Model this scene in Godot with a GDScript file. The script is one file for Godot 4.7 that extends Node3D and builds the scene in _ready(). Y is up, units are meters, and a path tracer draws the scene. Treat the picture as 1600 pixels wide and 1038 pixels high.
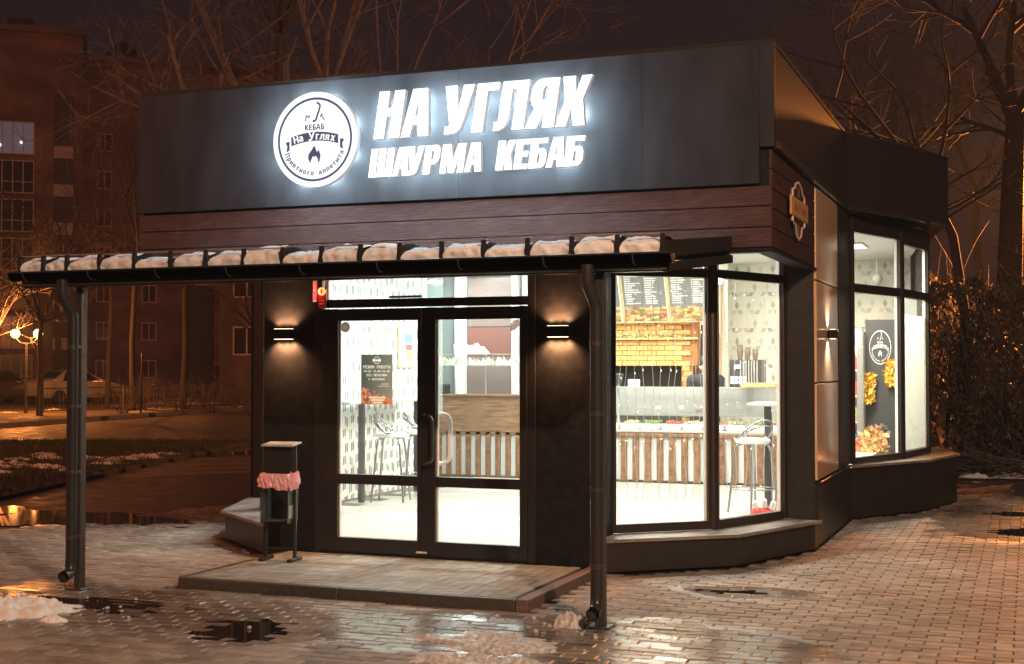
extends Node3D

# ---------------------------------------------------------------- helpers
var rng := RandomNumberGenerator.new()
var M := {}
var T := {}
var used := {}
var fn := FastNoiseLite.new()
var fn2 := FastNoiseLite.new()

class Geo:
	var v := PackedVector3Array()
	var n := PackedVector3Array()
	var t := PackedVector2Array()

	func tri(a: Vector3, b: Vector3, c: Vector3) -> void:      # counter-clockwise seen from outside
		var k := (b - a).cross(c - a)
		if k.length_squared() < 1e-16:
			return
		k = k.normalized()
		v.append(a); v.append(c); v.append(b)
		n.append(k); n.append(k); n.append(k)
		t.append(Vector2.ZERO); t.append(Vector2.ZERO); t.append(Vector2.ZERO)

	func stri(a: Vector3, b: Vector3, c: Vector3, na: Vector3, nb: Vector3, nc: Vector3) -> void:
		v.append(a); v.append(c); v.append(b)
		n.append(na); n.append(nc); n.append(nb)
		t.append(Vector2.ZERO); t.append(Vector2.ZERO); t.append(Vector2.ZERO)

	func quad(a: Vector3, b: Vector3, c: Vector3, d: Vector3) -> void:
		tri(a, b, c)
		tri(a, c, d)

	func uvquad(a: Vector3, b: Vector3, c: Vector3, d: Vector3) -> void:   # a lower left, b lower right, c upper right, d upper left
		var k := (b - a).cross(d - a).normalized()
		for p in [[a, Vector2(0, 1)], [c, Vector2(1, 0)], [b, Vector2(1, 1)], [a, Vector2(0, 1)], [d, Vector2(0, 0)], [c, Vector2(1, 0)]]:
			v.append(p[0]); n.append(k); t.append(p[1])

	func box(c: Vector3, s: Vector3, bas := Basis()) -> Geo:
		cbox(c, s, 0.0, bas)
		return self

	func cbox(c: Vector3, s: Vector3, bev: float, bas := Basis()) -> Geo:   # box with chamfered edges
		var h := s * 0.5
		bev = minf(bev, minf(h.x, minf(h.y, h.z)) * 0.9)
		var i := h - Vector3(bev, bev, bev)
		var P := func(x: float, y: float, z: float) -> Vector3: return c + bas * Vector3(x, y, z)
		for g in [1.0, -1.0]:
			var a := [Vector2(-1, -1), Vector2(1, -1), Vector2(1, 1), Vector2(-1, 1)]
			if g < 0.0:
				a.reverse()
			quad(P.call(a[0].x * i.x, a[0].y * i.y, g * h.z), P.call(a[1].x * i.x, a[1].y * i.y, g * h.z), P.call(a[2].x * i.x, a[2].y * i.y, g * h.z), P.call(a[3].x * i.x, a[3].y * i.y, g * h.z))
			quad(P.call(g * h.x, a[0].x * i.y, a[0].y * i.z), P.call(g * h.x, a[1].x * i.y, a[1].y * i.z), P.call(g * h.x, a[2].x * i.y, a[2].y * i.z), P.call(g * h.x, a[3].x * i.y, a[3].y * i.z))
			quad(P.call(a[0].y * i.x, g * h.y, a[0].x * i.z), P.call(a[1].y * i.x, g * h.y, a[1].x * i.z), P.call(a[2].y * i.x, g * h.y, a[2].x * i.z), P.call(a[3].y * i.x, g * h.y, a[3].x * i.z))
		if bev <= 0.0:
			return self
		for p in [-1.0, 1.0]:
			for q in [-1.0, 1.0]:
				var f := [P.call(p * h.x, q * i.y, -i.z), P.call(p * i.x, q * h.y, -i.z), P.call(p * i.x, q * h.y, i.z), P.call(p * h.x, q * i.y, i.z)]
				var g2 := [P.call(-i.x, p * h.y, q * i.z), P.call(-i.x, p * i.y, q * h.z), P.call(i.x, p * i.y, q * h.z), P.call(i.x, p * h.y, q * i.z)]
				var h2 := [P.call(p * i.x, -i.y, q * h.z), P.call(p * h.x, -i.y, q * i.z), P.call(p * h.x, i.y, q * i.z), P.call(p * i.x, i.y, q * h.z)]
				for w in [f, g2, h2]:
					oriented(w, c)
				for r in [-1.0, 1.0]:
					oriented([P.call(p * h.x, q * i.y, r * i.z), P.call(p * i.x, q * h.y, r * i.z), P.call(p * i.x, q * i.y, r * h.z)], c)
		return self

	func oriented(w: Array, c: Vector3) -> void:
		var k: Vector3 = (w[1] - w[0]).cross(w[2] - w[0])
		if k.dot(w[0] - c) < 0.0:
			w = w.duplicate()
			w.reverse()
		tri(w[0], w[1], w[2])
		if w.size() > 3:
			tri(w[0], w[2], w[3])

	func prism(poly: PackedVector2Array, h0: float, h1: float, xf := Transform3D(), ends := true) -> Geo:
		if Geometry2D.is_polygon_clockwise(poly):
			poly = poly.duplicate()
			poly.reverse()
		var m := poly.size()
		for k in m:
			var a := poly[k]
			var b := poly[(k + 1) % m]
			quad(xf * Vector3(a.x, a.y, h0), xf * Vector3(b.x, b.y, h0), xf * Vector3(b.x, b.y, h1), xf * Vector3(a.x, a.y, h1))
		if ends:
			cap(poly, h1, xf, false)
			cap(poly, h0, xf, true)
		return self

	func cap(poly: PackedVector2Array, h: float, xf: Transform3D, flip: bool) -> void:
		var ix := Geometry2D.triangulate_polygon(poly)
		for k in range(0, ix.size(), 3):
			var a := poly[ix[k]]
			var b := poly[ix[k + 1]]
			var c := poly[ix[k + 2]]
			if (b - a).cross(c - a) < 0.0:
				var q := b; b = c; c = q
			if flip:
				var q2 := b; b = c; c = q2
			tri(xf * Vector3(a.x, a.y, h), xf * Vector3(b.x, b.y, h), xf * Vector3(c.x, c.y, h))

	func plan(poly: Array, y0: float, y1: float) -> Geo:          # polygon of (x, z) raised from y0 to y1
		var p := PackedVector2Array()
		for q in poly:
			p.append(Vector2(q.x, -q.y))
		prism(p, y0, y1, Transform3D(Basis(Vector3(1, 0, 0), Vector3(0, 0, -1), Vector3(0, 1, 0)), Vector3.ZERO))
		return self

	func tube(pts: Array, radii: Array, sides := 8, caps := true) -> Geo:
		var rings := []
		var up := Vector3.UP
		var m := pts.size()
		for k in m:
			var d: Vector3 = (pts[mini(k + 1, m - 1)] - pts[maxi(k - 1, 0)])
			d = d.normalized() if d.length() > 1e-9 else Vector3.UP
			if k == 0:
				up = Vector3.RIGHT if absf(d.y) > 0.9 else Vector3.UP
			var s := d.cross(up).normalized()
			up = s.cross(d).normalized()
			var ring := []
			for j in sides:
				var a := TAU * j / sides
				var o := s * cos(a) + up * sin(a)
				ring.append([pts[k] + o * radii[mini(k, radii.size() - 1)], o])
			rings.append([ring, d])
		for k in m - 1:
			for j in sides:
				var a = rings[k][0][j]
				var b = rings[k][0][(j + 1) % sides]
				var c = rings[k + 1][0][(j + 1) % sides]
				var e = rings[k + 1][0][j]
				stri(a[0], c[0], b[0], a[1], c[1], b[1])
				stri(a[0], e[0], c[0], a[1], e[1], c[1])
		if caps:
			for j in range(1, sides - 1):
				tri(rings[0][0][0][0], rings[0][0][j][0], rings[0][0][j + 1][0])
				tri(rings[m - 1][0][0][0], rings[m - 1][0][j + 1][0], rings[m - 1][0][j][0])
		return self

	func rod(a: Vector3, b: Vector3, r: float, sides := 8) -> Geo:
		return tube([a, b], [r, r], sides)

	func lathe(prof: Array, sides: int, xf := Transform3D()) -> Geo:   # profile of (radius, height) from bottom to top
		for k in prof.size() - 1:
			var p: Vector2 = prof[k]
			var q: Vector2 = prof[k + 1]
			var nn := Vector2(q.y - p.y, p.x - q.x).normalized()
			for j in sides:
				var a := TAU * j / sides
				var b := TAU * (j + 1) / sides
				var ca := Vector3(cos(a), 0, -sin(a))
				var cb := Vector3(cos(b), 0, -sin(b))
				var na := (xf.basis * (ca * nn.x + Vector3(0, nn.y, 0))).normalized()
				var nb := (xf.basis * (cb * nn.x + Vector3(0, nn.y, 0))).normalized()
				var p0 := xf * (ca * p.x + Vector3(0, p.y, 0))
				var p1 := xf * (cb * p.x + Vector3(0, p.y, 0))
				var q0 := xf * (ca * q.x + Vector3(0, q.y, 0))
				var q1 := xf * (cb * q.x + Vector3(0, q.y, 0))
				if p.x > 1e-6:
					stri(p0, p1, q1, na, nb, nb)
				if q.x > 1e-6:
					stri(p0, q1, q0, na, nb, na)
		return self

	func ball(c: Vector3, r: Vector3, sides := 12) -> Geo:
		var prof := []
		for k in sides / 2 + 1:
			var a := -PI / 2 + PI * k / (sides / 2)
			prof.append(Vector2(maxf(cos(a), 0.0), sin(a)))
		return lathe(prof, sides, Transform3D(Basis(Vector3(r.x, 0, 0), Vector3(0, r.y, 0), Vector3(0, 0, r.z)), c))

	func field(nx: int, nz: int, at: Callable) -> Geo:      # smooth height field; at(u, v) gives a point, u and v from 0 to 1
		var p := []
		for j in nz + 1:
			for i in nx + 1:
				p.append(at.call(float(i) / nx, float(j) / nz))
		var q := []
		for j in nz + 1:
			for i in nx + 1:
				var dx: Vector3 = p[j * (nx + 1) + mini(i + 1, nx)] - p[j * (nx + 1) + maxi(i - 1, 0)]
				var dz: Vector3 = p[mini(j + 1, nz) * (nx + 1) + i] - p[maxi(j - 1, 0) * (nx + 1) + i]
				var k := dz.cross(dx)
				q.append(k.normalized() if k.length() > 1e-12 else Vector3.UP)
		for j in nz:
			for i in nx:
				var a := j * (nx + 1) + i
				var b := a + 1
				var c := a + nx + 1
				var d := c + 1
				stri(p[a], p[c], p[d], q[a], q[c], q[d])
				stri(p[a], p[d], p[b], q[a], q[d], q[b])
		return self

	func mesh() -> ArrayMesh:
		var arr := []
		arr.resize(Mesh.ARRAY_MAX)
		arr[Mesh.ARRAY_VERTEX] = v
		arr[Mesh.ARRAY_NORMAL] = n
		arr[Mesh.ARRAY_TEX_UV] = t
		var m := ArrayMesh.new()
		m.add_surface_from_arrays(Mesh.PRIMITIVE_TRIANGLES, arr)
		return m


func numbered(parent: Node, called: String) -> String:
	var key := str(parent.get_instance_id()) + called
	var k: int = used.get(key, 0)
	used[key] = k + 1
	return called if k == 0 else "%s_%03d" % [called, k]

func metas(o: Node, label: String, category: String, group := "") -> void:
	o.set_meta("label", label)
	o.set_meta("category", category)
	if group:
		o.set_meta("group", group)

func thing(called: String, label: String, category: String, at := Vector3.ZERO, turn := 0.0, group := "") -> Node3D:
	var o := Node3D.new()
	o.name = numbered(self, called)
	add_child(o)
	o.position = at
	o.rotation.y = turn
	metas(o, label, category, group)
	return o

func part(parent: Node, called: String, g, m: Material, label := "") -> MeshInstance3D:
	var o := MeshInstance3D.new()
	o.name = numbered(parent, called)
	o.mesh = g.mesh() if g is Geo else g
	o.material_override = m
	parent.add_child(o)
	if label:
		o.set_meta("label", label)
	return o

func solo(called: String, label: String, category: String, g, m: Material, at := Vector3.ZERO, turn := 0.0, group := "") -> MeshInstance3D:
	var o := part(self, called, g, m)
	o.position = at
	o.rotation.y = turn
	metas(o, label, category, group)
	return o

func struct(called: String, g, m: Material, parent: Node = null) -> MeshInstance3D:
	var o := part(self if parent == null else parent, called, g, m)
	if parent == null:
		o.set_meta("kind", "structure")
	return o

func copy_of(src: Node3D, label: String, at: Vector3, turn: float, group := "") -> Node3D:
	var o: Node3D = src.duplicate()
	var base: String = str(src.name)
	o.name = numbered(self, base)
	add_child(o)
	o.position = at
	o.rotation.y = turn
	o.set_meta("label", label)
	if group:
		o.set_meta("group", group)
	return o

func many(parent: Node, called: String, mesh: Mesh, m: Material, places: Array, tints := []) -> MultiMeshInstance3D:
	var mm := MultiMesh.new()
	mm.transform_format = MultiMesh.TRANSFORM_3D
	mm.use_colors = tints.size() > 0
	mm.mesh = mesh
	mm.instance_count = places.size()
	for k in places.size():
		mm.set_instance_transform(k, places[k])
		if tints.size():
			mm.set_instance_color(k, tints[k])
	var o := MultiMeshInstance3D.new()
	o.name = numbered(parent, called)
	o.multimesh = mm
	o.material_override = m
	parent.add_child(o)
	o.set_meta("kind", "stuff")
	return o

func words(text: String, height: float, depth: float, serif := false, bold := true) -> Mesh:
	var f := SystemFont.new()
	f.font_names = PackedStringArray(["Droid Serif" if serif else "Droid Sans"])
	f.font_weight = 700 if bold and not serif else 400
	var m := TextMesh.new()
	m.font = f
	m.text = text
	m.font_size = 32
	m.pixel_size = height / 32.0 / 0.72
	m.depth = depth
	m.curve_step = 2.0
	return m

func say(parent: Node, called: String, text: String, height: float, mat: Material, xf: Transform3D, depth := 0.002, squeeze := 1.0, serif := false) -> void:
	var o := part(parent, called, words(text, height, depth, serif), mat)
	o.transform = xf * Transform3D(Basis.from_scale(Vector3(squeeze, 1, 1)), Vector3.ZERO)

# linear base colour in, material out
func mk(c: Color, rough := 0.6, metal := 0.0) -> StandardMaterial3D:
	var m := StandardMaterial3D.new()
	m.albedo_color = c.linear_to_srgb()
	m.roughness = rough
	m.metallic = metal
	return m

func lin(r: float, g: float, b: float) -> Color:
	return Color(r, g, b)

func tri_tex(m: StandardMaterial3D, tex: Texture2D, scale: Vector3, world := true) -> StandardMaterial3D:
	m.uv1_triplanar = true
	m.uv1_world_triplanar = world
	m.uv1_scale = scale
	m.albedo_texture = tex
	return m

func glow(c: Color, e: float, base := Color(0.6, 0.6, 0.6)) -> StandardMaterial3D:
	var m := mk(base, 0.5)
	m.emission_enabled = true
	m.emission = c.linear_to_srgb()
	m.emission_energy_multiplier = e
	return m

func noise_tex(freq: float, lo: float, hi: float, octaves := 4, size := 512, seed_ := 1) -> NoiseTexture2D:
	var f := FastNoiseLite.new()
	f.seed = seed_
	f.noise_type = FastNoiseLite.TYPE_SIMPLEX_SMOOTH
	f.frequency = freq
	f.fractal_octaves = octaves
	var g := Gradient.new()
	g.set_color(0, Color(lo, lo, lo))
	g.set_color(1, Color(hi, hi, hi))
	var x := NoiseTexture2D.new()
	x.width = size
	x.height = size
	x.seamless = true
	x.noise = f
	x.color_ramp = g
	return x

func img_tex(w: int, h: int, f: Callable) -> ImageTexture:
	var im := Image.create(w, h, false, Image.FORMAT_RGB8)
	for y in h:
		for x in w:
			im.set_pixel(x, y, f.call(x, y))
	return ImageTexture.create_from_image(im)

func omni(parent: Node, at: Vector3, c: Color, e: float, size := 0.1, reach := 60.0) -> OmniLight3D:
	var l := OmniLight3D.new()
	l.name = "lamp_light"
	l.light_color = c.linear_to_srgb()
	l.light_energy = e
	l.light_size = size
	l.omni_range = reach
	l.omni_attenuation = 2.0
	l.shadow_enabled = true
	parent.add_child(l, true)
	l.position = at
	return l

func spot(parent: Node, at: Vector3, dir: Vector3, c: Color, e: float, angle: float, size := 0.03, soft := 0.6) -> SpotLight3D:
	var l := SpotLight3D.new()
	l.name = "lamp_light"
	l.light_color = c.linear_to_srgb()
	l.light_energy = e
	l.light_size = size
	l.spot_range = 12.0
	l.spot_attenuation = 2.0
	l.spot_angle = angle
	l.spot_angle_attenuation = soft
	l.shadow_enabled = true
	parent.add_child(l, true)
	var up := Vector3.FORWARD if absf(dir.normalized().y) > 0.95 else Vector3.UP
	l.transform = Transform3D(Basis.looking_at(dir, up), at)
	return l

func area(parent: Node, at: Vector3, dir: Vector3, size: Vector2, c: Color, e: float, reach := 30.0) -> AreaLight3D:
	var l := AreaLight3D.new()
	l.name = "panel_light"
	l.light_color = c.linear_to_srgb()
	l.light_energy = e
	l.area_size = size
	l.area_range = reach
	l.shadow_enabled = true
	parent.add_child(l, true)
	var up := Vector3.FORWARD if absf(dir.normalized().y) > 0.95 else Vector3.UP
	l.transform = Transform3D(Basis.looking_at(dir, up), at)
	return l

# ---------------------------------------------------------------- scene
const EYE := Vector3(0, 1.65, 0)
const SODIUM := Color(1.0, 0.61, 0.375)
const AMBER := Color(1.0, 0.31, 0.065)
const EMBER := Color(1.0, 0.27, 0.09)
const COOL := Color(0.60, 0.87, 1.0)

func _ready() -> void:
	rng.seed = 20
	fn.seed = 5
	fn.frequency = 1.0
	fn.fractal_octaves = 4
	fn2.seed = 11
	fn2.frequency = 1.0
	fn2.fractal_octaves = 2
	# camera
	var cam := Camera3D.new()
	cam.name = "camera"
	add_child(cam)
	cam.position = EYE
	cam.rotation = Vector3(deg_to_rad(1.48), deg_to_rad(21.1), 0)
	cam.fov = rad_to_deg(2.0 * atan(519.0 / 2094.0))
	cam.near = 0.05
	cam.far = 900.0
	cam.current = true
	# night sky and exposure
	var sm := ProceduralSkyMaterial.new()
	sm.sky_top_color = lin(0.0080, 0.0056, 0.0078).linear_to_srgb()
	sm.sky_horizon_color = lin(0.022, 0.0082, 0.0092).linear_to_srgb()
	sm.sky_curve = 0.16
	sm.ground_bottom_color = lin(0.008, 0.005, 0.005).linear_to_srgb()
	sm.ground_horizon_color = lin(0.022, 0.0082, 0.0092).linear_to_srgb()
	var sky := Sky.new()
	sky.sky_material = sm
	var env := Environment.new()
	env.background_mode = Environment.BG_SKY
	env.sky = sky
	env.tonemap_mode = Environment.TONE_MAPPER_LINEAR
	env.tonemap_exposure = 1.0
	env.fog_enabled = true
	env.fog_density = 0.0007
	env.fog_light_color = Color(0.82, 0.91, 1.0)
	env.sdfgi_enabled = true
	env.ssao_enabled = true
	env.ssil_enabled = true
	var we := WorldEnvironment.new()
	we.name = "environment"
	we.environment = env
	add_child(we)
	# added reddish fill light without a seen source, lifting the far facades
	var reddish_fill := DirectionalLight3D.new()
	reddish_fill.name = "reddish_fill"
	reddish_fill.light_color = lin(1.0, 0.55, 0.50).linear_to_srgb()
	reddish_fill.light_energy = 0.04
	reddish_fill.light_angular_distance = 8.0
	reddish_fill.shadow_enabled = true
	add_child(reddish_fill)
	reddish_fill.rotation_degrees = Vector3(-52, 38, 0)
	make_materials()
	ground()
	kiosk()
	kiosk_front()
	bay_right()
	interior()
	signs()
	canopy()
	street_lamps()
	backdrop()
	trees()
	right_side()
	cars()
	small_things()
	snow_and_puddles()

# wetness of the paving at a place, 0 dry to 1 wet film
func wet(x: float, z: float) -> float:
	var w := 0.12 + 0.38 * fn.get_noise_2d(x * 0.55, z * 0.55) + 0.25 * fn.get_noise_2d(x * 2.1 + 40.0, z * 2.1)
	for s in [[-2.6, -8.0, 0.75, 0.55, 0.9], [-2.2, -7.5, 0.8, 0.6, 1.0], [-3.6, -7.6, 0.8, 0.5, 0.75], [-6.5, -7.9, 0.7, 0.5, 0.7], [-6.0, -7.2, 0.8, 0.45, 0.6], [-4.6, -7.4, 0.6, 0.3, 0.7], [-1.9, -9.8, 0.5, 0.3, 0.5], [-1.2, -7.9, 0.8, 0.3, 0.3], [-0.2, -15.3, 0.8, 1.6, 0.8], [-4.5, -8.1, 1.2, 0.3, 0.35], [-1.6, -8.0, 0.7, 0.7, 0.45]]:
		var dx: float = (x - s[0]) / s[2]
		var dz: float = (z - s[1]) / s[3]
		w += s[4] * exp(-(dx * dx + dz * dz))
	for h in HOLLOWS:
		var a: float = (x - h[0]) / h[2]
		var b: float = (z - h[1]) / h[3]
		w += 0.9 * exp(-(a * a + b * b) * 0.30)
	return clampf(w, 0.0, 1.0)

func make_materials() -> void:
	T.grain = noise_tex(0.02, 0.72, 1.0, 5)
	T.blotch = noise_tex(0.006, 0.55, 1.0, 5, 512, 4)
	T.rough = noise_tex(0.01, 0.45, 0.95, 5, 512, 9)
	T.bump = noise_tex(0.05, 0.0, 1.0, 5, 512, 3)
	# wet map of the square, 16 m a side, repeated
	var n := 512
	var wetness := img_tex(n, n, func(i: int, j: int):
		var x := -16.0 + 16.0 * (i + 0.5) / n
		var z := -16.0 + 16.0 * (j + 0.5) / n
		if z > -4.0:
			z -= 16.0
		var w := smoothstep(0.25, 0.75, wet(x, z) + 0.05 * fn.get_noise_2d(x * 9.0, z * 9.0))
		var r := lerpf(0.74, 0.20, w)
		var d := lerpf(1.0, 0.78, w)
		return Color(d, r, 0))
	T.wet = wetness
	# albedo and wetness need different scales: wetness drives both through a world map
	M.pavers = []
	for k in 5:
		var f: float = [0.70, 0.88, 1.0, 1.12, 1.28][k]
		var m := mk(lin(0.262 * f, 0.246 * f, 0.230 * f), 1.0)
		m.uv1_triplanar = true
		m.uv1_world_triplanar = true
		m.uv1_scale = Vector3.ONE / 16.0
		m.roughness_texture = T.wet
		m.roughness_texture_channel = BaseMaterial3D.TEXTURE_CHANNEL_GREEN
		m.albedo_texture = img_dark()
		M.pavers.append(m)
	var mm: StandardMaterial3D = M.pavers[2].duplicate()
	mm.vertex_color_use_as_albedo = true
	M.paver_mass = mm
	M.slabs = []
	for k in 3:
		var m: StandardMaterial3D = M.pavers[1 + k].duplicate()
		m.albedo_color = (lin(0.245, 0.262, 0.256) * [0.88, 1.0, 1.12][k]).linear_to_srgb()
		M.slabs.append(m)
	M.bed = mk(lin(0.026, 0.023, 0.020), 0.8)
	tri_tex(M.bed, T.grain, Vector3.ONE * 2.0)
	M.asphalt = mk(lin(0.115, 0.085, 0.07), 0.95)
	tri_tex(M.asphalt, T.grain, Vector3.ONE * 0.35)
	M.asphalt.roughness_texture = T.rough
	M.soil = mk(lin(0.05, 0.045, 0.022), 0.95)
	tri_tex(M.soil, T.blotch, Vector3.ONE * 0.5)
	M.litter = mk(lin(0.11, 0.075, 0.05), 0.95)
	tri_tex(M.litter, T.blotch, Vector3.ONE * 0.22)
	M.kerb = mk(lin(0.3, 0.28, 0.26), 0.8)
	tri_tex(M.kerb, T.grain, Vector3.ONE * 1.2)
	M.snow = mk(lin(0.84, 0.85, 0.88), 0.75)
	tri_tex(M.snow, noise_tex(0.03, 0.86, 1.0, 4, 256, 8), Vector3.ONE * 2.0)
	M.old_snow = mk(lin(0.46, 0.42, 0.40), 0.8)
	tri_tex(M.old_snow, T.blotch, Vector3.ONE * 1.1)
	M.slush = mk(lin(0.80, 0.81, 0.83), 0.5)
	tri_tex(M.slush, noise_tex(0.03, 0.50, 1.0, 5, 256, 12), Vector3.ONE * 3.0)
	M.water = mk(lin(0.012, 0.011, 0.010), 0.03)
	M.water.metallic_specular = 0.6
	# kiosk
	M.fascia = mk(lin(0.030, 0.021, 0.021), 0.30)
	M.fascia.metallic_specular = 0.8
	tri_tex(M.fascia, noise_tex(0.02, 0.9, 1.0, 5, 512, 31), Vector3.ONE * 0.4)
	M.black = mk(lin(0.020, 0.021, 0.024), 0.5)
	M.black.metallic_specular = 0.18
	tri_tex(M.black, T.grain, Vector3.ONE * 0.8)
	M.matt_black = mk(lin(0.022, 0.020, 0.021), 0.8)
	M.matt_black.metallic_specular = 0.15
	M.sign_board = mk(lin(0.030, 0.027, 0.030), 0.65)
	tri_tex(M.sign_board, noise_tex(0.012, 0.72, 1.0, 5, 512, 33), Vector3(0.5, 0.16, 0.5))
	M.sign_board.metallic_specular = 0.25
	M.base = mk(lin(0.030, 0.024, 0.022), 0.4)
	tri_tex(M.base, T.grain, Vector3.ONE * 0.6)
	M.frame = mk(lin(0.018, 0.018, 0.020), 0.32)
	M.brown_frame = mk(lin(0.024, 0.017, 0.015), 0.4)
	M.trim = mk(lin(0.03, 0.026, 0.026), 0.25)
	M.sill = mk(lin(0.36, 0.31, 0.29), 0.35)
	tri_tex(M.sill, T.blotch, Vector3.ONE * 1.3)
	M.tan = mk(lin(0.76, 0.52, 0.34), 0.2)
	M.tan.clearcoat_enabled = true
	M.tan.clearcoat = 0.6
	M.tan.clearcoat_roughness = 0.08
	M.glass = mk(lin(0.9, 0.95, 0.93), 0.0)
	M.glass.albedo_color.a = 0.04
	M.glass.transparency = BaseMaterial3D.TRANSPARENCY_ALPHA
	M.frost = mk(lin(0.86, 0.90, 0.84), 0.7)
	M.frost.backlight_enabled = true
	M.frost.backlight = Color(0.9, 0.92, 0.88)
	M.wood = mk(lin(0.092, 0.050, 0.046), 0.65)
	M.wood.metallic_specular = 0.3
	tri_tex(M.wood, wood_tex(3), Vector3(0.9, 5.0, 0.9))
	M.steel = mk(lin(0.58, 0.60, 0.60), 0.3, 0.4)
	M.dark_steel = mk(lin(0.10, 0.10, 0.105), 0.35, 0.6)
	M.gutter = mk(lin(0.022, 0.022, 0.024), 0.25)
	M.gutter.clearcoat_enabled = true
	M.gutter.clearcoat = 0.25
	M.gutter.metallic_specular = 0.35
	M.post = mk(lin(0.034, 0.031, 0.031), 0.35)
	M.rail_grey = mk(lin(0.22, 0.21, 0.21), 0.35)
	M.roof_sheet = mk(lin(0.10, 0.10, 0.11), 0.3)
	M.kerb_dark = mk(lin(0.07, 0.062, 0.056), 0.6)
	tri_tex(M.kerb_dark, T.grain, Vector3.ONE * 2.0)
	M.kerb_red = mk(lin(0.17, 0.10, 0.085), 0.6)
	tri_tex(M.kerb_red, T.grain, Vector3.ONE * 2.0)
	M.frame_satin = mk(lin(0.05, 0.045, 0.045), 0.25, 0.3)
	M.chrome = mk(lin(0.36, 0.38, 0.39), 0.22, 0.9)
	M.cup = mk(lin(0.17, 0.13, 0.10), 0.7)
	M.table_grey = mk(lin(0.42, 0.43, 0.43), 0.5)
	M.tinted = mk(lin(0.55, 0.75, 0.72), 0.05)
	M.tinted.albedo_color.a = 0.3
	M.tinted.transparency = BaseMaterial3D.TRANSPARENCY_ALPHA
	M.shelf_glass = mk(lin(0.6, 0.8, 0.75), 0.05)
	M.shelf_glass.albedo_color.a = 0.25
	M.shelf_glass.transparency = BaseMaterial3D.TRANSPARENCY_ALPHA
	# interior
	M.white_wall = mk(lin(0.80, 0.82, 0.80), 0.8)
	M.ceiling = mk(lin(0.82, 0.82, 0.80), 0.9)
	M.tile = [mk(lin(0.43, 0.42, 0.39), 0.3), mk(lin(0.38, 0.37, 0.345), 0.3), mk(lin(0.47, 0.46, 0.43), 0.3)]
	M.grout = mk(lin(0.16, 0.145, 0.125), 0.9)
	M.dash_paper = mk(Color.WHITE, 0.85)
	tri_tex(M.dash_paper, dash_tex(), Vector3.ONE / 0.62)
	M.cube_paper = mk(Color.WHITE, 0.85)
	tri_tex(M.cube_paper, cube_tex(), Vector3(1.0 / 0.52, 1.0 / 0.52, 1.0 / 0.52))
	M.oak = mk(lin(0.40, 0.25, 0.145), 0.5)
	tri_tex(M.oak, wood_tex(7), Vector3(0.55, 2.6, 0.55))
	M.slat = mk(lin(0.36, 0.20, 0.11), 0.5)
	tri_tex(M.slat, wood_tex(5), Vector3(2.5, 0.7, 2.5))
	M.slat_back = mk(lin(0.66, 0.70, 0.71), 0.6)
	M.brick = [mk(lin(0.82, 0.45, 0.15), 0.7), mk(lin(0.78, 0.41, 0.13), 0.7), mk(lin(0.84, 0.49, 0.18), 0.7)]
	M.mortar = mk(lin(0.46, 0.20, 0.07), 0.9)
	M.pink_brick = mk(lin(0.72, 0.50, 0.33), 0.75)
	M.void = mk(lin(0.03, 0.028, 0.026), 0.7)
	M.white = mk(lin(0.82, 0.82, 0.81), 0.45)
	M.paper = mk(lin(0.82, 0.78, 0.66), 0.85)
	M.grey_panel = mk(lin(0.24, 0.26, 0.26), 0.25)
	M.brown_panel = mk(lin(0.23, 0.17, 0.155), 0.25)
	M.red_panel = mk(lin(0.24, 0.105, 0.085), 0.3)
	M.bark = mk(lin(0.13, 0.10, 0.09), 0.9)
	tri_tex(M.bark, T.blotch, Vector3.ONE * 1.5)
	M.pale_bark = mk(lin(0.17, 0.135, 0.13), 0.9)
	tri_tex(M.pale_bark, T.blotch, Vector3.ONE * 1.5)
	M.dark_bark = mk(lin(0.026, 0.019, 0.017), 0.9)

func img_dark() -> ImageTexture:
	if not T.has("dark"):
		var n := 512
		var src: Image = T.wet.get_image()
		T.dark = img_tex(n, n, func(i: int, j: int):
			var d := src.get_pixel(i, j).r
			d = pow(d, 0.4545) * (0.90 + 0.16 * fn.get_noise_2d(i * 0.21, j * 0.21) + 0.20 * fn.get_noise_2d(i * 0.02 + 50.0, j * 0.02))
			return Color(d, d * 0.99, d * 0.98))
	return T.dark

func wood_tex(s: int) -> ImageTexture:
	return img_tex(256, 256, func(x: int, y: int):
		var g := fn.get_noise_2d(x * 0.010 + s * 30.0, y * 0.11) * 0.5 + fn.get_noise_2d(x * 0.03 + s * 7.0, y * 0.5) * 0.35
		g += 0.5 * fn.get_noise_2d(x * 0.02 + s * 3.0, y * 0.03)
		var d := 0.78 + 0.40 * g
		var edge := minf(minf(x, 255 - x) / 24.0, 1.0)
		d = lerpf(0.80, d, edge)
		return Color(d, d * 0.97, d * 0.95))

func dash_tex() -> ImageTexture:                     # pale wallpaper with short upright brush strokes
	var strokes := []
	var r := RandomNumberGenerator.new()
	r.seed = 3
	for row in 4:
		for c in 4:
			strokes.append([c * 64 + 12 + (row % 2) * 20 + r.randi_range(-4, 4), row * 64 + 6 + r.randi_range(0, 14), r.randf_range(0.42, 0.62), r.randi_range(28, 46), r.randf() < 0.5])
	return img_tex(256, 256, func(x: int, y: int):
		var c := 0.93
		for s in strokes:
			for pair in 2:
				var sx: float = s[0] + pair * 17.0
				var sy: float = s[1] + pair * (9.0 if s[4] else -5.0)
				var dx: float = absf(fposmod(x - sx + 128.0, 256.0) - 128.0)
				var dy: float = fposmod(y - sy, 256.0)
				if dx < 6.5 and dy < s[3]:
					c = minf(c, s[2] + 0.12 * dx / 6.5)
		return Color(c * 0.985, c, c * 0.995))

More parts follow.
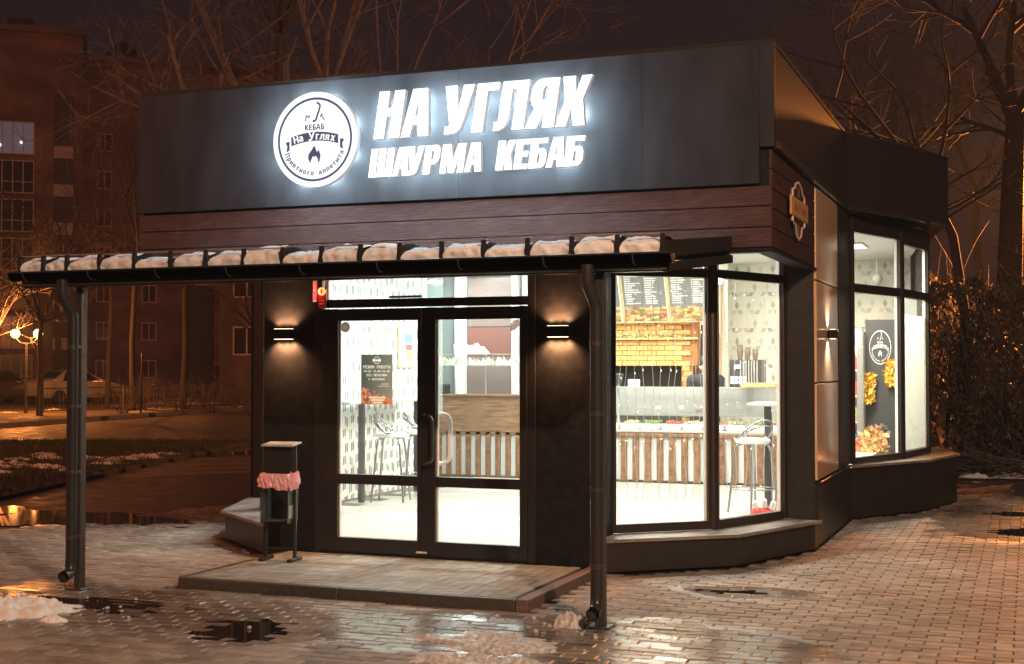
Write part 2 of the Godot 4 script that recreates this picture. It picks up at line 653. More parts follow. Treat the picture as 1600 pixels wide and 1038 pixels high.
func cube_tex() -> ImageTexture:                     # tumbling-block lozenges, some of them printed grey
	return img_tex(252, 216, func(x: int, y: int):
		var c := Color(0.90, 0.885, 0.83)
		for row in 2:
			for col in 3:
				var cx := col * 84 + row * 42 + 21
				var cy := row * 108 + 54
				for k in 3:
					var a := TAU * k / 3.0 + PI / 6.0
					var o := Vector2(cos(a), sin(a)) * 27.0
					var px := fposmod(x - cx - o.x + 126.0, 252.0) - 126.0
					var py := fposmod(y - cy - o.y + 108.0, 216.0) - 108.0
					var u := Vector2(px, py).rotated(-a)
					if absf(u.x) / 26.0 + absf(u.y) / 15.5 < 1.0 and (row + col * 2 + k) % 5 != 0:
						var g := 0.68 + 0.07 * ((k + col) % 3)
						c = Color(g, g * 0.985, g * 0.93)
		return c)

# ---------------------------------------------------------------- ground, paving, lawn
func V2(x: float, z: float) -> Vector2:
	return Vector2(x, z)

const BASE_R := [Vector2(-3.18, -10.14), Vector2(-2.25, -10.95), Vector2(-1.80, -12.20), Vector2(-1.80, -14.75), Vector2(-1.09, -16.02), Vector2(-0.83, -17.20), Vector2(-1.10, -18.40), Vector2(-1.30, -20.0)]

func mirrored(p: Array) -> Array:
	var q := []
	for k in range(p.size() - 1, -1, -1):
		q.append(Vector2(-9.4 - p[k].x, p[k].y))
	return q

func footprint() -> PackedVector2Array:
	var p := PackedVector2Array()
	for q in BASE_R:
		p.append(q)
	for q in mirrored(BASE_R):
		p.append(q)
	return p

func in_view(p: Vector3) -> bool:
	var b := Basis.from_euler(Vector3(deg_to_rad(1.48), deg_to_rad(21.1), 0))
	var q := b.inverse() * (p - EYE)
	if q.z > -0.5:
		return false
	return absf(q.x / q.z) < 800.0 / 2094.0 and absf(q.y / q.z) < 519.0 / 2094.0

# shallow hollows of the paving in which water stands: x, z, half lengths
const HOLLOWS := [[-4.62, -7.28, 0.34, 0.26], [-1.97, -9.82, 0.22, 0.14], [0.0, -16.05, 0.5, 0.34], [0.05, -14.3, 0.5, 0.30], [-9.5, -12.1, 1.0, 0.55], [-6.1, -7.72, 0.55, 0.26]]

func dip(x: float, z: float) -> float:
	var d := 0.0
	for h in HOLLOWS:
		var a: float = (x - h[0]) / h[2]
		var b: float = (z - h[1]) / h[3]
		var r := a * a + b * b
		if r < 6.0:
			d += 0.012 * exp(-r * 1.1)
	return d

func ground() -> void:
	var g := Geo.new()
	g.quad(Vector3(-420, -0.022, 120), Vector3(420, -0.022, 120), Vector3(420, -0.022, -420), Vector3(-420, -0.022, -420))
	struct("road", g, M.asphalt)
	# block paving: bricks 20 x 10 cm in running bond
	var edge := [V2(-13.0, -10.35), V2(-9.75, -10.75), V2(-9.0, -13.6), V2(-8.5, -16.5), V2(-8.2, -18.2), V2(4.5, -18.2), V2(4.5, -5.2), V2(-13.0, -5.2)]
	g = Geo.new()
	g.plan(edge, -0.08, -0.017)
	var pave := struct("pavement", g, M.bed)
	var area_ := PackedVector2Array(edge)
	var foot := footprint()
	var shapes := []
	for k in 3:
		var q := Geo.new()
		q.cbox(Vector3.ZERO, Vector3(0.1935, 0.05, 0.0935), 0.004 + 0.0014 * k)
		shapes.append(q.mesh())
	var spots := []
	var row := 0
	var z := -18.2
	while z < -5.2:
		var x := -13.0 + (0.1 if row % 2 == 0 else 0.0)
		while x < 4.5:
			var c := Vector2(x, z)
			if Geometry2D.is_point_in_polygon(c, area_) and not Geometry2D.is_point_in_polygon(c, foot) and not (c.x > -6.02 and c.x < -3.13 and c.y < -8.44 and c.y > -10.2):
				spots.append(c)
			x += 0.2
		z += 0.1
		row += 1
	var near := []
	for c in spots:
		var p := Vector3(c.x, 0, c.y)
		var y := -0.025 - dip(c.x, c.y) + 0.005 * fn2.get_noise_2d(c.x * 0.7, c.y * 0.7) + rng.randf_range(-0.0032, 0.0026)
		var bas := Basis.from_euler(Vector3(rng.randf_range(-0.026, 0.026), rng.randf_range(-0.014, 0.014), rng.randf_range(-0.014, 0.014)))
		var xf := Transform3D(bas, Vector3(c.x + rng.randf_range(-0.0015, 0.0015), y, c.y + rng.randf_range(-0.0015, 0.0015)))
		near.append([EYE.distance_to(p) + (0.0 if in_view(p) else 1000.0), xf])
	near.sort_custom(func(a, b): return a[0] < b[0])
	var places := []
	var tints := []
	for k in near.size():
		var xf: Transform3D = near[k][1]
		if k < 300:
			var o := part(pave, "brick", shapes[rng.randi_range(0, 2)], M.pavers[rng.randi_range(0, 4)])
			o.transform = xf
		else:
			var f := rng.randf_range(0.76, 1.24)
			var w := rng.randf_range(-0.03, 0.03)
			places.append(xf)
			tints.append(Color(f * (1.0 + w), f, f * (1.0 - w)))
	many(pave, "brick_field", shapes[1], M.paver_mass, places, tints)
	# door platform with kerbs and its own slabs
	var pf := thing("entrance_platform", "low paved step with dark kerb in front of the glass doors", "step", Vector3(-4.6, 0, -9.3))
	g = Geo.new()
	g.box(Vector3(0, 0.017, -0.02), Vector3(2.66, 0.074, 1.52))
	part(pf, "platform_bed", g, M.bed)
	for s in [[-1.35, 0.0], [0.0, 0.0]]:
		g = Geo.new()
		g.cbox(Vector3(s[0] + 0.675, 0.028, 0.79), Vector3(1.343, 0.094, 0.07), 0.006)
		part(pf, "front_kerb", g, M.kerb_dark)
	g = Geo.new()
	g.cbox(Vector3(1.395, 0.030, 0.01), Vector3(0.085, 0.098, 1.63), 0.006)
	part(pf, "side_kerb", g, M.kerb_red, "reddish side kerb")
	g = Geo.new()
	g.cbox(Vector3(-1.368, 0.026, 0.01), Vector3(0.03, 0.092, 1.50), 0.004)
	part(pf, "edge_strip", g, M.kerb_dark)
	# slabs laid in a basket pattern: pairs of 20 x 10 bricks
	var dk := []
	for k in 2:
		var q := Geo.new()
		var s := Vector3(0.194, 0.03, 0.094) if k == 0 else Vector3(0.094, 0.03, 0.194)
		q.cbox(Vector3.ZERO, s, 0.003)
		dk.append(q.mesh())
	for i in 14:
		for j in 8:
			var flip := (i / 1 + j) % 2
			for h in 2:
				var off := Vector3(0, 0, -0.05 + 0.1 * h) if flip == 0 else Vector3(-0.05 + 0.1 * h, 0, 0)
				var o := part(pf, "paving_slab", dk[flip], M.slabs[rng.randi_range(0, 2)])
				o.position = Vector3(-1.243 + 0.188 * i, 0.0555 + rng.randf_range(-0.001, 0.001), -0.68 + 0.188 * j) + off * 0.94
				o.scale = Vector3(0.94, 1, 0.94)
				o.rotation = Vector3(rng.randf_range(-0.008, 0.008), 0, rng.randf_range(-0.008, 0.008))
	# near lawn with its kerb on the left, far verge with kerb
	g = Geo.new()
	g.plan([V2(-11.9, -13.1), V2(-13.64, -18.4), V2(-15.9, -25.8), V2(-18.9, -24.5), V2(-21.3, -23.5), V2(-24.5, -14.0), V2(-16, -9.5)], -0.3, 0.03)
	struct("lawn", g, M.soil)
	var blades := Geo.new()
	for k in 5:
		var a := TAU * k / 5.0
		var d := Vector3(cos(a), 0, sin(a)) * 0.02
		var s := Vector3(-d.z, 0, d.x) * 0.25
		blades.tri(d - s, d + s, d * 2.6 + Vector3(0, 0.06, 0))
	var gl := []
	var lawn := PackedVector2Array([V2(-11.95, -13.2), V2(-13.7, -18.4), V2(-15.95, -25.7), V2(-18.9, -24.4), V2(-21.2, -23.4), V2(-24.3, -14.0), V2(-16, -9.7)])
	while gl.size() < 9000:
		var p := Vector2(rng.randf_range(-24, -11.5), rng.randf_range(-26, -9.5))
		if Geometry2D.is_point_in_polygon(p, lawn):
			gl.append(Transform3D(Basis.from_euler(Vector3(0, rng.randf() * TAU, 0)).scaled(Vector3.ONE * rng.randf_range(0.7, 1.6)), Vector3(p.x, 0.028, p.y)))
	var gm := mk(lin(0.045, 0.055, 0.018), 0.9)
	var grass := many(self, "grass", blades.mesh(), gm, gl)
	metas(grass, "short dark grass on the near lawn beside the path", "grass")
	g = Geo.new()
	g.plan([V2(-26.1, -29.0), V2(-26.95, -33.8), V2(-27.4, -40.0), V2(-27.6, -44.8), V2(-25.5, -60.0), V2(-18, -75), V2(-60, -110), V2(-140, -60), V2(-60, -15)], -0.3, 0.05)
	struct("verge", g, M.litter)
	var line := [Vector3(-26.05, 0.03, -28.8), Vector3(-26.9, 0.03, -33.8), Vector3(-27.35, 0.03, -40.0), Vector3(-27.55, 0.03, -44.8), Vector3(-25.45, 0.03, -60.0)]
	var kb := thing("kerb", "pale stone kerb with a rim of snow along the far verge", "kerb")
	for k in line.size() - 1:
		var m: int = int(line[k].distance_to(line[k + 1]) / 1.0)
		for i in m:
			var a: Vector3 = line[k].lerp(line[k + 1], float(i) / m)
			var b: Vector3 = line[k].lerp(line[k + 1], (i + 0.985) / m)
			g = Geo.new()
			g.cbox((a + b) * 0.5, Vector3(0.14, 0.18, a.distance_to(b)), 0.012, Basis.looking_at(b - a, Vector3.UP))
			part(kb, "kerb_stone", g, M.kerb)
	# patches of old snow and leaf litter on the verge
	for k in 34:
		var zz := rng.randf_range(-56.0, -29.5)
		var xx := -27.2 - rng.randf_range(0.2, 14.0) * (0.4 + 0.6 * rng.randf())
		snow_patch("snow_drift", "patch of grainy old snow on the dark verge behind the kerb", Vector3(xx, 0.045, zz), rng.randf_range(0.4, 1.3), rng.randf_range(0.3, 0.9), rng.randf_range(0.05, 0.16), M.old_snow, "old snow patches on the far verge", 14)
	for k in 26:
		var t := rng.randf()
		var p := Vector2(-14.0, -18.6).lerp(Vector2(-16.0, -17.2), t) + Vector2(rng.randf_range(-0.9, 1.0) - 1.2 * rng.randf(), rng.randf_range(-2.6, 1.8))
		if Geometry2D.is_point_in_polygon(p, lawn):
			snow_patch("snow_clump", "small crust of white snow lying on the near lawn", Vector3(p.x, 0.03, p.y), rng.randf_range(0.12, 0.5), rng.randf_range(0.1, 0.32), rng.randf_range(0.04, 0.10), M.snow, "snow crusts on the near lawn", 12)

# a lumpy heap of snow with an uneven outline
func snow_patch(called: String, label: String, at: Vector3, rx: float, rz: float, h: float, m: Material, group := "", res := 44) -> MeshInstance3D:
	var g := Geo.new()
	var o := rng.randf() * 100.0
	g.field(res, res, func(u: float, v: float) -> Vector3:
		var x := (u * 2.0 - 1.0)
		var z := (v * 2.0 - 1.0)
		var r := sqrt(x * x + z * z)
		var lim := 0.72 + 0.34 * fn.get_noise_2d(atan2(z, x) * 0.9 + o, o) + 0.26 * fn.get_noise_2d(x * 2.4 + o, z * 2.4)
		var y := clampf(1.0 - r / lim, -0.3, 1.0)
		var lump := 0.65 + 0.55 * fn.get_noise_2d(x * rx * 5.0 + o, z * rz * 5.0) + 0.42 * fn.get_noise_2d(x * rx * 14.0 + o, z * rz * 14.0) + 0.16 * fn.get_noise_2d(x * rx * 45.0, z * rz * 45.0 + o)
		var hh := (sqrt(y) * lump if y > 0.0 else y * 0.5) * h
		return Vector3(x * rx, hh, z * rz))
	return solo(called, label, "snow", g, m, at, 0.0, group)

# ---------------------------------------------------------------- the kiosk
var K: Node3D

func rect_frame(parent: Node, called: String, a: Vector2, b: Vector2, y0: float, y1: float, w: float, d: float, m: Material) -> void:
	var g := Geo.new()
	var dir := Vector3(b.x - a.x, 0, b.y - a.y)
	var l := dir.length()
	dir /= l
	var bas := Basis(dir, Vector3.UP, dir.cross(Vector3.UP))
	var mid := Vector3((a.x + b.x) * 0.5, 0, (a.y + b.y) * 0.5)
	g.cbox(mid + Vector3(0, y0 + w * 0.5, 0), Vector3(l - 2 * w - 0.004, w, d), 0.004, bas)
	g.cbox(mid + Vector3(0, y1 - w * 0.5, 0), Vector3(l - 2 * w - 0.004, w, d), 0.004, bas)
	g.cbox(mid - dir * (l * 0.5 - w * 0.5) + Vector3(0, (y0 + y1) * 0.5, 0), Vector3(w, y1 - y0, d), 0.004, bas)
	g.cbox(mid + dir * (l * 0.5 - w * 0.5) + Vector3(0, (y0 + y1) * 0.5, 0), Vector3(w, y1 - y0, d), 0.004, bas)
	part(parent, called, g, m)

func pane_quad(parent: Node, called: String, a: Vector2, b: Vector2, y0: float, y1: float, m: Material, thick := 0.0) -> MeshInstance3D:
	var g := Geo.new()
	if thick > 0.0:
		var dir := Vector3(b.x - a.x, 0, b.y - a.y)
		g.box(Vector3((a.x + b.x) * 0.5, (y0 + y1) * 0.5, (a.y + b.y) * 0.5), Vector3(dir.length(), y1 - y0, thick), Basis(dir.normalized(), Vector3.UP, dir.normalized().cross(Vector3.UP)))
	else:
		g.quad(Vector3(a.x, y0, a.y), Vector3(b.x, y0, b.y), Vector3(b.x, y1, b.y), Vector3(a.x, y1, a.y))
	return part(parent, called, g, m)

func wall_between(g: Geo, a: Vector2, b: Vector2, y0: float, y1: float, d: float) -> void:
	var dir := Vector3(b.x - a.x, 0, b.y - a.y)
	var l := dir.length()
	dir /= l
	g.cbox(Vector3((a.x + b.x) * 0.5, (y0 + y1) * 0.5, (a.y + b.y) * 0.5), Vector3(l, y1 - y0, d), 0.003, Basis(dir, Vector3.UP, dir.cross(Vector3.UP)))

func kiosk() -> void:
	K = thing("kiosk", "dark clad kebab kiosk with glass doors and rounded corner windows", "kiosk")
	var g := Geo.new()
	# floor slab and roof
	var foot := []
	for q in footprint():
		foot.append(q)
	g.plan([V2(-6.2, -10.16), V2(-3.2, -10.16), V2(-3.2, -10.5), V2(-2.48, -11.15), V2(-2.03, -12.23), V2(-1.85, -12.25), V2(-1.85, -14.75), V2(-1.14, -16.05), V2(-0.9, -17.25), V2(-1.15, -18.4), V2(-1.4, -19.9), V2(-9.4, -19.9), V2(-9.4, -16.2), V2(-7.6, -14.9), V2(-7.55, -12.25), V2(-7.37, -12.23), V2(-6.92, -11.15), V2(-6.2, -10.5)], -0.02, 0.086)
	part(K, "floor_slab", g, M.grout)
	# overhanging fascia box: front, right side, bay at the rear right
	var F := [V2(-7.53, -10.14), V2(-1.795, -10.14), V2(-1.795, -14.45), V2(-1.24, -15.62), V2(-0.88, -16.72), V2(-1.15, -18.2), V2(-1.35, -20.2), V2(-9.4, -20.2), V2(-9.4, -15.5), V2(-7.53, -14.4)]
	g = Geo.new()
	g.plan(F, 3.335, 4.10)
	part(K, "fascia_box", g, M.fascia)
	g = Geo.new()
	g.plan([V2(-7.54, -10.13), V2(-1.785, -10.13), V2(-1.785, -14.45), V2(-1.23, -15.62), V2(-0.87, -16.72), V2(-1.14, -18.2), V2(-1.34, -20.2), V2(-9.4, -20.2), V2(-9.4, -15.5), V2(-7.54, -14.4)], 4.103, 4.14)
	part(K, "roof_coping", g, M.trim)
	# front sign boards: large composite sheets with thin joints
	var xs := [-7.53, -5.95, -4.36, -2.80, -1.885, -1.77]
	for k in 5:
		g = Geo.new()
		var yb: float = 3.035 if k < 4 else 3.31
		g.cbox(Vector3((xs[k] + xs[k + 1]) * 0.5, (yb + 4.098) * 0.5, -10.105), Vector3(xs[k + 1] - xs[k] - 0.0016, 4.098 - yb, 0.06), 0.002)
		part(K, "fascia_panel", g, M.sign_board)
	# sloping trim along the underside of the side fascia
	var tl := [V2(-1.775, -10.15), V2(-1.775, -14.44), V2(-1.22, -15.60), V2(-1.06, -16.10)]
	for k in 3:
		g = Geo.new()
		wall_between(g, tl[k], tl[k + 1], 3.30, 3.36, 0.05)
		part(K, "fascia_trim", g, M.trim)
	# wooden planks under the sign, front and side
	var py := 2.55
	var hs := [0.155, 0.16, 0.155]
	for k in 3:
		g = Geo.new()
		g.cbox(Vector3(-4.66, py + hs[k] * 0.5, -10.115), Vector3(5.72, hs[k] - 0.007, 0.03), 0.004)
		part(K, "plank", g, M.wood)
		py += hs[k]
	py = 2.55
	for k in 5:
		g = Geo.new()
		var h := 0.15
		g.cbox(Vector3(-1.812, py + h * 0.5, -11.19), Vector3(0.03, h - 0.007, 2.125), 0.004)
		part(K, "plank", g, M.wood)
		py += h
	# box behind the planks, its soffit
	g = Geo.new()
	g.box(Vector3(-4.66, 2.93, -10.20), Vector3(5.68, 0.79, 0.13))
	g.box(Vector3(-1.90, 2.93, -11.24), Vector3(0.13, 0.79, 1.9))
	g.box(Vector3(-7.45, 2.93, -11.24), Vector3(0.13, 0.79, 1.9))
	part(K, "plank_backing", g, M.black)
	g = Geo.new()
	g.cbox(Vector3(-4.66, 2.53, -10.15), Vector3(5.74, 0.03, 0.12), 0.004)
	g.cbox(Vector3(-1.845, 2.53, -11.26), Vector3(0.12, 0.03, 2.05), 0.004)
	part(K, "soffit_edge", g, M.black)
	g = Geo.new()
	g.plan([V2(-3.3, -10.27), V2(-1.97, -10.27), V2(-1.97, -12.19), V2(-2.05, -12.19), V2(-2.50, -11.15), V2(-3.28, -10.52)], 2.925, 2.96)
	g.plan([V2(-7.43, -10.27), V2(-6.1, -10.27), V2(-6.12, -10.52), V2(-6.9, -11.15), V2(-7.35, -12.19), V2(-7.43, -12.19)], 2.925, 2.96)
	part(K, "soffit", g, M.white)
	# base walls with metal sills, right corner and its mirror on the left
	for side in 2:
		var p := [V2(-3.21, -10.14), V2(-2.25, -10.95), V2(-1.80, -12.20), V2(-1.80, -12.42), V2(-2.3, -12.42), V2(-3.21, -11.2)]
		var q := [V2(-3.21, -10.115), V2(-2.215, -10.915), V2(-1.735, -12.19), V2(-2.07, -12.185), V2(-2.50, -11.16), V2(-3.21, -10.56)]
		if side == 1:
			p = mirrored(p)
			q = mirrored(q)
		g = Geo.new()
		g.plan(p, 0.02, 0.252)
		part(K, "base_wall", g, M.base)
		g = Geo.new()
		var plinth := []
		for w in p:
			plinth.append(w + Vector2(0.03 if side == 1 else -0.03, -0.03))
		g.plan(plinth, -0.03, 0.03)
		part(K, "plinth", g, M.black)
		g = Geo.new()
		g.plan(q, 0.254, 0.28)
		part(K, "sill", g, M.sill)
	# side wall: long base, tan panels, dark strips
	g = Geo.new()
	g.box(Vector3(-1.83, 0.30, -13.59), Vector3(0.06, 0.56, 2.33))
	part(K, "side_base", g, M.base)
	g = Geo.new()
	g.cbox(Vector3(-1.812, 0.591, -13.55), Vector3(0.075, 0.022, 2.28), 0.003)
	part(K, "side_coping", g, M.trim)
	g = Geo.new()
	g.box(Vector3(-1.86, 1.95, -13.58), Vector3(0.06, 2.76, 2.34))
	part(K, "side_wall", g, M.black)
	for r in [[0.62, 1.493], [1.507, 2.43], [2.445, 3.29]]:
		g = Geo.new()
		g.cbox(Vector3(-1.812, (r[0] + r[1]) * 0.5, -13.04), Vector3(0.036, r[1] - r[0], 1.44), 0.004)
		part(K, "tan_panel", g, M.tan)
	g = Geo.new()
	g.cbox(Vector3(-1.806, 1.95, -14.27), Vector3(0.03, 2.68, 0.92), 0.004)
	part(K, "corner_strip", g, M.brown_frame)
	# dark panel between the corner window and the side wall
	g = Geo.new()
	g.cbox(Vector3(-1.933, 1.60, -12.215), Vector3(0.262, 2.64, 0.05), 0.003)
	part(K, "corner_panel", g, M.base)
	# hidden walls: left side, back, right back
	g = Geo.new()
	g.box(Vector3(-7.64, 1.6, -13.55), Vector3(0.10, 3.0, 2.6))
	wall_between(g, V2(-7.6, -14.85), V2(-9.35, -16.1), 0.0, 3.3, 0.1)
	g.box(Vector3(-9.4, 1.65, -18.1), Vector3(0.1, 3.3, 3.8))
	g.box(Vector3(-5.42, 1.65, -20.0), Vector3(8.06, 3.3, 0.1))
	g.box(Vector3(-1.42, 1.65, -19.3), Vector3(0.1, 3.3, 1.3))
	part(K, "outer_wall", g, M.black)
	# left corner glazing, the mirror of the right one
	var L0 := V2(-6.13, -10.56)
	var L1 := V2(-6.88, -11.18)
	var L2 := V2(-7.32, -12.2)
	for w in [[L1, L0], [L2, L1]]:
		rect_frame(K, "corner_window_frame", w[0], w[1], 0.28, 2.92, 0.06, 0.06, M.brown_frame)
		pane_quad(K, "corner_window_pane", w[0], w[1], 0.33, 2.88, M.glass)
	g = Geo.new()
	g.box(Vector3(-7.48, 1.60, -12.215), Vector3(0.28, 2.64, 0.05))
	part(K, "corner_panel", g, M.base)

func kiosk_front() -> void:
	var g := Geo.new()
	# pylons either side of the doors
	for x in [-5.96, -3.445]:
		g = Geo.new()
		g.cbox(Vector3(x, 1.30, -10.165), Vector3(0.505, 2.48, 0.13), 0.006)
		part(K, "pylon", g, M.black)
		g = Geo.new()
		g.box(Vector3(-6.185 if x < -5 else -3.215, 1.30, -10.395), Vector3(0.055, 2.48, 0.32))
		part(K, "pylon_return", g, M.black)
	# lintel over the transom
	g = Geo.new()
	g.box(Vector3(-4.70, 2.475, -10.17), Vector3(2.01, 0.13, 0.10))
	part(K, "lintel", g, M.black)
	# fixed frame round the doors and the transom window
	g = Geo.new()
	g.cbox(Vector3(-5.672, 1.24, -10.13), Vector3(0.068, 2.33, 0.075), 0.004)
	g.cbox(Vector3(-3.728, 1.24, -10.13), Vector3(0.068, 2.33, 0.075), 0.004)
	g.cbox(Vector3(-4.70, 2.185, -10.13), Vector3(1.874, 0.07, 0.075), 0.004)
	part(K, "door_frame", g, M.frame)
	var tr := Node3D.new()
	tr.name = "transom_window"
	K.add_child(tr)
	pane_quad(tr, "pane", V2(-5.63, -10.135), V2(-3.77, -10.135), 2.222, 2.41, M.glass)
	g = Geo.new()
	g.box(Vector3(-5.60, 2.315, -10.125), Vector3(0.035, 0.185, 0.03))
	part(tr, "glazing_bead", g, M.white)
	g = Geo.new()
	g.box(Vector3(-4.86, 2.235, -10.118), Vector3(0.30, 0.02, 0.012))
	part(tr, "green_strip", g, mk(lin(0.06, 0.35, 0.22), 0.5), "green strip at the foot of the transom")
	# two door leaves, each with an upper and a lower pane
	for s in 2:
		var x0: float = [-5.636, -4.697][s]
		var x1: float = [-4.703, -3.764][s]
		var p0: float = [-5.478, -4.570][s]
		var p1: float = [-4.735, -3.827][s]
		var d := Node3D.new()
		d.name = numbered(K, "door")
		K.add_child(d)
		g = Geo.new()
		var zc := -10.115
		var th := 0.06
		g.cbox(Vector3((x0 + p0) * 0.5, 1.115, zc), Vector3(p0 - x0, 2.05, th), 0.004)
		g.cbox(Vector3((x1 + p1) * 0.5, 1.115, zc), Vector3(x1 - p1, 2.05, th), 0.004)
		for r in [[0.092, 0.208], [0.66, 0.742], [2.038, 2.138]]:
			g.box(Vector3((p0 + p1) * 0.5, (r[0] + r[1]) * 0.5, zc), Vector3(p1 - p0, r[1] - r[0], th - 0.006))
		part(d, "leaf_frame", g, M.frame)
		pane_quad(d, "upper_pane", V2(p0, zc), V2(p1, zc), 0.742, 2.038, M.glass)
		pane_quad(d, "lower_pane", V2(p0, zc), V2(p1, zc), 0.208, 0.66, M.glass)
		for r in [[0.742, 2.038], [0.208, 0.66]]:
			g = Geo.new()
			for e in [[p0 + 0.006, (r[0] + r[1]) * 0.5, 0.012, r[1] - r[0]], [p1 - 0.006, (r[0] + r[1]) * 0.5, 0.012, r[1] - r[0]]]:
				g.box(Vector3(e[0], e[1], zc - 0.014), Vector3(e[2], e[3], 0.022))
			part(d, "glazing_bead", g, M.white)
		var hx: float = [-4.655, -4.585][s]
		g = Geo.new()
		var o := 1.0 if s == 0 else -1.0              # the dark one outside, the white one on the inner side of the right leaf
		g.tube([Vector3(hx, 0.845, zc + 0.03 * o), Vector3(hx, 0.845, zc + 0.07 * o), Vector3(hx + 0.03, 0.847, zc + 0.095 * o), Vector3(hx + 0.075, 0.865, zc + 0.10 * o), Vector3(hx + 0.092, 0.91, zc + 0.10 * o), Vector3(hx + 0.092, 1.06, zc + 0.10 * o), Vector3(hx + 0.092, 1.19, zc + 0.10 * o), Vector3(hx + 0.075, 1.235, zc + 0.10 * o), Vector3(hx + 0.03, 1.253, zc + 0.095 * o), Vector3(hx, 1.255, zc + 0.07 * o), Vector3(hx, 1.255, zc + 0.03 * o)], [0.0145 if s == 0 else 0.019], 10)
		if s == 0:
			part(d, "handle", g, M.frame_satin, "dark pull handle")
		else:
			part(d, "handle", g, M.white, "white pull handle")
		if s == 0:
			g = Geo.new()
			g.cbox(Vector3(-4.69, 0.115, zc + 0.036), Vector3(0.10, 0.018, 0.014), 0.004)
			part(d, "floor_lock", g, M.steel)
	# inner face of the pylons
	# wall lamps
	for x in [-5.985, -3.488]:
		var w := thing("wall_lamp", "black up and down wall lamp on the pylon %s of the doors" % ("left" if x < -5 else "right"), "lamp", Vector3(x, 1.93, -10.1), 0.0, "wall lamps beside the doors")
		wall_lamp(w, 0.21)
	var sl := thing("wall_lamp", "small black wall lamp on the tan side panel", "lamp", Vector3(-1.793, 1.96, -13.02), PI / 2)
	wall_lamp(sl, 0.11, 0.35)

func wall_lamp(w: Node3D, width: float, f := 1.0) -> void:
	var g := Geo.new()
	g.cbox(Vector3(0, 0, 0.055), Vector3(width, 0.085, 0.09), 0.012)
	part(w, "housing", g, M.black)
	g = Geo.new()
	g.box(Vector3(0, 0, 0.004), Vector3(width * 0.6, 0.07, 0.012))
	part(w, "bracket", g, M.black)
	for s in [1.0, -1.0]:
		g = Geo.new()
		g.box(Vector3(0, s * 0.0445, 0.05), Vector3(width - 0.05, 0.004, 0.05))
		part(w, "light_strip", g, glow(lin(1.0, 0.72, 0.45), 4.0))
		for k in 3:
			spot(w, Vector3((k - 1) * (width - 0.07) * 0.5, s * 0.052, 0.045), Vector3(0, s, -0.18), lin(1.0, 0.44, 0.18) if f == 1.0 else lin(1.0, 0.8, 0.6), (0.95 if s < 0 else 0.6) * f, 64.0, 0.02, 0.9)

func bay_right() -> void:
	# corner window: two facets
	var G0 := V2(-3.225, -10.56)
	var G1 := V2(-2.50, -11.18)
	var G2 := V2(-2.07, -12.2)
	glazed(G0, G1, 0.285, [[0.355, 2.40], [2.475, 2.88]], 2.92, 0.055, "corner_window")
	glazed(G1, G2, 0.285, [[0.355, 2.40], [2.475, 2.88]], 2.92, 0.055, "corner_window")
	var g := Geo.new()
	g.tube([Vector3(G1.x, 0.285, G1.y), Vector3(G1.x, 2.92, G1.y)], [0.052], 10)
	part(K, "corner_mullion", g, M.brown_frame)
	# rear bay
	var H0 := V2(-1.80, -14.78)
	var H1 := V2(-1.385, -16.02)
	var H2 := V2(-1.165, -17.2)
	glazed(H0, H1, 0.60, [[0.665, 2.455], [2.55, 3.11]], 3.30, 0.055, "bay_window")
	glazed(H1, H2, 0.60, [[0.665, 2.455], [2.55, 3.07]], 3.30, 0.055, "bay_window")
	g = Geo.new()
	g.tube([Vector3(H1.x, 0.60, H1.y), Vector3(H1.x, 3.30, H1.y)], [0.055], 10)
	part(K, "corner_mullion", g, M.brown_frame)
	g = Geo.new()
	wall_between(g, H2, V2(-1.40, -18.75), 0.60, 3.3, 0.07)
	part(K, "bay_end_wall", g, M.brown_frame)
	# frosted film on the second facet
	g = Geo.new()
	var a := Vector3(H1.x - 0.035, 0, H1.y - 0.06)
	var b := Vector3(H2.x - 0.03, 0, H2.y + 0.03)
	g.quad(a + Vector3(0, 0.67, 0), b + Vector3(0, 0.67, 0), b + Vector3(0, 2.26, 0), a + Vector3(0, 2.26, 0))
	part(K, "frosted_film", g, M.frost)
	# base and sill of the rear bay
	var p := [V2(-1.80, -14.75), V2(-1.09, -16.02), V2(-0.83, -17.20), V2(-1.10, -18.4), V2(-1.35, -20.0), V2(-1.8, -20.0)]
	g = Geo.new()
	g.plan(p, 0.02, 0.562)
	part(K, "bay_base_wall", g, M.base)
	g = Geo.new()
	g.plan([V2(-1.83, -14.74), V2(-1.12, -16.02), V2(-0.86, -17.20), V2(-1.13, -18.4), V2(-1.38, -19.9), V2(-1.83, -19.9)], -0.03, 0.03)
	part(K, "plinth", g, M.black)
	g = Geo.new()
	g.plan([V2(-1.775, -14.68), V2(-1.055, -15.99), V2(-0.79, -17.19), V2(-1.05, -18.4), V2(-1.36, -18.4), V2(-1.2, -17.2), V2(-1.42, -16.02), V2(-1.80, -14.86)], 0.565, 0.592)
	part(K, "bay_sill", g, M.sill)

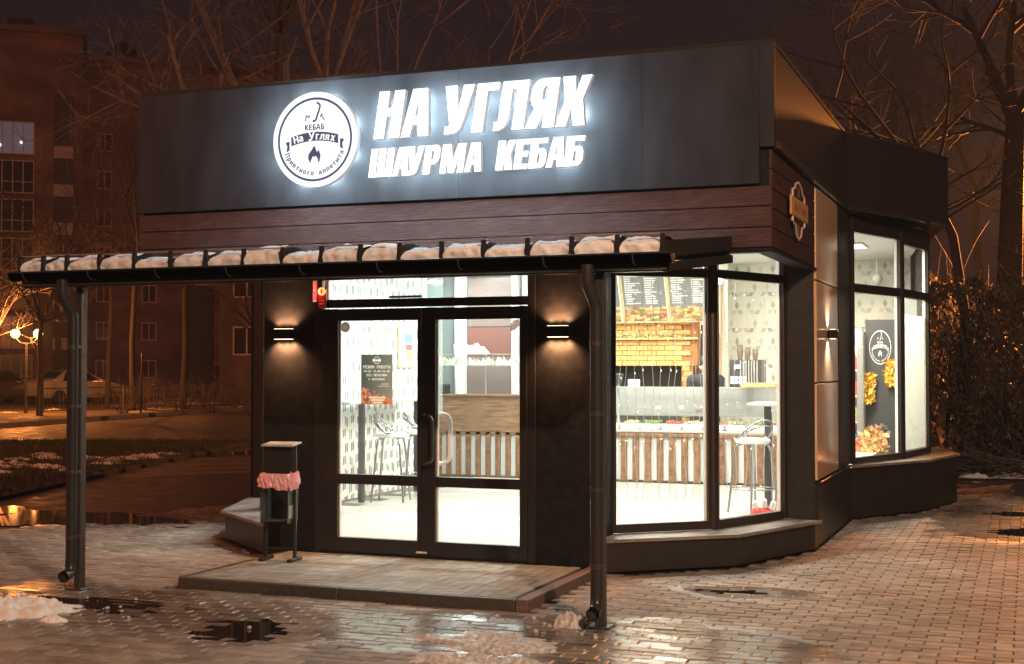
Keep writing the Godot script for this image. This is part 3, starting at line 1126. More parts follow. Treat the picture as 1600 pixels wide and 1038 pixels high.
func glazed(a: Vector2, b: Vector2, foot: float, panes: Array, top: float, w: float, called: String) -> void:
	var n := Node3D.new()
	n.name = numbered(K, called)
	K.add_child(n)
	var dir := (b - a).normalized()
	var l := a.distance_to(b)
	var bas := Basis(Vector3(dir.x, 0, dir.y), Vector3.UP, Vector3(dir.x, 0, dir.y).cross(Vector3.UP))
	var mid := (a + b) * 0.5
	var g := Geo.new()
	for s in [-1.0, 1.0]:
		var q: Vector2 = mid + dir * s * (l * 0.5 - w * 0.5)
		g.cbox(Vector3(q.x, (foot + top) * 0.5, q.y), Vector3(w, top - foot, 0.07), 0.004, bas)
	var rails := [[foot, panes[0][0]]]
	for k in panes.size():
		rails.append([panes[k][1], panes[k + 1][0] if k + 1 < panes.size() else top])
	for r in rails:
		g.box(Vector3(mid.x, (r[0] + r[1]) * 0.5, mid.y), Vector3(l - 2 * w, r[1] - r[0], 0.064), bas)
	part(n, "frame", g, M.brown_frame)
	for r in panes:
		pane_quad(n, "pane", a + dir * w, b - dir * w, r[0], r[1], M.glass)
		var e := Geo.new()
		for s in [-1.0, 1.0]:
			var q: Vector2 = mid + dir * s * (l * 0.5 - w - 0.007)
			e.box(Vector3(q.x, (r[0] + r[1]) * 0.5, q.y) - bas.z * 0.02, Vector3(0.014, r[1] - r[0], 0.03), bas)
		part(n, "glazing_bead", e, M.white)

# ---------------------------------------------------------------- inside the kiosk
func interior() -> void:
	var g := Geo.new()
	var room := PackedVector2Array([V2(-7.5, -12.3), V2(-7.35, -12.3), V2(-6.9, -11.25), V2(-6.2, -10.65), V2(-6.2, -10.3), V2(-3.2, -10.3), V2(-3.2, -10.6), V2(-2.5, -11.22), V2(-2.08, -12.25), V2(-1.9, -12.3), V2(-1.9, -14.8), V2(-1.45, -16.05), V2(-1.24, -17.2), V2(-1.45, -18.6), V2(-1.45, -19.4), V2(-9.2, -19.4), V2(-9.2, -16.3), V2(-7.55, -16.1)])
	# floor tiles, 60 x 30 cm, one by one where they show
	var tm := Geo.new()
	tm.cbox(Vector3.ZERO, Vector3(0.596, 0.016, 0.296), 0.0025)
	var mesh := tm.mesh()
	var row := 0
	var z := -10.45
	while z > -17.6:
		var x := -7.3 + (0.3 if row % 2 else 0.0)
		while x < -1.5:
			var ok := true
			for c in [V2(x - 0.28, z), V2(x + 0.28, z)]:
				if not Geometry2D.is_point_in_polygon(c, room):
					ok = false
			if ok:
				var o := part(K, "floor_tile", mesh, M.tile[rng.randi_range(0, 2)])
				o.position = Vector3(x, 0.092, z)
			x += 0.6
		z -= 0.3
		row += 1
	# walls and ceiling
	g = Geo.new()
	g.box(Vector3(-7.535, 1.62, -14.2), Vector3(0.05, 3.1, 3.9))
	part(K, "interior_wall", g, M.dash_paper, "wall papered with short grey strokes")
	g = Geo.new()
	g.box(Vector3(-3.24, 1.62, -19.30), Vector3(3.6, 3.1, 0.06))
	part(K, "interior_wall", g, M.cube_paper, "wall papered with grey lozenges")
	g = Geo.new()
	g.box(Vector3(-7.2, 1.62, -19.32), Vector3(4.2, 3.1, 0.06))
	g.box(Vector3(-8.4, 1.62, -16.2), Vector3(1.8, 3.1, 0.05))
	g.box(Vector3(-9.2, 1.62, -17.7), Vector3(0.05, 3.1, 3.1))
	g.box(Vector3(-1.925, 1.62, -13.55), Vector3(0.05, 3.1, 2.5))
	part(K, "interior_wall", g, M.white_wall)
	g = Geo.new()
	g.plan([V2(-7.56, -10.25), V2(-1.9, -10.25), V2(-1.9, -14.85), V2(-1.47, -16.05), V2(-1.26, -17.2), V2(-1.45, -18.6), V2(-1.45, -19.4), V2(-9.3, -19.4), V2(-9.3, -16.1), V2(-7.56, -16.0)], 3.14, 3.18)
	part(K, "ceiling", g, M.ceiling)
	# white posts and panels whose colours stand for reflections in dark windows
	for x in [[-7.995, 0.16], [-7.115, 0.09], [-8.75, 0.12]]:
		g = Geo.new()
		g.box(Vector3(x[0], 1.62, -18.58), Vector3(x[1], 3.05, 0.10))
		part(K, "interior_post", g, M.white)
	g = Geo.new()
	g.cbox(Vector3(-8.37, 1.75, -18.66), Vector3(0.62, 2.6, 0.03), 0.004)
	part(K, "tinted_panel", g, M.grey_panel)
	g = Geo.new()
	g.cbox(Vector3(-7.54, 2.62, -18.66), Vector3(0.74, 0.74, 0.03), 0.004)
	part(K, "tinted_panel", g, M.brown_panel)
	g = Geo.new()
	g.cbox(Vector3(-7.54, 2.02, -18.66), Vector3(0.74, 0.44, 0.03), 0.004)
	part(K, "tinted_panel", g, M.red_panel)
	g = Geo.new()
	g.cbox(Vector3(-7.54, 1.32, -18.66), Vector3(0.74, 0.95, 0.03), 0.004)
	part(K, "tinted_panel", g, M.brown_panel)
	g = Geo.new()
	g.cbox(Vector3(-6.65, 1.9, -18.66), Vector3(0.78, 2.3, 0.03), 0.004)
	part(K, "tinted_panel", g, M.white)
	# slim post at the end of the papered wall
	g = Geo.new()
	g.cbox(Vector3(-7.52, 1.62, -16.16), Vector3(0.10, 3.05, 0.12), 0.004)
	part(K, "interior_post", g, M.white)
	g = Geo.new()
	g.quad(Vector3(-7.45, 1.0, -16.1), Vector3(-7.30, 1.0, -16.35), Vector3(-7.30, 2.9, -16.35), Vector3(-7.45, 2.9, -16.1))
	part(K, "glass_screen", g, M.tinted)
	ceiling_lights()
	counters()
	kitchen()
	menus()
	furniture()
	bay_display()
	person()
	fairy_lights()

func ceiling_lights() -> void:
	var spots := [[-6.2, -12.3], [-4.3, -12.3], [-6.2, -14.6], [-4.2, -14.6], [-2.75, -13.8], [-6.3, -16.6], [-4.3, -16.6], [-2.15, -16.75], [-5.2, -18.2], [-7.6, -17.9]]  # all but the bay panel unseen, placed to light the shop and step
	var where := ["unseen, lighting the floor inside the left half of the doors", "unseen, lighting the floor and step by the right door", "unseen, lighting the bar table with the chrome stools", "unseen, lighting the middle of the shop", "unseen, lighting the high table by the corner window", "unseen, lighting the wooden counter", "unseen, lighting the glass counter", "seen through the rear bay window", "unseen, lighting the brick oven", "unseen, lighting the cream packets"]
	for k in spots.size():
		var t := thing("ceiling_light", "square white ceiling light panel " + where[k], "light", Vector3(spots[k][0], 3.14, spots[k][1]), 0.0, "ceiling panels in the kiosk")
		var g := Geo.new()
		g.cbox(Vector3(0, -0.012, 0), Vector3(0.62, 0.024, 0.62), 0.004)
		part(t, "frame", g, M.white)
		g = Geo.new()
		g.box(Vector3(0, -0.026, 0), Vector3(0.57, 0.004, 0.57))
		part(t, "diffuser", g, glow(lin(0.96, 1.0, 0.97), 2.2))
		var warm: bool = spots[k][0] > -4.6
		area(t, Vector3(0, -0.032, 0), Vector3.DOWN, Vector2(0.56, 0.56), lin(1.0, 0.94, 0.76) if warm else lin(0.85, 1.0, 0.95), IN_LIGHT * [1.0, 2.3, 0.42, 0.85, 1.15, 0.8, 0.9, 1.9, 0.9, 0.8][k])

const IN_LIGHT := 8.0

func counters() -> void:
	# wooden counter on the left
	var t := thing("counter", "wooden counter with a broad oak board over upright slats", "counter")
	var g := Geo.new()
	g.cbox(Vector3(-6.95, 0.985, -17.42), Vector3(2.75, 0.49, 0.04), 0.004)
	part(t, "front_board", g, M.oak)
	g = Geo.new()
	g.cbox(Vector3(-6.95, 1.245, -17.62), Vector3(2.8, 0.03, 0.5), 0.006)
	part(t, "worktop", g, M.oak)
	g = Geo.new()
	g.box(Vector3(-6.95, 0.42, -17.46), Vector3(2.75, 0.64, 0.02))
	part(t, "backing", g, M.slat_back)
	var x := -8.28
	while x < -5.6:
		g = Geo.new()
		g.cbox(Vector3(x, 0.43, -17.42), Vector3(0.075, 0.62, 0.035), 0.004)
		part(t, "slat", g, M.slat)
		x += 0.15
	g = Geo.new()
	g.box(Vector3(-6.95, 0.72, -17.425), Vector3(2.75, 0.04, 0.045))
	g.box(Vector3(-6.95, 0.115, -17.43), Vector3(2.75, 0.03, 0.03))
	part(t, "rail", g, M.slat)
	# display counter on the right
	t = thing("display_counter", "glass fronted food counter on a slatted wooden base", "counter")
	g = Geo.new()
	g.box(Vector3(-4.15, 0.42, -17.46), Vector3(2.75, 0.66, 0.02))
	part(t, "backing", g, M.slat_back)
	x = -5.44
	while x < -2.8:
		g = Geo.new()
		g.cbox(Vector3(x, 0.41, -17.42), Vector3(0.085, 0.60, 0.035), 0.004)
		part(t, "slat", g, M.slat)
		x += 0.167
	g = Geo.new()
	g.cbox(Vector3(-4.15, 0.735, -17.42), Vector3(2.76, 0.05, 0.05), 0.004)
	part(t, "rail", g, M.slat)
	g = Geo.new()
	g.cbox(Vector3(-4.15, 0.785, -17.72), Vector3(2.76, 0.03, 0.62), 0.004)
	part(t, "worktop", g, M.steel)
	g = Geo.new()
	g.cbox(Vector3(-4.15, 0.115, -17.43), Vector3(2.76, 0.03, 0.03), 0.003)
	part(t, "foot_rail", g, M.void)
	g = Geo.new()
	g.quad(Vector3(-5.5, 0.80, -17.42), Vector3(-2.8, 0.80, -17.42), Vector3(-2.8, 1.36, -17.5), Vector3(-5.5, 1.36, -17.5))
	part(t, "front_glass", g, M.glass)
	g = Geo.new()
	g.cbox(Vector3(-4.15, 1.37, -17.62), Vector3(2.72, 0.014, 0.30), 0.003)
	part(t, "top_shelf", g, M.steel)
	g = Geo.new()
	g.box(Vector3(-4.15, 1.17, -18.04), Vector3(2.76, 0.40, 0.02))
	part(t, "splashback", g, M.steel)
	g = Geo.new()
	g.cbox(Vector3(-4.15, 1.00, -17.80), Vector3(2.70, 0.03, 0.05), 0.004)
	g.cbox(Vector3(-4.15, 1.08, -17.9), Vector3(2.70, 0.012, 0.012), 0.002)
	part(t, "inner_rail", g, M.steel)
	for k in 9:
		g = Geo.new()
		var px := -5.35 + 0.29 * k
		g.cbox(Vector3(px, 0.84, -17.66), Vector3(0.26, 0.075, 0.30), 0.012)
		var tr := part(t, "food_tray", g, M.white)
		g = Geo.new()
		var c: Color = [lin(0.55, 0.24, 0.06), lin(0.62, 0.52, 0.30), lin(0.20, 0.34, 0.08), lin(0.62, 0.12, 0.06), lin(0.70, 0.62, 0.46)][k % 5]
		for j in 26:
			g.ball(Vector3(px + rng.randf_range(-0.10, 0.10), 0.885 + rng.randf_range(0, 0.028), -17.66 + rng.randf_range(-0.12, 0.12)), Vector3(1, 0.7, 1) * rng.randf_range(0.018, 0.034), 6)
		part(tr, "food", g, mk(c, 0.5))
	for k in 3:
		g = Geo.new()
		g.lathe([Vector2(0.0, 0), Vector2(0.05, 0), Vector2(0.055, 0.05), Vector2(0.0, 0.055)], 12, Transform3D(Basis(), Vector3(-4.72 + 0.33 * k, 1.07, -17.8)))
		part(t, "knob", g, M.white)
	# thin heat lamp over the counter
	t = thing("heat_lamp", "steel pillar lamp standing on the glass food counter", "lamp", Vector3(-5.22, 0.80, -17.55))
	g = Geo.new()
	g.rod(Vector3(0, 0, 0), Vector3(0, 0.62, 0), 0.018, 10)
	part(t, "post", g, M.steel)
	g = Geo.new()
	g.lathe([Vector2(0.035, 0.60), Vector2(0.075, 0.74), Vector2(0.07, 0.755), Vector2(0, 0.76)], 14)
	part(t, "shade", g, M.dark_steel)
	# things on the counters
	t = thing("squeeze_bottle", "tall white rounded bottle on the oak counter", "bottle", Vector3(-7.60, 1.26, -17.58))
	g = Geo.new()
	g.lathe([Vector2(0.0, 0), Vector2(0.055, 0.002), Vector2(0.058, 0.16), Vector2(0.05, 0.22), Vector2(0.03, 0.25), Vector2(0, 0.255)], 14)
	part(t, "body", g, M.white)
	t = thing("jar", "small brown jar with white lid on the oak counter", "jar", Vector3(-7.93, 1.26, -17.58))
	g = Geo.new()
	g.lathe([Vector2(0, 0), Vector2(0.035, 0), Vector2(0.035, 0.07), Vector2(0.02, 0.085)], 12)
	part(t, "body", g, mk(lin(0.42, 0.2, 0.12), 0.4))
	g = Geo.new()
	g.lathe([Vector2(0.024, 0.085), Vector2(0.024, 0.11), Vector2(0, 0.112)], 12)
	part(t, "lid", g, M.white)
	solo("storage_box", "low grey box at the left end of the oak counter", "box", Geo.new().cbox(Vector3(0, 0.07, 0), Vector3(0.34, 0.14, 0.2), 0.008), M.dark_steel, Vector3(-8.02, 1.26, -17.76))
	# glass shelf with cream packets
	t = thing("glass_shelf", "glass shelf on thin steel rods above the oak counter", "shelf")
	g = Geo.new()
	g.box(Vector3(-7.25, 1.665, -17.62), Vector3(2.1, 0.012, 0.3))
	g.box(Vector3(-7.25, 1.825, -17.62), Vector3(2.1, 0.010, 0.3))
	part(t, "shelf_board", g, M.shelf_glass)
	g = Geo.new()
	for sx in [-8.25, -7.25, -6.25]:
		g.rod(Vector3(sx, 1.26, -17.75), Vector3(sx, 1.84, -17.75), 0.008, 6)
	part(t, "rod", g, M.steel)
	for k in 16:
		g = Geo.new()
		var px := -8.12 + 0.1 * k
		var a := rng.randf_range(-0.5, 0.5)
		for j in 4:
			var w := 0.05 + 0.02 * rng.randf()
			var o := Vector3(px + rng.randf_range(-0.05, 0.05), 1.672, -17.60 + rng.randf_range(-0.08, 0.08))
			var tip := o + Vector3(rng.randf_range(-0.05, 0.05), rng.randf_range(0.08, 0.14), rng.randf_range(-0.02, 0.04))
			var d := Vector3(cos(a + j), 0, sin(a + j)) * w
			g.tri(o - d, o + d, tip)
			g.tri(o + d, o - d + Vector3(0, 0, -0.06), tip)
			g.tri(o - d + Vector3(0, 0.0, -0.06), o - d, tip)
		solo("paper_packet", "crumpled cream paper packet on the lower glass shelf", "packet", g, M.paper, Vector3.ZERO, 0, "cream packets in a row on the glass shelf")
	g = Geo.new()
	var cx := -7.68
	for k in 6:
		var b := cx + 0.075 * k
		var hh: float = [0.15, 0.16, 0.14, 0.13, 0.16, 0.11][k]
		g.prism(PackedVector2Array([Vector2(b, 1.832), Vector2(b + 0.15, 1.832), Vector2(b + 0.02 + 0.02 * k * 0.3, 1.832 + hh), Vector2(b - 0.02, 1.832 + hh * 0.9)]), -17.62 - 0.012 * k, -17.614 - 0.012 * k)
	solo("flatbread_sleeves", "fan of white paper sleeves on the upper glass shelf", "paper sleeves", g, M.white)
	solo("steel_tray", "shallow steel tray at the left end of the upper glass shelf", "tray", Geo.new().cbox(Vector3(0, 0.03, 0), Vector3(0.34, 0.06, 0.22), 0.015), M.steel, Vector3(-8.2, 1.832, -17.62))
	# coffee machine at the right end
	t = thing("coffee_machine", "dark ribbed coffee machine with lit buttons and cups on top", "coffee machine", Vector3(-3.47, 1.38, -17.66))
	g = Geo.new()
	g.cbox(Vector3(0, 0.18, 0), Vector3(0.42, 0.36, 0.36), 0.012)
	part(t, "body", g, M.dark_steel)
	for k in 7:
		g = Geo.new()
		g.box(Vector3(-0.06 + 0.036 * k, 0.18, 0.184), Vector3(0.012, 0.34, 0.012))
		part(t, "rib", g, M.steel)
	for k in 8:
		g = Geo.new()
		g.cbox(Vector3(-0.17 + 0.055 * (k % 4), 0.10 - 0.055 * (k / 4) + 0.02, 0.193), Vector3(0.042, 0.042, 0.008), 0.003)
		part(t, "button_light", g, glow(lin(0.9, 0.97, 1.0), 1.2))
	g = Geo.new()
	g.box(Vector3(-0.10, 0.27, 0.192), Vector3(0.09, 0.05, 0.008))
	part(t, "display_screen", g, glow(lin(0.15, 0.25, 1.0), 0.9))
	for k in 3:
		g = Geo.new()
		g.lathe([Vector2(0.03, 0.0), Vector2(0.042, 0.11)], 12, Transform3D(Basis(), Vector3(-0.10 + 0.10 * k, 0.36, 0.02)))
		g.lathe([Vector2(0.044, 0.11), Vector2(0.034, 0.20), Vector2(0, 0.20)], 12, Transform3D(Basis(), Vector3(-0.10 + 0.10 * k, 0.36, 0.02)))
		var cup := solo("paper_cups", "stack of paper cups %s on the coffee machine" % ["at the left", "in the middle", "at the right"][k], "cup", g, M.cup, Vector3(-3.47, 1.38, -17.66), 0, "paper cups on the coffee machine")
		cup.scale.y = [1.0, 0.85, 0.7][k]
		cup.position.y += 0.36 * (1.0 - cup.scale.y)
	solo("wooden_board", "pale wooden board lying on the steel shelf below the coffee machine", "board", Geo.new().cbox(Vector3(0, 0.03, 0), Vector3(0.44, 0.06, 0.2), 0.008), mk(lin(0.62, 0.42, 0.18), 0.6), Vector3(-3.27, 1.378, -17.40))
	solo("till_display", "small white till display on the glass counter", "till", Geo.new().cbox(Vector3(0, 0.05, 0), Vector3(0.16, 0.10, 0.05), 0.008), M.white, Vector3(-5.0, 1.378, -17.55))

func kitchen() -> void:
	# brick oven front with garlands
	var t := thing("brick_oven", "yellow brick oven front with a wide dark mouth", "oven")
	var g := Geo.new()
	g.box(Vector3(-5.5, 2.0, -18.60), Vector3(2.3, 0.68, 0.14))
	g.box(Vector3(-4.50, 1.2, -18.60), Vector3(0.17, 0.92, 0.12))
	part(t, "mortar_core", g, M.mortar)
	var bm := []
	for w in [0.242, 0.118]:
		var q := Geo.new()
		q.cbox(Vector3.ZERO, Vector3(w, 0.066, 0.05), 0.005)
		bm.append(q.mesh())
	for r in 9:
		var y := 1.695 + 0.073 * r
		var x := -6.56 + (0.125 if r % 2 else 0.0)
		while x < -4.45:
			var o := part(t, "brick", bm[0], M.brick[rng.randi_range(0, 2)])
			o.position = Vector3(x, y, -18.52 + rng.randf_range(-0.002, 0.002))
			x += 0.249
	for r in 12:
		var o := part(t, "brick", bm[1], M.brick[rng.randi_range(0, 2)])
		o.position = Vector3(-4.50 + (0.012 if r % 2 else -0.012), 1.622 - 0.073 * r, -18.53)
	g = Geo.new()
	g.cbox(Vector3(-5.5, 2.045, -18.47), Vector3(2.34, 0.03, 0.10), 0.005)
	g.cbox(Vector3(-5.5, 2.29, -18.46), Vector3(2.4, 0.04, 0.16), 0.006)
	part(t, "ledge", g, M.brick[2])
	g = Geo.new()
	g.box(Vector3(-5.6, 1.25, -18.9), Vector3(2.0, 0.82, 0.05))
	g.box(Vector3(-5.6, 1.66, -18.75), Vector3(2.0, 0.02, 0.3))
	part(t, "oven_mouth", g, M.void)
	# pinkish brick wall to the right of it
	var w := thing("brick_wall", "pale pinkish brick wall between the oven and the papered wall", "wall")
	g = Geo.new()
	g.box(Vector3(-4.23, 1.62, -18.95), Vector3(0.46, 3.0, 0.08))
	part(w, "mortar_core", g, M.paper)
	for r in 26:
		var y := 1.02 + 0.073 * r
		for c in 2:
			var o := part(w, "brick", bm[(c + r) % 2], M.pink_brick)
			o.position = Vector3((-4.334 if c == 0 else -4.147) if (c + r) % 2 == 0 and c == 0 or (c + r) % 2 == 1 and c == 1 else (-4.396 if c == 0 else -4.209), y, -18.895)
	g = Geo.new()
	g.box(Vector3(-4.30, 1.62, -18.75), Vector3(0.10, 1.25, 0.06))
	part(w, "dark_post", g, M.dark_steel)
	# two garlands along the ledges
	for k in 2:
		var yy: float = [2.075, 2.325][k]
		var gar := thing("garland", ["lower", "upper"][k] + " tinsel garland of dull green and gold along the brick oven", "garland", Vector3.ZERO, 0, "garlands on the brick oven")
		g = Geo.new()
		var pts := []
		for i in 25:
			pts.append(Vector3(-6.5 + 0.0845 * i, yy + 0.012 * sin(i * 1.3), -18.44))
		g.tube(pts, [0.012], 5)
		part(gar, "cord", g, mk(lin(0.25, 0.22, 0.08), 0.7))
		for col in 2:
			g = Geo.new()
			for i in 230:
				var p := Vector3(-6.5 + 2.03 * rng.randf(), yy + rng.randf_range(-0.03, 0.03), -18.43 + rng.randf_range(-0.03, 0.03))
				var d := Vector3(rng.randfn(), rng.randfn(), rng.randfn()).normalized() * rng.randf_range(0.025, 0.05)
				var s := d.cross(Vector3(0.3, 0.5, 0.8)).normalized() * 0.008
				g.tri(p - s, p + s, p + d)
			part(gar, "tinsel", g, [mk(lin(0.16, 0.17, 0.05), 0.5), mk(lin(0.60, 0.42, 0.12), 0.4)][col])

func menus() -> void:
	var r := RandomNumberGenerator.new()
	r.seed = 8
	for k in 4:
		var seed_ := 30 + k
		var tex := menu_tex(seed_)
		var t := thing("menu_board", ["outermost grey menu board at the far left of the row over the oven", "second grey menu board from the left over the oven", "grey menu board with a red heading over the oven", "grey menu board over the pinkish bricks"][k], "menu board", Vector3(-6.28 + 0.66 * k, 2.62, -17.95), 0, "menu boards above the counter")
		t.rotation.x = 0.37
		var g := Geo.new()
		g.uvquad(Vector3(-0.30, -0.36, 0.012), Vector3(0.30, -0.36, 0.012), Vector3(0.30, 0.42, 0.012), Vector3(-0.30, 0.42, 0.012))
		var m := mk(Color.WHITE, 0.5)
		m.albedo_texture = tex
		part(t, "print", g, m)
		g = Geo.new()
		g.cbox(Vector3(-0.322, 0.03, 0), Vector3(0.045, 0.84, 0.04), 0.004)
		part(t, "side_frame", g, mk(lin(0.62, 0.44, 0.22), 0.5))
		g = Geo.new()
		g.box(Vector3(0, 0.03, -0.008), Vector3(0.60, 0.80, 0.02))
		part(t, "backing", g, M.white)
		g = Geo.new()
		g.rod(Vector3(-0.25, 0.42, 0), Vector3(-0.25, 0.52, -0.2), 0.004, 5)
		g.rod(Vector3(0.25, 0.42, 0), Vector3(0.25, 0.52, -0.2), 0.004, 5)
		part(t, "wire", g, M.steel)

func menu_tex(s: int) -> ImageTexture:               # rows of small white print on grey, a band of food at the foot
	var im := Image.create(240, 312, false, Image.FORMAT_RGB8)
	im.fill(lin(0.20, 0.20, 0.205).linear_to_srgb())
	var r := RandomNumberGenerator.new()
	r.seed = s
	im.fill_rect(Rect2i(60, 8, 110, 16), Color(0.85, 0.85, 0.83) if s != 32 else Color(0.85, 0.35, 0.3))
	for col in 2:
		var y := 34
		while y < 206:
			var w := r.randi_range(34, 92)
			im.fill_rect(Rect2i(12 + col * 114, y, w, 5), Color(0.95, 0.95, 0.94))
			if r.randf() < 0.7:
				im.fill_rect(Rect2i(12 + col * 114, y + 7, int(w * 0.7), 2), Color(0.75, 0.75, 0.74))
			y += 13
	for k in 150:
		var c: Color = [Color(0.80, 0.62, 0.40), Color(0.75, 0.30, 0.20), Color(0.92, 0.82, 0.58), Color(0.50, 0.55, 0.30), Color(0.86, 0.72, 0.5)][r.randi_range(0, 4)]
		var cx := r.randi_range(0, 239)
		var cy := r.randi_range(230, 305)
		var rx := r.randi_range(8, 26)
		var ry := r.randi_range(3, 8)
		for yy in range(maxi(cy - ry, 212), mini(cy + ry, 312)):
			for xx in range(maxi(cx - rx, 0), mini(cx + rx, 240)):
				var q := Vector2(float(xx - cx) / rx, float(yy - cy) / ry)
				if q.length_squared() < 1.0:
					im.set_pixel(xx, yy, c * (0.85 + 0.2 * (1.0 - q.y) * 0.5))
	return ImageTexture.create_from_image(im)

func stool_mesh() -> Node3D:
	var t := thing("bar_stool", "", "bar stool")
	var g := Geo.new()
	g.lathe([Vector2(0, 0.735), Vector2(0.165, 0.735), Vector2(0.185, 0.75), Vector2(0.185, 0.775), Vector2(0.165, 0.79), Vector2(0, 0.792)], 22)
	part(t, "seat", g, M.white)
	for k in 4:
		var a := PI / 4 + k * PI / 2
		var d := Vector3(cos(a), 0, sin(a))
		g = Geo.new()
		g.tube([d * 0.10 + Vector3(0, 0.735, 0), d * 0.165 + Vector3(0, 0.715, 0), d * 0.185 + Vector3(0, 0.66, 0), d * 0.265], [0.0125], 8)
		part(t, "leg", g, M.chrome)
	g = Geo.new()
	var ring := []
	for k in 25:
		var a := TAU * k / 24
		ring.append(Vector3(cos(a) * 0.225, 0.26, sin(a) * 0.225))
	g.tube(ring, [0.009], 6, false)
	part(t, "foot_ring", g, M.chrome)
	g = Geo.new()
	for h in 2:
		var arc := []
		for k in 21:
			var a := lerpf(-0.15 - 0.12 * h, PI + 0.15 + 0.12 * h, k / 20.0)
			arc.append(Vector3(cos(a) * 0.205, 0.79 + (0.20 - 0.06 * h) * sin(clampf(a, 0, PI)), sin(a) * 0.19 + 0.01))
		g.tube(arc, [0.011], 7)
	part(t, "back_rail", g, M.chrome)
	return t

func furniture() -> void:
	# bar table along the papered left wall
	var t := thing("bar_table", "long grey bar table along the papered left wall", "table", Vector3(-7.22, 0.1, -14.3))
	var g := Geo.new()
	g.cbox(Vector3(0, 1.145, 0), Vector3(0.46, 0.035, 2.3), 0.006)
	part(t, "tabletop", g, M.table_grey)
	for s in [-0.86, 0.62]:
		g = Geo.new()
		g.cbox(Vector3(0.10, 0.565, s), Vector3(0.06, 1.13, 0.06), 0.004)
		part(t, "leg", g, M.dark_steel)
	var st := stool_mesh()
	st.position = Vector3(-6.88, 0.1, -13.95)
	st.rotation.y = -1.35
	st.set_meta("label", "chrome bar stool with white seat nearest the doors at the left bar table")
	st.set_meta("group", "chrome bar stools")
	copy_of(st, "chrome bar stool with white seat second from the doors at the left bar table", Vector3(-6.86, 0.1, -14.7), -1.15, "chrome bar stools")
	# high table by the corner window
	t = thing("high_table", "grey high table on square legs behind the corner window", "table", Vector3(-2.42, 0.1, -14.55))
	g = Geo.new()
	g.cbox(Vector3(0, 1.145, 0), Vector3(0.78, 0.035, 0.62), 0.006)
	part(t, "tabletop", g, M.table_grey)
	for s in [V2(-0.20, 0.12), V2(0.27, 0.1)]:
		g = Geo.new()
		g.cbox(Vector3(s.x, 0.565, s.y), Vector3(0.075, 1.13, 0.075), 0.004)
		part(t, "leg", g, M.dark_steel)
	copy_of(st, "chrome bar stool standing under the high table by the corner window", Vector3(-2.74, 0.1, -14.2), 0.9, "chrome bar stools")
	copy_of(st, "chrome bar stool against the right wall beside the high table", Vector3(-2.22, 0.1, -14.0), -0.6, "chrome bar stools")
	# small picture and price list on the left wall
	t = thing("wall_notice", "narrow framed notice with blue and red pictures on the papered wall", "notice", Vector3(-7.505, 1.90, -15.62), PI / 2)
	g = Geo.new()
	g.cbox(Vector3(0, 0, 0.006), Vector3(0.44, 0.54, 0.012), 0.003)
	part(t, "frame", g, mk(lin(0.62, 0.45, 0.28), 0.6))
	g = Geo.new()
	g.box(Vector3(0, 0, 0.014), Vector3(0.40, 0.50, 0.004))
	part(t, "sheet", g, M.white)
	for q in [[0.06, 0.11, 0.22, 0.12, lin(0.22, 0.58, 0.74)], [0.08, 0.0, 0.18, 0.07, lin(0.75, 0.16, 0.16)], [0.09, -0.11, 0.16, 0.14, lin(0.52, 0.40, 0.28)]]:
		g = Geo.new()
		g.box(Vector3(q[0], q[1], 0.018), Vector3(q[2], q[3], 0.003))
		part(t, "picture", g, mk(q[4], 0.6))
	# green notice and red bag behind the corner window
	t = thing("green_notice", "green notice with white lines behind the high table", "notice", Vector3(-2.88, 1.0, -17.05))
	g = Geo.new()
	g.cbox(Vector3(0, 0.0, 0), Vector3(0.23, 0.20, 0.012), 0.004)
	part(t, "board", g, mk(lin(0.06, 0.42, 0.10), 0.5))
	for k in 2:
		g = Geo.new()
		g.box(Vector3(0.0, 0.035 - 0.08 * k, 0.009), Vector3(0.14, 0.014, 0.004))
		part(t, "white_line", g, M.white)
	g = Geo.new()
	g.rod(Vector3(0, -0.1, -0.02), Vector3(0, -0.9, -0.02), 0.012, 8)
	g.cbox(Vector3(0, -0.89, -0.02), Vector3(0.2, 0.02, 0.2), 0.004)
	part(t, "stand", g, M.steel)
	t = thing("shopping_bag", "crumpled red and white bag on the floor inside the corner window", "bag", Vector3(-2.36, 0.1, -12.75))
	g = Geo.new()
	g.field(14, 14, func(u: float, v: float) -> Vector3:
		var x := u * 2 - 1
		var z2 := v * 2 - 1
		var rr := maxf(absf(x), absf(z2))
		return Vector3(x * 0.15, (1.0 - pow(rr, 6)) * (0.20 + 0.06 * fn.get_noise_2d(x * 3, z2 * 3 + 7)), z2 * 0.10))
	part(t, "bag_body", g, mk(lin(0.62, 0.05, 0.04), 0.5))
	for k in 3:
		g = Geo.new()
		g.cbox(Vector3(-0.07 + 0.08 * k, 0.235 + 0.02 * (k % 2), 0.03), Vector3(0.05, 0.09, 0.05), 0.012, Basis.from_euler(Vector3(0.2, 0.3 * k, 0.35 - 0.3 * k)))
		part(t, "packet", g, M.white)
	# radiator under the side wall
	t = thing("radiator", "cream ribbed radiator on the right wall by the corner window", "radiator", Vector3(-1.99, 0.22, -13.5), -PI / 2)
	for k in 9:
		g = Geo.new()
		g.cbox(Vector3(-0.36 + 0.09 * k, 0.25, 0.045), Vector3(0.075, 0.5, 0.07), 0.012)
		part(t, "rib", g, M.white)

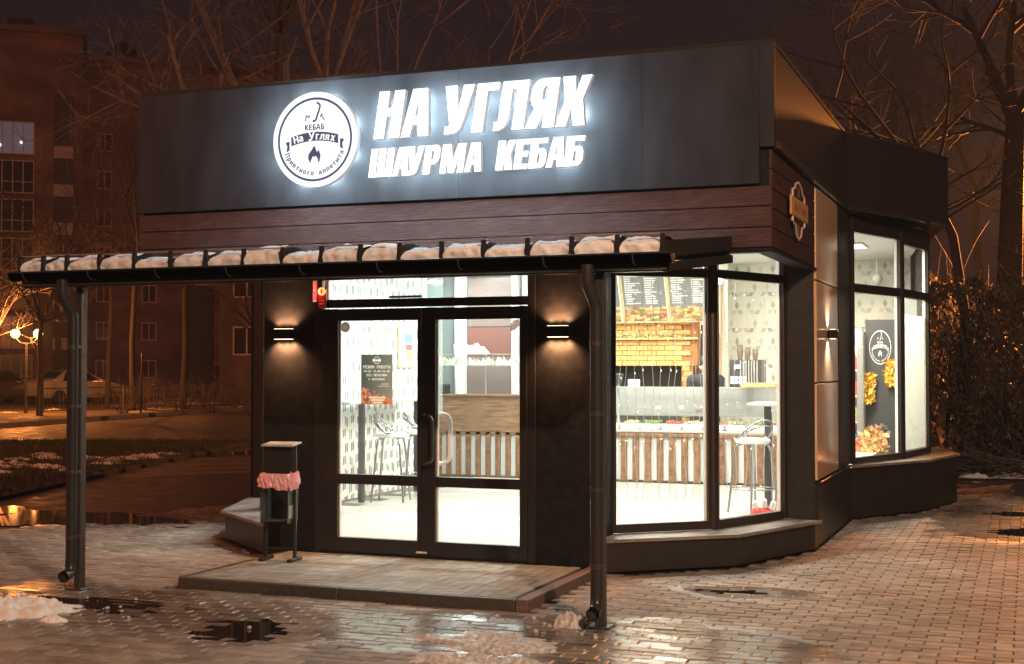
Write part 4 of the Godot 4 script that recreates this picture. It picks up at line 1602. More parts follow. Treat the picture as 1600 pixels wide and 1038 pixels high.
func bay_display() -> void:
	# drinks fridge
	var t := thing("drinks_fridge", "tall glass door fridge with shelves of bottles in the rear bay", "fridge", Vector3(-2.30, 0.1, -18.0))
	var g := Geo.new()
	g.box(Vector3(0, 1.0, -0.28), Vector3(0.60, 2.0, 0.03))
	g.box(Vector3(-0.29, 1.0, 0), Vector3(0.03, 2.0, 0.55))
	g.box(Vector3(0.29, 1.0, 0), Vector3(0.03, 2.0, 0.55))
	g.box(Vector3(0, 0.05, 0), Vector3(0.55, 0.1, 0.55))
	part(t, "cabinet", g, M.white)
	g = Geo.new()
	g.cbox(Vector3(0, 1.93, 0.29), Vector3(0.6, 0.22, 0.03), 0.006)
	part(t, "header", g, mk(lin(0.30, 0.32, 0.36), 0.4))
	g = Geo.new()
	g.box(Vector3(0.265, 0.95, 0.29), Vector3(0.07, 1.7, 0.04))
	g.box(Vector3(-0.265, 0.95, 0.29), Vector3(0.07, 1.7, 0.04))
	part(t, "door_frame", g, mk(lin(0.22, 0.22, 0.22), 0.4))
	for s in 5:
		g = Geo.new()
		var y := 0.16 + 0.335 * s
		g.box(Vector3(0, y, 0), Vector3(0.54, 0.015, 0.5))
		part(t, "shelf", g, M.white)
		for k in 5:
			g = Geo.new()
			g.lathe([Vector2(0, 0), Vector2(0.036, 0.003), Vector2(0.038, 0.15), Vector2(0.015, 0.21), Vector2(0.015, 0.235), Vector2(0, 0.236)], 10)
			var c: Color = [lin(0.05, 0.28, 0.62), lin(0.10, 0.36, 0.70), lin(0.62, 0.48, 0.22), lin(0.66, 0.14, 0.10), lin(0.60, 0.13, 0.13)][s]
			if k % 2 and s != 0:
				c = lin(0.6, 0.62, 0.6)
			var b := solo("drink_bottle", "bottle on the %s shelf of the drinks fridge" % ["bottom", "second", "middle", "fourth", "top"][s], "bottle", g, mk(c, 0.2), Vector3(-2.50 + 0.095 * k, 0.1 + y + 0.008, -17.83), 0, "bottles on the %s shelf of the fridge" % ["bottom", "second", "middle", "fourth", "top"][s])
	# black panel with the kiosk emblem and artificial leaves
	t = thing("chalk_panel", "tall black panel with a white ring emblem beside the fridge", "panel", Vector3(-1.80, 0.1, -17.95))
	g = Geo.new()
	g.cbox(Vector3(0, 1.08, 0), Vector3(0.37, 2.16, 0.03), 0.004)
	part(t, "board", g, mk(lin(0.055, 0.055, 0.057), 0.7))
	var white := mk(lin(0.7, 0.7, 0.7), 0.8)
	emblem(t, white, Transform3D(Basis().scaled(Vector3(0.155, 0.25, 1.0)), Vector3(0, 1.80, 0.0165)), true)
	g = Geo.new()
	for k in 40:
		var a := rng.randf() * TAU
		var rr := sqrt(rng.randf())
		var p := Vector2(cos(a) * 0.12 * rr, 0.62 + sin(a) * 0.2 * rr)
		var s := rng.randf_range(0.014, 0.034)
		var poly := PackedVector2Array()
		for i in 6:
			poly.append(p + Vector2(cos(i * TAU / 6), sin(i * TAU / 6)) * s * Vector2(1.5, 0.6).rotated(k))
		if absf(p.x) < 0.17:
			g.cap(Geometry2D.convex_hull(poly).slice(0, 6), 0.0165 + 0.0004 * k, Transform3D(), false)
	part(t, "chalk_drawing", g, mk(lin(0.3, 0.3, 0.32), 0.9))
	var bunches := [[-1.95, 1.36, 0.08, 0.19], [-1.66, 1.56, 0.07, 0.17], [-1.90, 0.74, 0.10, 0.12], [-1.84, 0.66, 0.16, 0.14], [-2.12, 0.64, 0.08, 0.09]]
	var lb := ["bunch of yellow artificial leaves on the left edge of the black panel", "bunch of yellow artificial leaves on the right edge of the black panel", "pale orange artificial flowers at the lower edge of the black panel", "heap of orange artificial leaves at the foot of the black panel", "reddish artificial flowers in front of the fridge foot"]
	for k in 5:
		var b = bunches[k]
		var f := thing("artificial_leaves", lb[k], "decoration", Vector3(b[0], b[1], -17.90 if k < 3 else -17.55), 0, "artificial autumn leaves in the rear bay")
		for col in 2:
			g = Geo.new()
			for i in 60:
				var p := Vector3(rng.randf_range(-1, 1) * b[2], rng.randf_range(-1, 1) * b[3], rng.randf_range(0, 0.06))
				var bas := Basis.from_euler(Vector3(rng.randf_range(-0.8, 0.8), rng.randf_range(-0.8, 0.8), rng.randf() * TAU))
				var s := rng.randf_range(0.022, 0.045)
				g.tri(p + bas * Vector3(-s * 0.7, 0, 0), p + bas * Vector3(s * 0.7, 0, 0), p + bas * Vector3(0, s * 1.6, 0.01))
				g.tri(p + bas * Vector3(-s * 0.7, 0, 0), p + bas * Vector3(0, -s, 0.01), p + bas * Vector3(s * 0.7, 0, 0))
			var cc: Color = [lin(0.78, 0.40, 0.04), lin(0.78, 0.52, 0.10)][col] if k < 2 else [lin(0.75, 0.36, 0.14), lin(0.72, 0.55, 0.25)][col] if k < 4 else lin(0.66, 0.22, 0.14)
			part(f, "leaves", g, mk(cc, 0.6))
		g = Geo.new()
		g.rod(Vector3(0, -b[3], 0), Vector3(0, b[3], 0), 0.006, 5)
		part(f, "stem", g, mk(lin(0.2, 0.16, 0.06), 0.8))
	# shelf below the bay for those that do not hang
	g = Geo.new()
	g.box(Vector3(-1.95, 0.33, -17.45), Vector3(1.15, 0.46, 0.4))
	part(K, "bay_bench", g, M.white)
	t = thing("security_camera", "small white dome camera under the ceiling of the rear bay", "camera", Vector3(-1.93, 2.86, -18.9))
	g = Geo.new()
	g.rod(Vector3(0, 0.28, 0), Vector3(0, 0.06, 0), 0.016, 8)
	part(t, "stalk", g, M.white)
	g = Geo.new()
	g.ball(Vector3(0, 0, 0), Vector3.ONE * 0.07, 14)
	part(t, "dome", g, M.white)
	# grey panel right of the black one
	g = Geo.new()
	g.cbox(Vector3(-1.42, 1.35, -18.3), Vector3(0.42, 2.5, 0.03), 0.004)
	part(K, "tinted_panel", g, mk(lin(0.5, 0.52, 0.48), 0.5))

func fairy_lights() -> void:
	# strings hanging inside the corner window, each a wire with warm lamps
	var wire := mk(lin(0.72, 0.74, 0.72), 0.5)
	var lamp_m := glow(lin(1.0, 0.85, 0.6), 1.4)
	var bm := Geo.new()
	bm.ball(Vector3.ZERO, Vector3(0.0045, 0.008, 0.0045), 6)
	var bulb := bm.mesh()
	var segs := [[V2(-3.20, -10.66), V2(-2.52, -11.26), 12], [V2(-2.55, -11.34), V2(-2.15, -12.26), 7]]
	for s in segs.size():
		var n: int = segs[s][2]
		for k in n:
			var p: Vector2 = segs[s][0].lerp(segs[s][1], (k + 0.35 + 0.3 * rng.randf()) / n)
			var t := thing("fairy_light_string", "thin pale wire with warm lamps hanging inside the %s pane of the corner window" % ["wide left", "narrow right"][s], "fairy lights", Vector3(p.x, 2.40, p.y), 0, "fairy lights inside the %s corner pane" % ["wide left", "narrow right"][s])
			var g := Geo.new()
			var pts := []
			for i in 13:
				pts.append(Vector3(0.012 * sin(i * 1.7 + k), -0.155 * i, 0.008 * cos(i * 2.1)))
			g.tube(pts, [0.0022], 4, false)
			part(t, "wire", g, wire)
			for i in 5:
				var o := part(t, "bulb", bulb, lamp_m)
				o.position = pts[2 * i + 1] + Vector3(0.006, rng.randf_range(-0.07, 0.07), 0)
				o.rotation.z = rng.randf_range(-1.4, 1.4)
				o.scale = Vector3(1, rng.randf_range(1.0, 1.9), 1)
	# recessed spot at the head of the right pane
	var t := thing("recessed_spot", "small bright recessed spot at the head of the corner window", "light", Vector3(-2.52, 2.40, -11.52))
	var g := Geo.new()
	g.lathe([Vector2(0.0, -0.03), Vector2(0.03, -0.03), Vector2(0.045, 0.0), Vector2(0.05, 0.03), Vector2(0.0, 0.035)], 14)
	part(t, "lens", g, glow(lin(1, 0.97, 0.9), 5.0))
	g = Geo.new()
	g.rod(Vector3(0, 0.03, 0), Vector3(0, 0.74, 0), 0.008, 6)
	part(t, "stem", g, M.steel)
	omni(t, Vector3(0, -0.06, 0), lin(1, 0.93, 0.8), 0.12, 0.03)

# ---------------------------------------------------------------- the cook: one skin meshed from a smooth field
func blob_mesh(bones: Array, cell: float, k: float) -> Geo:        # bones: [a, b, ra, rb]
	var lo := Vector3.INF
	var hi := -Vector3.INF
	for b in bones:
		var r: float = maxf(b[2], b[3]) + k + cell * 2
		for p in [b[0], b[1]]:
			lo = lo.min(p - Vector3.ONE * r)
			hi = hi.max(p + Vector3.ONE * r)
	var n := Vector3i(((hi - lo) / cell).ceil()) + Vector3i.ONE
	var f := PackedFloat32Array()
	f.resize(n.x * n.y * n.z)
	f.fill(1.0)
	for b in bones:                                                   # exponential smooth minimum, kept as a sum
		var a: Vector3 = b[0]
		var d: Vector3 = b[1] - b[0]
		var dd: float = maxf(d.length_squared(), 1e-9)
		var r := maxf(b[2], b[3]) + k * 3.0 + cell * 2.0
		var l: Vector3 = ((a.min(b[1]) - Vector3.ONE * r - lo) / cell).floor().max(Vector3.ZERO)
		var h: Vector3 = ((a.max(b[1]) + Vector3.ONE * r - lo) / cell).ceil()
		for z in range(int(l.z), mini(int(h.z) + 1, n.z)):
			for y in range(int(l.y), mini(int(h.y) + 1, n.y)):
				for x in range(int(l.x), mini(int(h.x) + 1, n.x)):
					var p := lo + Vector3(x, y, z) * cell
					var t := clampf((p - a).dot(d) / dd, 0.0, 1.0)
					var s: float = p.distance_to(a + d * t) - lerpf(b[2], b[3], t)
					var i := (z * n.y + y) * n.x + x
					var c := f[i]
					var hh := clampf(0.5 + 0.5 * (c - s) / k, 0.0, 1.0)
					f[i] = lerpf(c, s, hh) - k * hh * (1.0 - hh)
	var g := Geo.new()
	var idx := {}
	var pos := []
	var nor := []
	for z in n.z - 1:
		for y in n.y - 1:
			for x in n.x - 1:
				var i := (z * n.y + y) * n.x + x
				var inside := 0
				var val := []
				for q in 8:
					var w := f[i + (q & 1) + ((q >> 1) & 1) * n.x + (q >> 2) * n.x * n.y]
					val.append(w)
					if w < 0.0:
						inside += 1
				if inside == 0 or inside == 8:
					continue
				var acc := Vector3.ZERO
				var cnt := 0
				for e in [[0, 1], [2, 3], [4, 5], [6, 7], [0, 2], [1, 3], [4, 6], [5, 7], [0, 4], [1, 5], [2, 6], [3, 7]]:
					var va: float = val[e[0]]
					var vb: float = val[e[1]]
					if (va < 0.0) != (vb < 0.0):
						var t := va / (va - vb)
						var pa := Vector3(e[0] & 1, (e[0] >> 1) & 1, e[0] >> 2)
						var pb := Vector3(e[1] & 1, (e[1] >> 1) & 1, e[1] >> 2)
						acc += pa.lerp(pb, t)
						cnt += 1
				idx[i] = pos.size()
				pos.append(lo + (Vector3(x, y, z) + acc / cnt) * cell)
				nor.append(Vector3(val[1] + val[3] + val[5] + val[7] - val[0] - val[2] - val[4] - val[6], val[2] + val[3] + val[6] + val[7] - val[0] - val[1] - val[4] - val[5], val[4] + val[5] + val[6] + val[7] - val[0] - val[1] - val[2] - val[3]).normalized())
	var st := [1, n.x, n.x * n.y]
	for z in range(1, n.z - 1):
		for y in range(1, n.y - 1):
			for x in range(1, n.x - 1):
				var i := (z * n.y + y) * n.x + x
				for ax in 3:
					var a := f[i]
					var b := f[i + st[ax]]
					if (a < 0.0) == (b < 0.0):
						continue
					var u: int = st[(ax + 1) % 3]
					var v: int = st[(ax + 2) % 3]
					var q := [i - u - v, i - v, i, i - u]
					var ok := true
					for w in q:
						if not idx.has(w):
							ok = false
					if not ok:
						continue
					var k4 := []
					for w in q:
						k4.append(idx[w])
					if a >= 0.0:
						k4.reverse()
					g.stri(pos[k4[0]], pos[k4[1]], pos[k4[2]], nor[k4[0]], nor[k4[1]], nor[k4[2]])
					g.stri(pos[k4[0]], pos[k4[2]], pos[k4[3]], nor[k4[0]], nor[k4[2]], nor[k4[3]])
	return g

func person() -> void:
	# stands behind the glass counter with bowed head, working with both hands
	var t := thing("person", "person in dark clothing with dark hair bending over the glass counter", "person", Vector3(-4.21, 0.1, -18.42), 0.25)
	var skin := mk(lin(0.55, 0.33, 0.24), 0.6)
	var cloth := mk(lin(0.035, 0.04, 0.05), 0.85)
	var body := []
	for s in [-1.0, 1.0]:
		body.append([Vector3(s * 0.10, 0.06, 0.0), Vector3(s * 0.11, 0.48, 0.015), 0.048, 0.060])
		body.append([Vector3(s * 0.11, 0.48, 0.015), Vector3(s * 0.10, 0.90, 0.0), 0.062, 0.09])
		body.append([Vector3(s * 0.10, 0.045, -0.02), Vector3(s * 0.12, 0.035, 0.16), 0.045, 0.036])
		body.append([Vector3(s * 0.05, 1.36, 0.03), Vector3(s * 0.185, 1.36, 0.03), 0.08, 0.06])
		body.append([Vector3(s * 0.19, 1.355, 0.03), Vector3(s * 0.25, 1.09, 0.08), 0.055, 0.044])
		body.append([Vector3(s * 0.25, 1.09, 0.08), Vector3(s * 0.15, 1.00, 0.30), 0.042, 0.030])
	body.append([Vector3(0, 0.92, 0), Vector3(0, 1.10, 0.01), 0.13, 0.12])
	body.append([Vector3(0, 1.10, 0.01), Vector3(0, 1.32, 0.03), 0.125, 0.13])
	body.append([Vector3(0, 1.38, 0.04), Vector3(0, 1.47, 0.07), 0.06, 0.05])
	body.append([Vector3(0, 1.545, 0.10), Vector3(0, 1.59, 0.09), 0.072, 0.086])
	body.append([Vector3(0, 1.50, 0.135), Vector3(0, 1.52, 0.13), 0.042, 0.05])
	part(t, "body", blob_mesh(body, 0.016, 0.045), skin)
	# clothes: a shirt and trousers a little outside the body
	var shirt := []
	var pants := []
	for b in body:
		var y: float = minf(b[0].y, b[1].y)
		if y > 1.08 and y < 1.37:
			shirt.append([b[0], b[1], b[2] + 0.012, b[3] + 0.012])
		elif y < 1.0 and y > 0.05 and b[0].x != 0.0 and b[1].z < 0.02:
			pants.append([b[0], b[1], b[2] + 0.014, b[3] + 0.014])
	shirt.append([Vector3(0, 0.92, 0), Vector3(0, 1.10, 0.01), 0.145, 0.135])
	part(t, "shirt", blob_mesh(shirt, 0.02, 0.045), cloth)
	part(t, "trousers", blob_mesh(pants, 0.024, 0.04), cloth)
	# face and hair
	part(t, "hair", blob_mesh([[Vector3(0, 1.63, 0.06), Vector3(0, 1.60, 0.08), 0.092, 0.094], [Vector3(0, 1.56, 0.035), Vector3(0, 1.50, 0.03), 0.075, 0.05]], 0.012, 0.03), mk(lin(0.012, 0.010, 0.010), 0.5))
	var g := Geo.new()
	for s in [-1.0, 1.0]:
		g.ball(Vector3(s * 0.032, 1.552, 0.167), Vector3(0.013, 0.008, 0.008), 8)
	part(t, "eyes", g, M.void)
	g = Geo.new()
	g.ball(Vector3(0, 1.53, 0.178), Vector3(0.014, 0.022, 0.018), 8)
	for s in [-1.0, 1.0]:
		g.ball(Vector3(s * 0.083, 1.545, 0.085), Vector3(0.012, 0.028, 0.02), 8)
	part(t, "nose_and_ears", g, skin)
	g = Geo.new()
	g.ball(Vector3(0, 1.492, 0.172), Vector3(0.022, 0.006, 0.008), 8)
	part(t, "mouth", g, mk(lin(0.35, 0.12, 0.10), 0.5))
	for s in [-1.0, 1.0]:
		var w := Vector3(s * 0.15, 1.00, 0.30)
		var fwd := Vector3(-s * 0.35, -0.12, 1.0).normalized()
		var side := Vector3(1, 0, 0.1 * s).normalized()
		var bones := [[w, w + fwd * 0.07, 0.024, 0.028], [w + fwd * 0.06 + side * 0.018, w + fwd * 0.09 - side * 0.018, 0.02, 0.02]]
		for k in 4:
			var o := w + fwd * 0.085 + side * (k - 1.5) * 0.019
			var l: float = [0.030, 0.036, 0.034, 0.026][k]
			var m := o + fwd * l + Vector3(0, -0.006, 0)
			bones.append([o, m, 0.0095, 0.009])
			bones.append([m, m + fwd * l * 0.7 + Vector3(0, -0.022, 0), 0.009, 0.0075])
		var th: Vector3 = w + fwd * 0.03 - side * s * 0.026
		bones.append([th, th + fwd * 0.035 - side * s * 0.02, 0.012, 0.010])
		bones.append([th + fwd * 0.035 - side * s * 0.02, th + fwd * 0.06 - side * s * 0.018 + Vector3(0, -0.012, 0), 0.010, 0.008])
		part(t, "hand", blob_mesh(bones, 0.005, 0.006), skin)

# ---------------------------------------------------------------- lit letters and emblems
func glyph(c: String) -> Array:                       # outline in a box 1 x 1, holes joined by a hairline slit
	match c:
		"Н": return [[0, 0], [.4, 0], [.4, .47], [.6, .47], [.6, 0], [1, 0], [1, 1], [.6, 1], [.6, .64], [.4, .64], [.4, 1], [0, 1]]
		"А": return [[0, 0], [.32, 0], [.37, .25], [.464, .25], [.464, .43], [.41, .43], [.477, .77], [.53, .43], [.466, .43], [.466, .25], [.56, .25], [.615, 0], [1, 0], [.77, 1], [.23, 1]]
		"У": return [[0, 1], [.41, 1], [.53, .475], [.62, 1], [.985, 1], [.735, .22], [.66, .08], [.54, .015], [.38, 0], [.16, 0], [.15, .16], [.25, .165], [.30, .2]]
		"Г": return [[0, 0], [.5, 0], [.5, .84], [1, .84], [1, 1], [0, 1]]
		"Л": return [[.62, 0], [1, 0], [1, 1], [.14, 1], [.13, .19], [0, .18], [0, 0], [.22, .01], [.36, .07], [.43, .18], [.46, .35], [.48, .83], [.64, .83]]
		"Я": return [[.6, 0], [1, 0], [1, 1], [.42, 1], [.25, .97], [.13, .88], [.08, .75], [.08, .6], [.13, .49], [.25, .41], [0, 0], [.4, 0], [.599, .37], [.599, .57], [.47, .57], [.47, .79], [.52, .84], [.64, .84], [.64, .57], [.601, .57], [.601, .37]]
		"Х": return [[0, 0], [.36, 0], [.46, .38], [.6, 0], [1, 0], [.815, .53], [1.04, 1], [.69, 1], [.56, .65], [.47, 1], [.04, 1], [.215, .53]]
		"Ш": return [[0, 0], [1, 0], [1, 1], [.715, 1], [.715, .18], [.65, .18], [.65, 1], [.35, 1], [.35, .18], [.285, .18], [.285, 1], [0, 1]]
		"Р": return [[0, 0], [.45, 0], [.45, .34], [.5, .34], [.5, .5], [.45, .5], [.45, .82], [.58, .82], [.62, .7], [.6, .5], [.502, .5], [.502, .34], [.72, .34], [.9, .42], [1, .56], [1, .82], [.93, .94], [.8, 1], [0, 1]]
		"М": return [[0, 0], [.25, 0], [.25, .62], [.36, 0], [.62, 0], [.74, .62], [.74, 0], [1, 0], [1, 1], [.66, 1], [.5, .45], [.36, 1], [0, 1]]
		"К": return [[0, 0], [.43, 0], [.43, .34], [.56, 0], [1, 0], [.8, .52], [1.03, 1], [.62, 1], [.43, .62], [.43, 1], [0, 1]]
		"Е": return [[0, 0], [.98, 0], [.98, .17], [.5, .17], [.5, .42], [.93, .42], [.93, .6], [.5, .6], [.5, .83], [1, .83], [1, 1], [0, 1]]
		"Б": return [[0, 0], [.72, 0], [.9, .06], [1, .2], [1, .46], [.92, .6], [.78, .66], [.5, .66], [.5, .5], [.6, .5], [.6, .17], [.46, .17], [.46, .5], [.498, .5], [.498, .66], [.46, .66], [.46, .83], [1, .83], [1, 1], [0, 1]]
	return []

func sign_line(t: Node3D, list: Array, y: float, h: float, lean: float, e: float) -> void:
	var side := glow(lin(0.95, 0.84, 0.84), 0.36, lin(0.012, 0.010, 0.010))
	side.specular_mode = BaseMaterial3D.SPECULAR_DISABLED
	var face := glow(lin(0.93, 0.985, 1.0), 1.5, lin(0.05, 0.05, 0.05))
	for q in list:
		var w: float = q[2] - q[1]
		var poly := PackedVector2Array()
		for p in glyph(q[0]):
			poly.append(Vector2(q[1] + p[0] * w + lean * p[1] * h, y + p[1] * h))
		if Geometry2D.is_polygon_clockwise(poly):
			poly.reverse()
		var g := Geo.new()
		g.prism(poly, -10.05, -10.0, Transform3D(), false)
		g.cap(poly, -10.05, Transform3D(), true)
		var l := part(t, "letter", g, side)
		g = Geo.new()
		g.cap(poly, -9.999, Transform3D(), false)
		part(l, "lit_face", g, face)
		for k in 2:                                          # the lamps inside the letter, which light the board behind it
			var best := poly[0]
			var score := -1.0
			for i in 17:                                         # the middle of the widest stroke at this height
				for j in 3:
					var fy: float = [0.2, 0.7][k] + 0.06 * j
					var c := Vector2(q[1] + w * (0.1 + 0.05 * i) + lean * h * fy, y + h * fy)
					var room := 0.0
					if Geometry2D.is_point_in_polygon(c, poly):
						room = 1.0
						for v in poly.size():
							room = minf(room, Geometry2D.get_closest_point_to_segment(c, poly[v], poly[(v + 1) % poly.size()]).distance_to(c))
					if room > score:
						score = room
						best = c
			omni(t, Vector3(best.x, best.y, -10.030), COOL, LETTER_E * w * h / 0.09, 0.012)
	var x0: float = list[0][1]
	var x1: float = list[list.size() - 1][2]
	for k in 8:
		omni(t, Vector3(lerpf(x0, x1, (k + 0.5) / 8.0) + lean * h * 0.5, y + h * 0.5, -9.87), COOL, e, 0.10)

func ring_geo(r0: float, r1: float, z: float, xf: Transform3D, n := 72, a0 := 0.0, a1 := TAU) -> Geo:
	var g := Geo.new()
	for k in n:
		var a := lerpf(a0, a1, float(k) / n)
		var b := lerpf(a0, a1, float(k + 1) / n)
		g.quad(xf * Vector3(cos(a) * r0, sin(a) * r0, z), xf * Vector3(cos(a) * r1, sin(a) * r1, z), xf * Vector3(cos(b) * r1, sin(b) * r1, z), xf * Vector3(cos(b) * r0, sin(b) * r0, z))
	return g

func emblem(t: Node3D, ink: Material, xf: Transform3D, simple := false) -> void:
	part(t, "ring", ring_geo(0.835, 0.885, 0.0, xf), ink)
	# flame
	var fl := PackedVector2Array([Vector2(-.10, -.50), Vector2(-.155, -.40), Vector2(-.14, -.30), Vector2(-.07, -.22), Vector2(-.01, -.12), Vector2(.06, -.27), Vector2(.10, -.22), Vector2(.145, -.34), Vector2(.12, -.46), Vector2(.09, -.50), Vector2(.075, -.41), Vector2(.03, -.345), Vector2(-.02, -.38), Vector2(-.035, -.345), Vector2(-.075, -.42)])
	if Geometry2D.is_polygon_clockwise(fl):
		fl.reverse()
	var g := Geo.new()
	g.cap(fl, 0.0, xf, false)
	part(t, "flame_mark", g, ink)
	# banner, bent upward in the middle, with swallow tails
	var bn := PackedVector2Array()
	for k in 13:
		var x := lerpf(-0.56, 0.56, k / 12.0)
		bn.append(Vector2(x, -0.115 + 0.085 * (1.0 - x * x / 0.31)))
	for k in 13:
		var x := lerpf(0.56, -0.56, k / 12.0)
		bn.append(Vector2(x, 0.075 + 0.085 * (1.0 - x * x / 0.31)))
	g = Geo.new()
	g.cap(bn, 0.0, xf, false)
	for s in [-1.0, 1.0]:
		var tail := PackedVector2Array([Vector2(s * .60, -.20), Vector2(s * .68, -.24), Vector2(s * .655, -.12), Vector2(s * .70, -.03), Vector2(s * .60, -.01)])
		if Geometry2D.is_polygon_clockwise(tail):
			tail.reverse()
		g.cap(tail, 0.0, xf, false)
	part(t, "banner_mark", g, ink)
	# skewer and rising smoke strokes
	g = Geo.new()
	for c in [[[0.05, 0.78], [0.13, 0.72], [0.10, 0.60], [0.06, 0.50], [0.03, 0.40], [-0.05, 0.38]], [[-0.22, 0.40], [-0.20, 0.52], [-0.14, 0.46], [-0.11, 0.53]], [[0.13, 0.46], [0.17, 0.53], [0.19, 0.44], [0.24, 0.40]]]:
		for k in c.size() - 1:
			var a := Vector2(c[k][0], c[k][1])
			var b := Vector2(c[k + 1][0], c[k + 1][1])
			var d := (b - a).normalized().orthogonal() * (0.022 if c.size() > 4 else 0.012)
			g.quad(xf * Vector3(a.x - d.x, a.y - d.y, 0), xf * Vector3(a.x + d.x, a.y + d.y, 0), xf * Vector3(b.x + d.x, b.y + d.y, 0), xf * Vector3(b.x - d.x, b.y - d.y, 0))
	part(t, "skewer_mark", g, ink)
	say(t, "lettering", "КЕБАБ", 0.12, ink, xf * Transform3D(Basis(), Vector3(0.0, 0.255, 0.004)), 0.002, 0.95)
	var paper: Material = M.sign_paper if not simple else mk(lin(0.1, 0.1, 0.1), 0.7)
	var name_ := "На Углях"
	for k in name_.length():
		if name_[k] == " ":
			continue
		var x := -0.44 + 0.126 * k
		say(t, "lettering", name_[k], 0.15 if k != 3 else 0.19, paper, xf * Transform3D(Basis(Vector3(0, 0, 1), -x * 0.45), Vector3(x, -0.02 + 0.085 * (1.0 - x * x / 0.31), 0.006)), 0.002, 1.0)
	var low := "Приятного аппетита"
	for k in low.length():
		if low[k] == " ":
			continue
		var a := lerpf(-PI * 0.86, -PI * 0.14, float(k) / (low.length() - 1))
		say(t, "lettering", low[k], 0.105, ink, xf * Transform3D(Basis(Vector3(0, 0, 1), a + PI / 2), Vector3(cos(a) * 0.71, sin(a) * 0.71, 0.004)), 0.002, 1.0)

func signs() -> void:
	M.sign_paper = glow(lin(0.96, 0.99, 1.0), 1.12, lin(0.03, 0.03, 0.03))
	M.sign_paper.specular_mode = BaseMaterial3D.SPECULAR_DISABLED
	var t := thing("lit_sign_lettering", "upper line of glowing white slanted letters on the dark fascia", "sign")
	sign_line(t, [["Н", -5.102, -4.865], ["А", -4.85, -4.600], ["У", -4.50, -4.235], ["Г", -4.215, -4.020], ["Л", -4.028, -3.763], ["Я", -3.753, -3.506], ["Х", -3.492, -3.247]], 3.552, 0.395, 0.15, SIGN_E)
	t = thing("lit_sign_lettering", "lower line of smaller glowing white letters on the dark fascia", "sign")
	sign_line(t, [["Ш", -5.15, -4.934], ["А", -4.927, -4.783], ["У", -4.815, -4.660], ["Р", -4.652, -4.515], ["М", -4.497, -4.289], ["А", -4.279, -4.130], ["К", -4.005, -3.860], ["Е", -3.849, -3.729], ["Б", -3.722, -3.580], ["А", -3.573, -3.420], ["Б", -3.421, -3.272]], 3.232, 0.238, 0.14, SIGN_E)
	# round lit emblem
	t = thing("round_lit_sign", "round glowing white sign with ring, banner and flame emblem", "sign", Vector3(-5.66, 3.585, -10.0))
	var g := Geo.new()
	var rim_m := glow(lin(0.95, 0.84, 0.84), 0.34, lin(0.012, 0.010, 0.010))
	for k in 4:
		g = Geo.new()
		for i in 16:
			var a := PI / 2 * k + PI / 2 * i / 16.0
			var b := PI / 2 * k + PI / 2 * (i + 1) / 16.0
			var na := Vector3(cos(a), sin(a), 0)
			var nb := Vector3(cos(b), sin(b), 0)
			var dz := Vector3(0, 0, 0.052)
			g.stri(na * 0.408 - dz, nb * 0.408 - dz, nb * 0.408, na, nb, nb)
			g.stri(na * 0.408 - dz, nb * 0.408, na * 0.408, na, nb, na)
		part(t, "rim", g, rim_m)
		for i in 2:
			var a := PI / 2 * k + PI / 8 + PI / 4 * i
			omni(t, Vector3(cos(a) * 0.345, sin(a) * 0.345, -0.032), COOL, LETTER_E * 0.8, 0.015)
	g = Geo.new()
	g.prism(circle(0.406, 64), -0.012, 0.0)
	part(t, "lit_face", g, M.sign_paper)
	var mark := glow(lin(0.26, 0.24, 0.40), 0.32, lin(0.006, 0.005, 0.010))
	mark.specular_mode = BaseMaterial3D.SPECULAR_DISABLED
	emblem(t, mark, Transform3D(Basis.from_scale(Vector3(0.406, 0.406, 1)), Vector3(0, 0, 0.003)))
	for k in 10:
		var a := TAU * (k + 0.5) / 10
		omni(t, Vector3(cos(a) * 0.47, sin(a) * 0.47, 0.13), COOL, SIGN_E * 0.7, 0.10)
	# emblem board on the wooden side, banner in front of a dark shape
	t = thing("emblem_board", "small dark emblem board with tan banner on the wooden side planks", "sign", Vector3(-1.790, 2.945, -11.15), PI / 2)
	var out := PackedVector2Array([Vector2(-.30, .08), Vector2(-.29, .14), Vector2(-.20, .15), Vector2(-.13, .20), Vector2(0, .225), Vector2(.13, .20), Vector2(.20, .15), Vector2(.29, .14), Vector2(.30, .08), Vector2(.30, -.12), Vector2(.16, -.14), Vector2(.12, -.21), Vector2(0, -.25), Vector2(-.12, -.21), Vector2(-.16, -.14), Vector2(-.30, -.12)])
	out.reverse()
	g = Geo.new()
	g.prism(out, 0.0, 0.022)
	part(t, "board", g, mk(lin(0.03, 0.02, 0.02), 0.6))
	var rim := []
	for p in out:
		rim.append(Vector3(p.x, p.y, 0.024))
	rim.append(rim[0])
	g = Geo.new()
	g.tube(rim, [0.011], 6, false)
	part(t, "pale_edge", g, mk(lin(0.62, 0.47, 0.42), 0.5))
	g = Geo.new()
	g.cbox(Vector3(0, 0.0, 0.03), Vector3(0.84, 0.155, 0.02), 0.004)
	part(t, "banner", g, mk(lin(0.50, 0.27, 0.10), 0.55))
	say(t, "lettering", "На Углях", 0.075, mk(lin(0.22, 0.10, 0.035), 0.6), Transform3D(Basis(), Vector3(0, 0.0, 0.042)), 0.003, 1.35)
	g = Geo.new()
	g.cap(PackedVector2Array([Vector2(-.05, .10), Vector2(.06, .10), Vector2(.09, .15), Vector2(.03, .195), Vector2(-.04, .17)]), 0.024, Transform3D(), false)
	g.cap(PackedVector2Array([Vector2(-.05, -.21), Vector2(.05, -.21), Vector2(.06, -.14), Vector2(0, -.10), Vector2(-.06, -.14)]), 0.024, Transform3D(), false)
	part(t, "emblem_mark", g, mk(lin(0.20, 0.13, 0.12), 0.6))
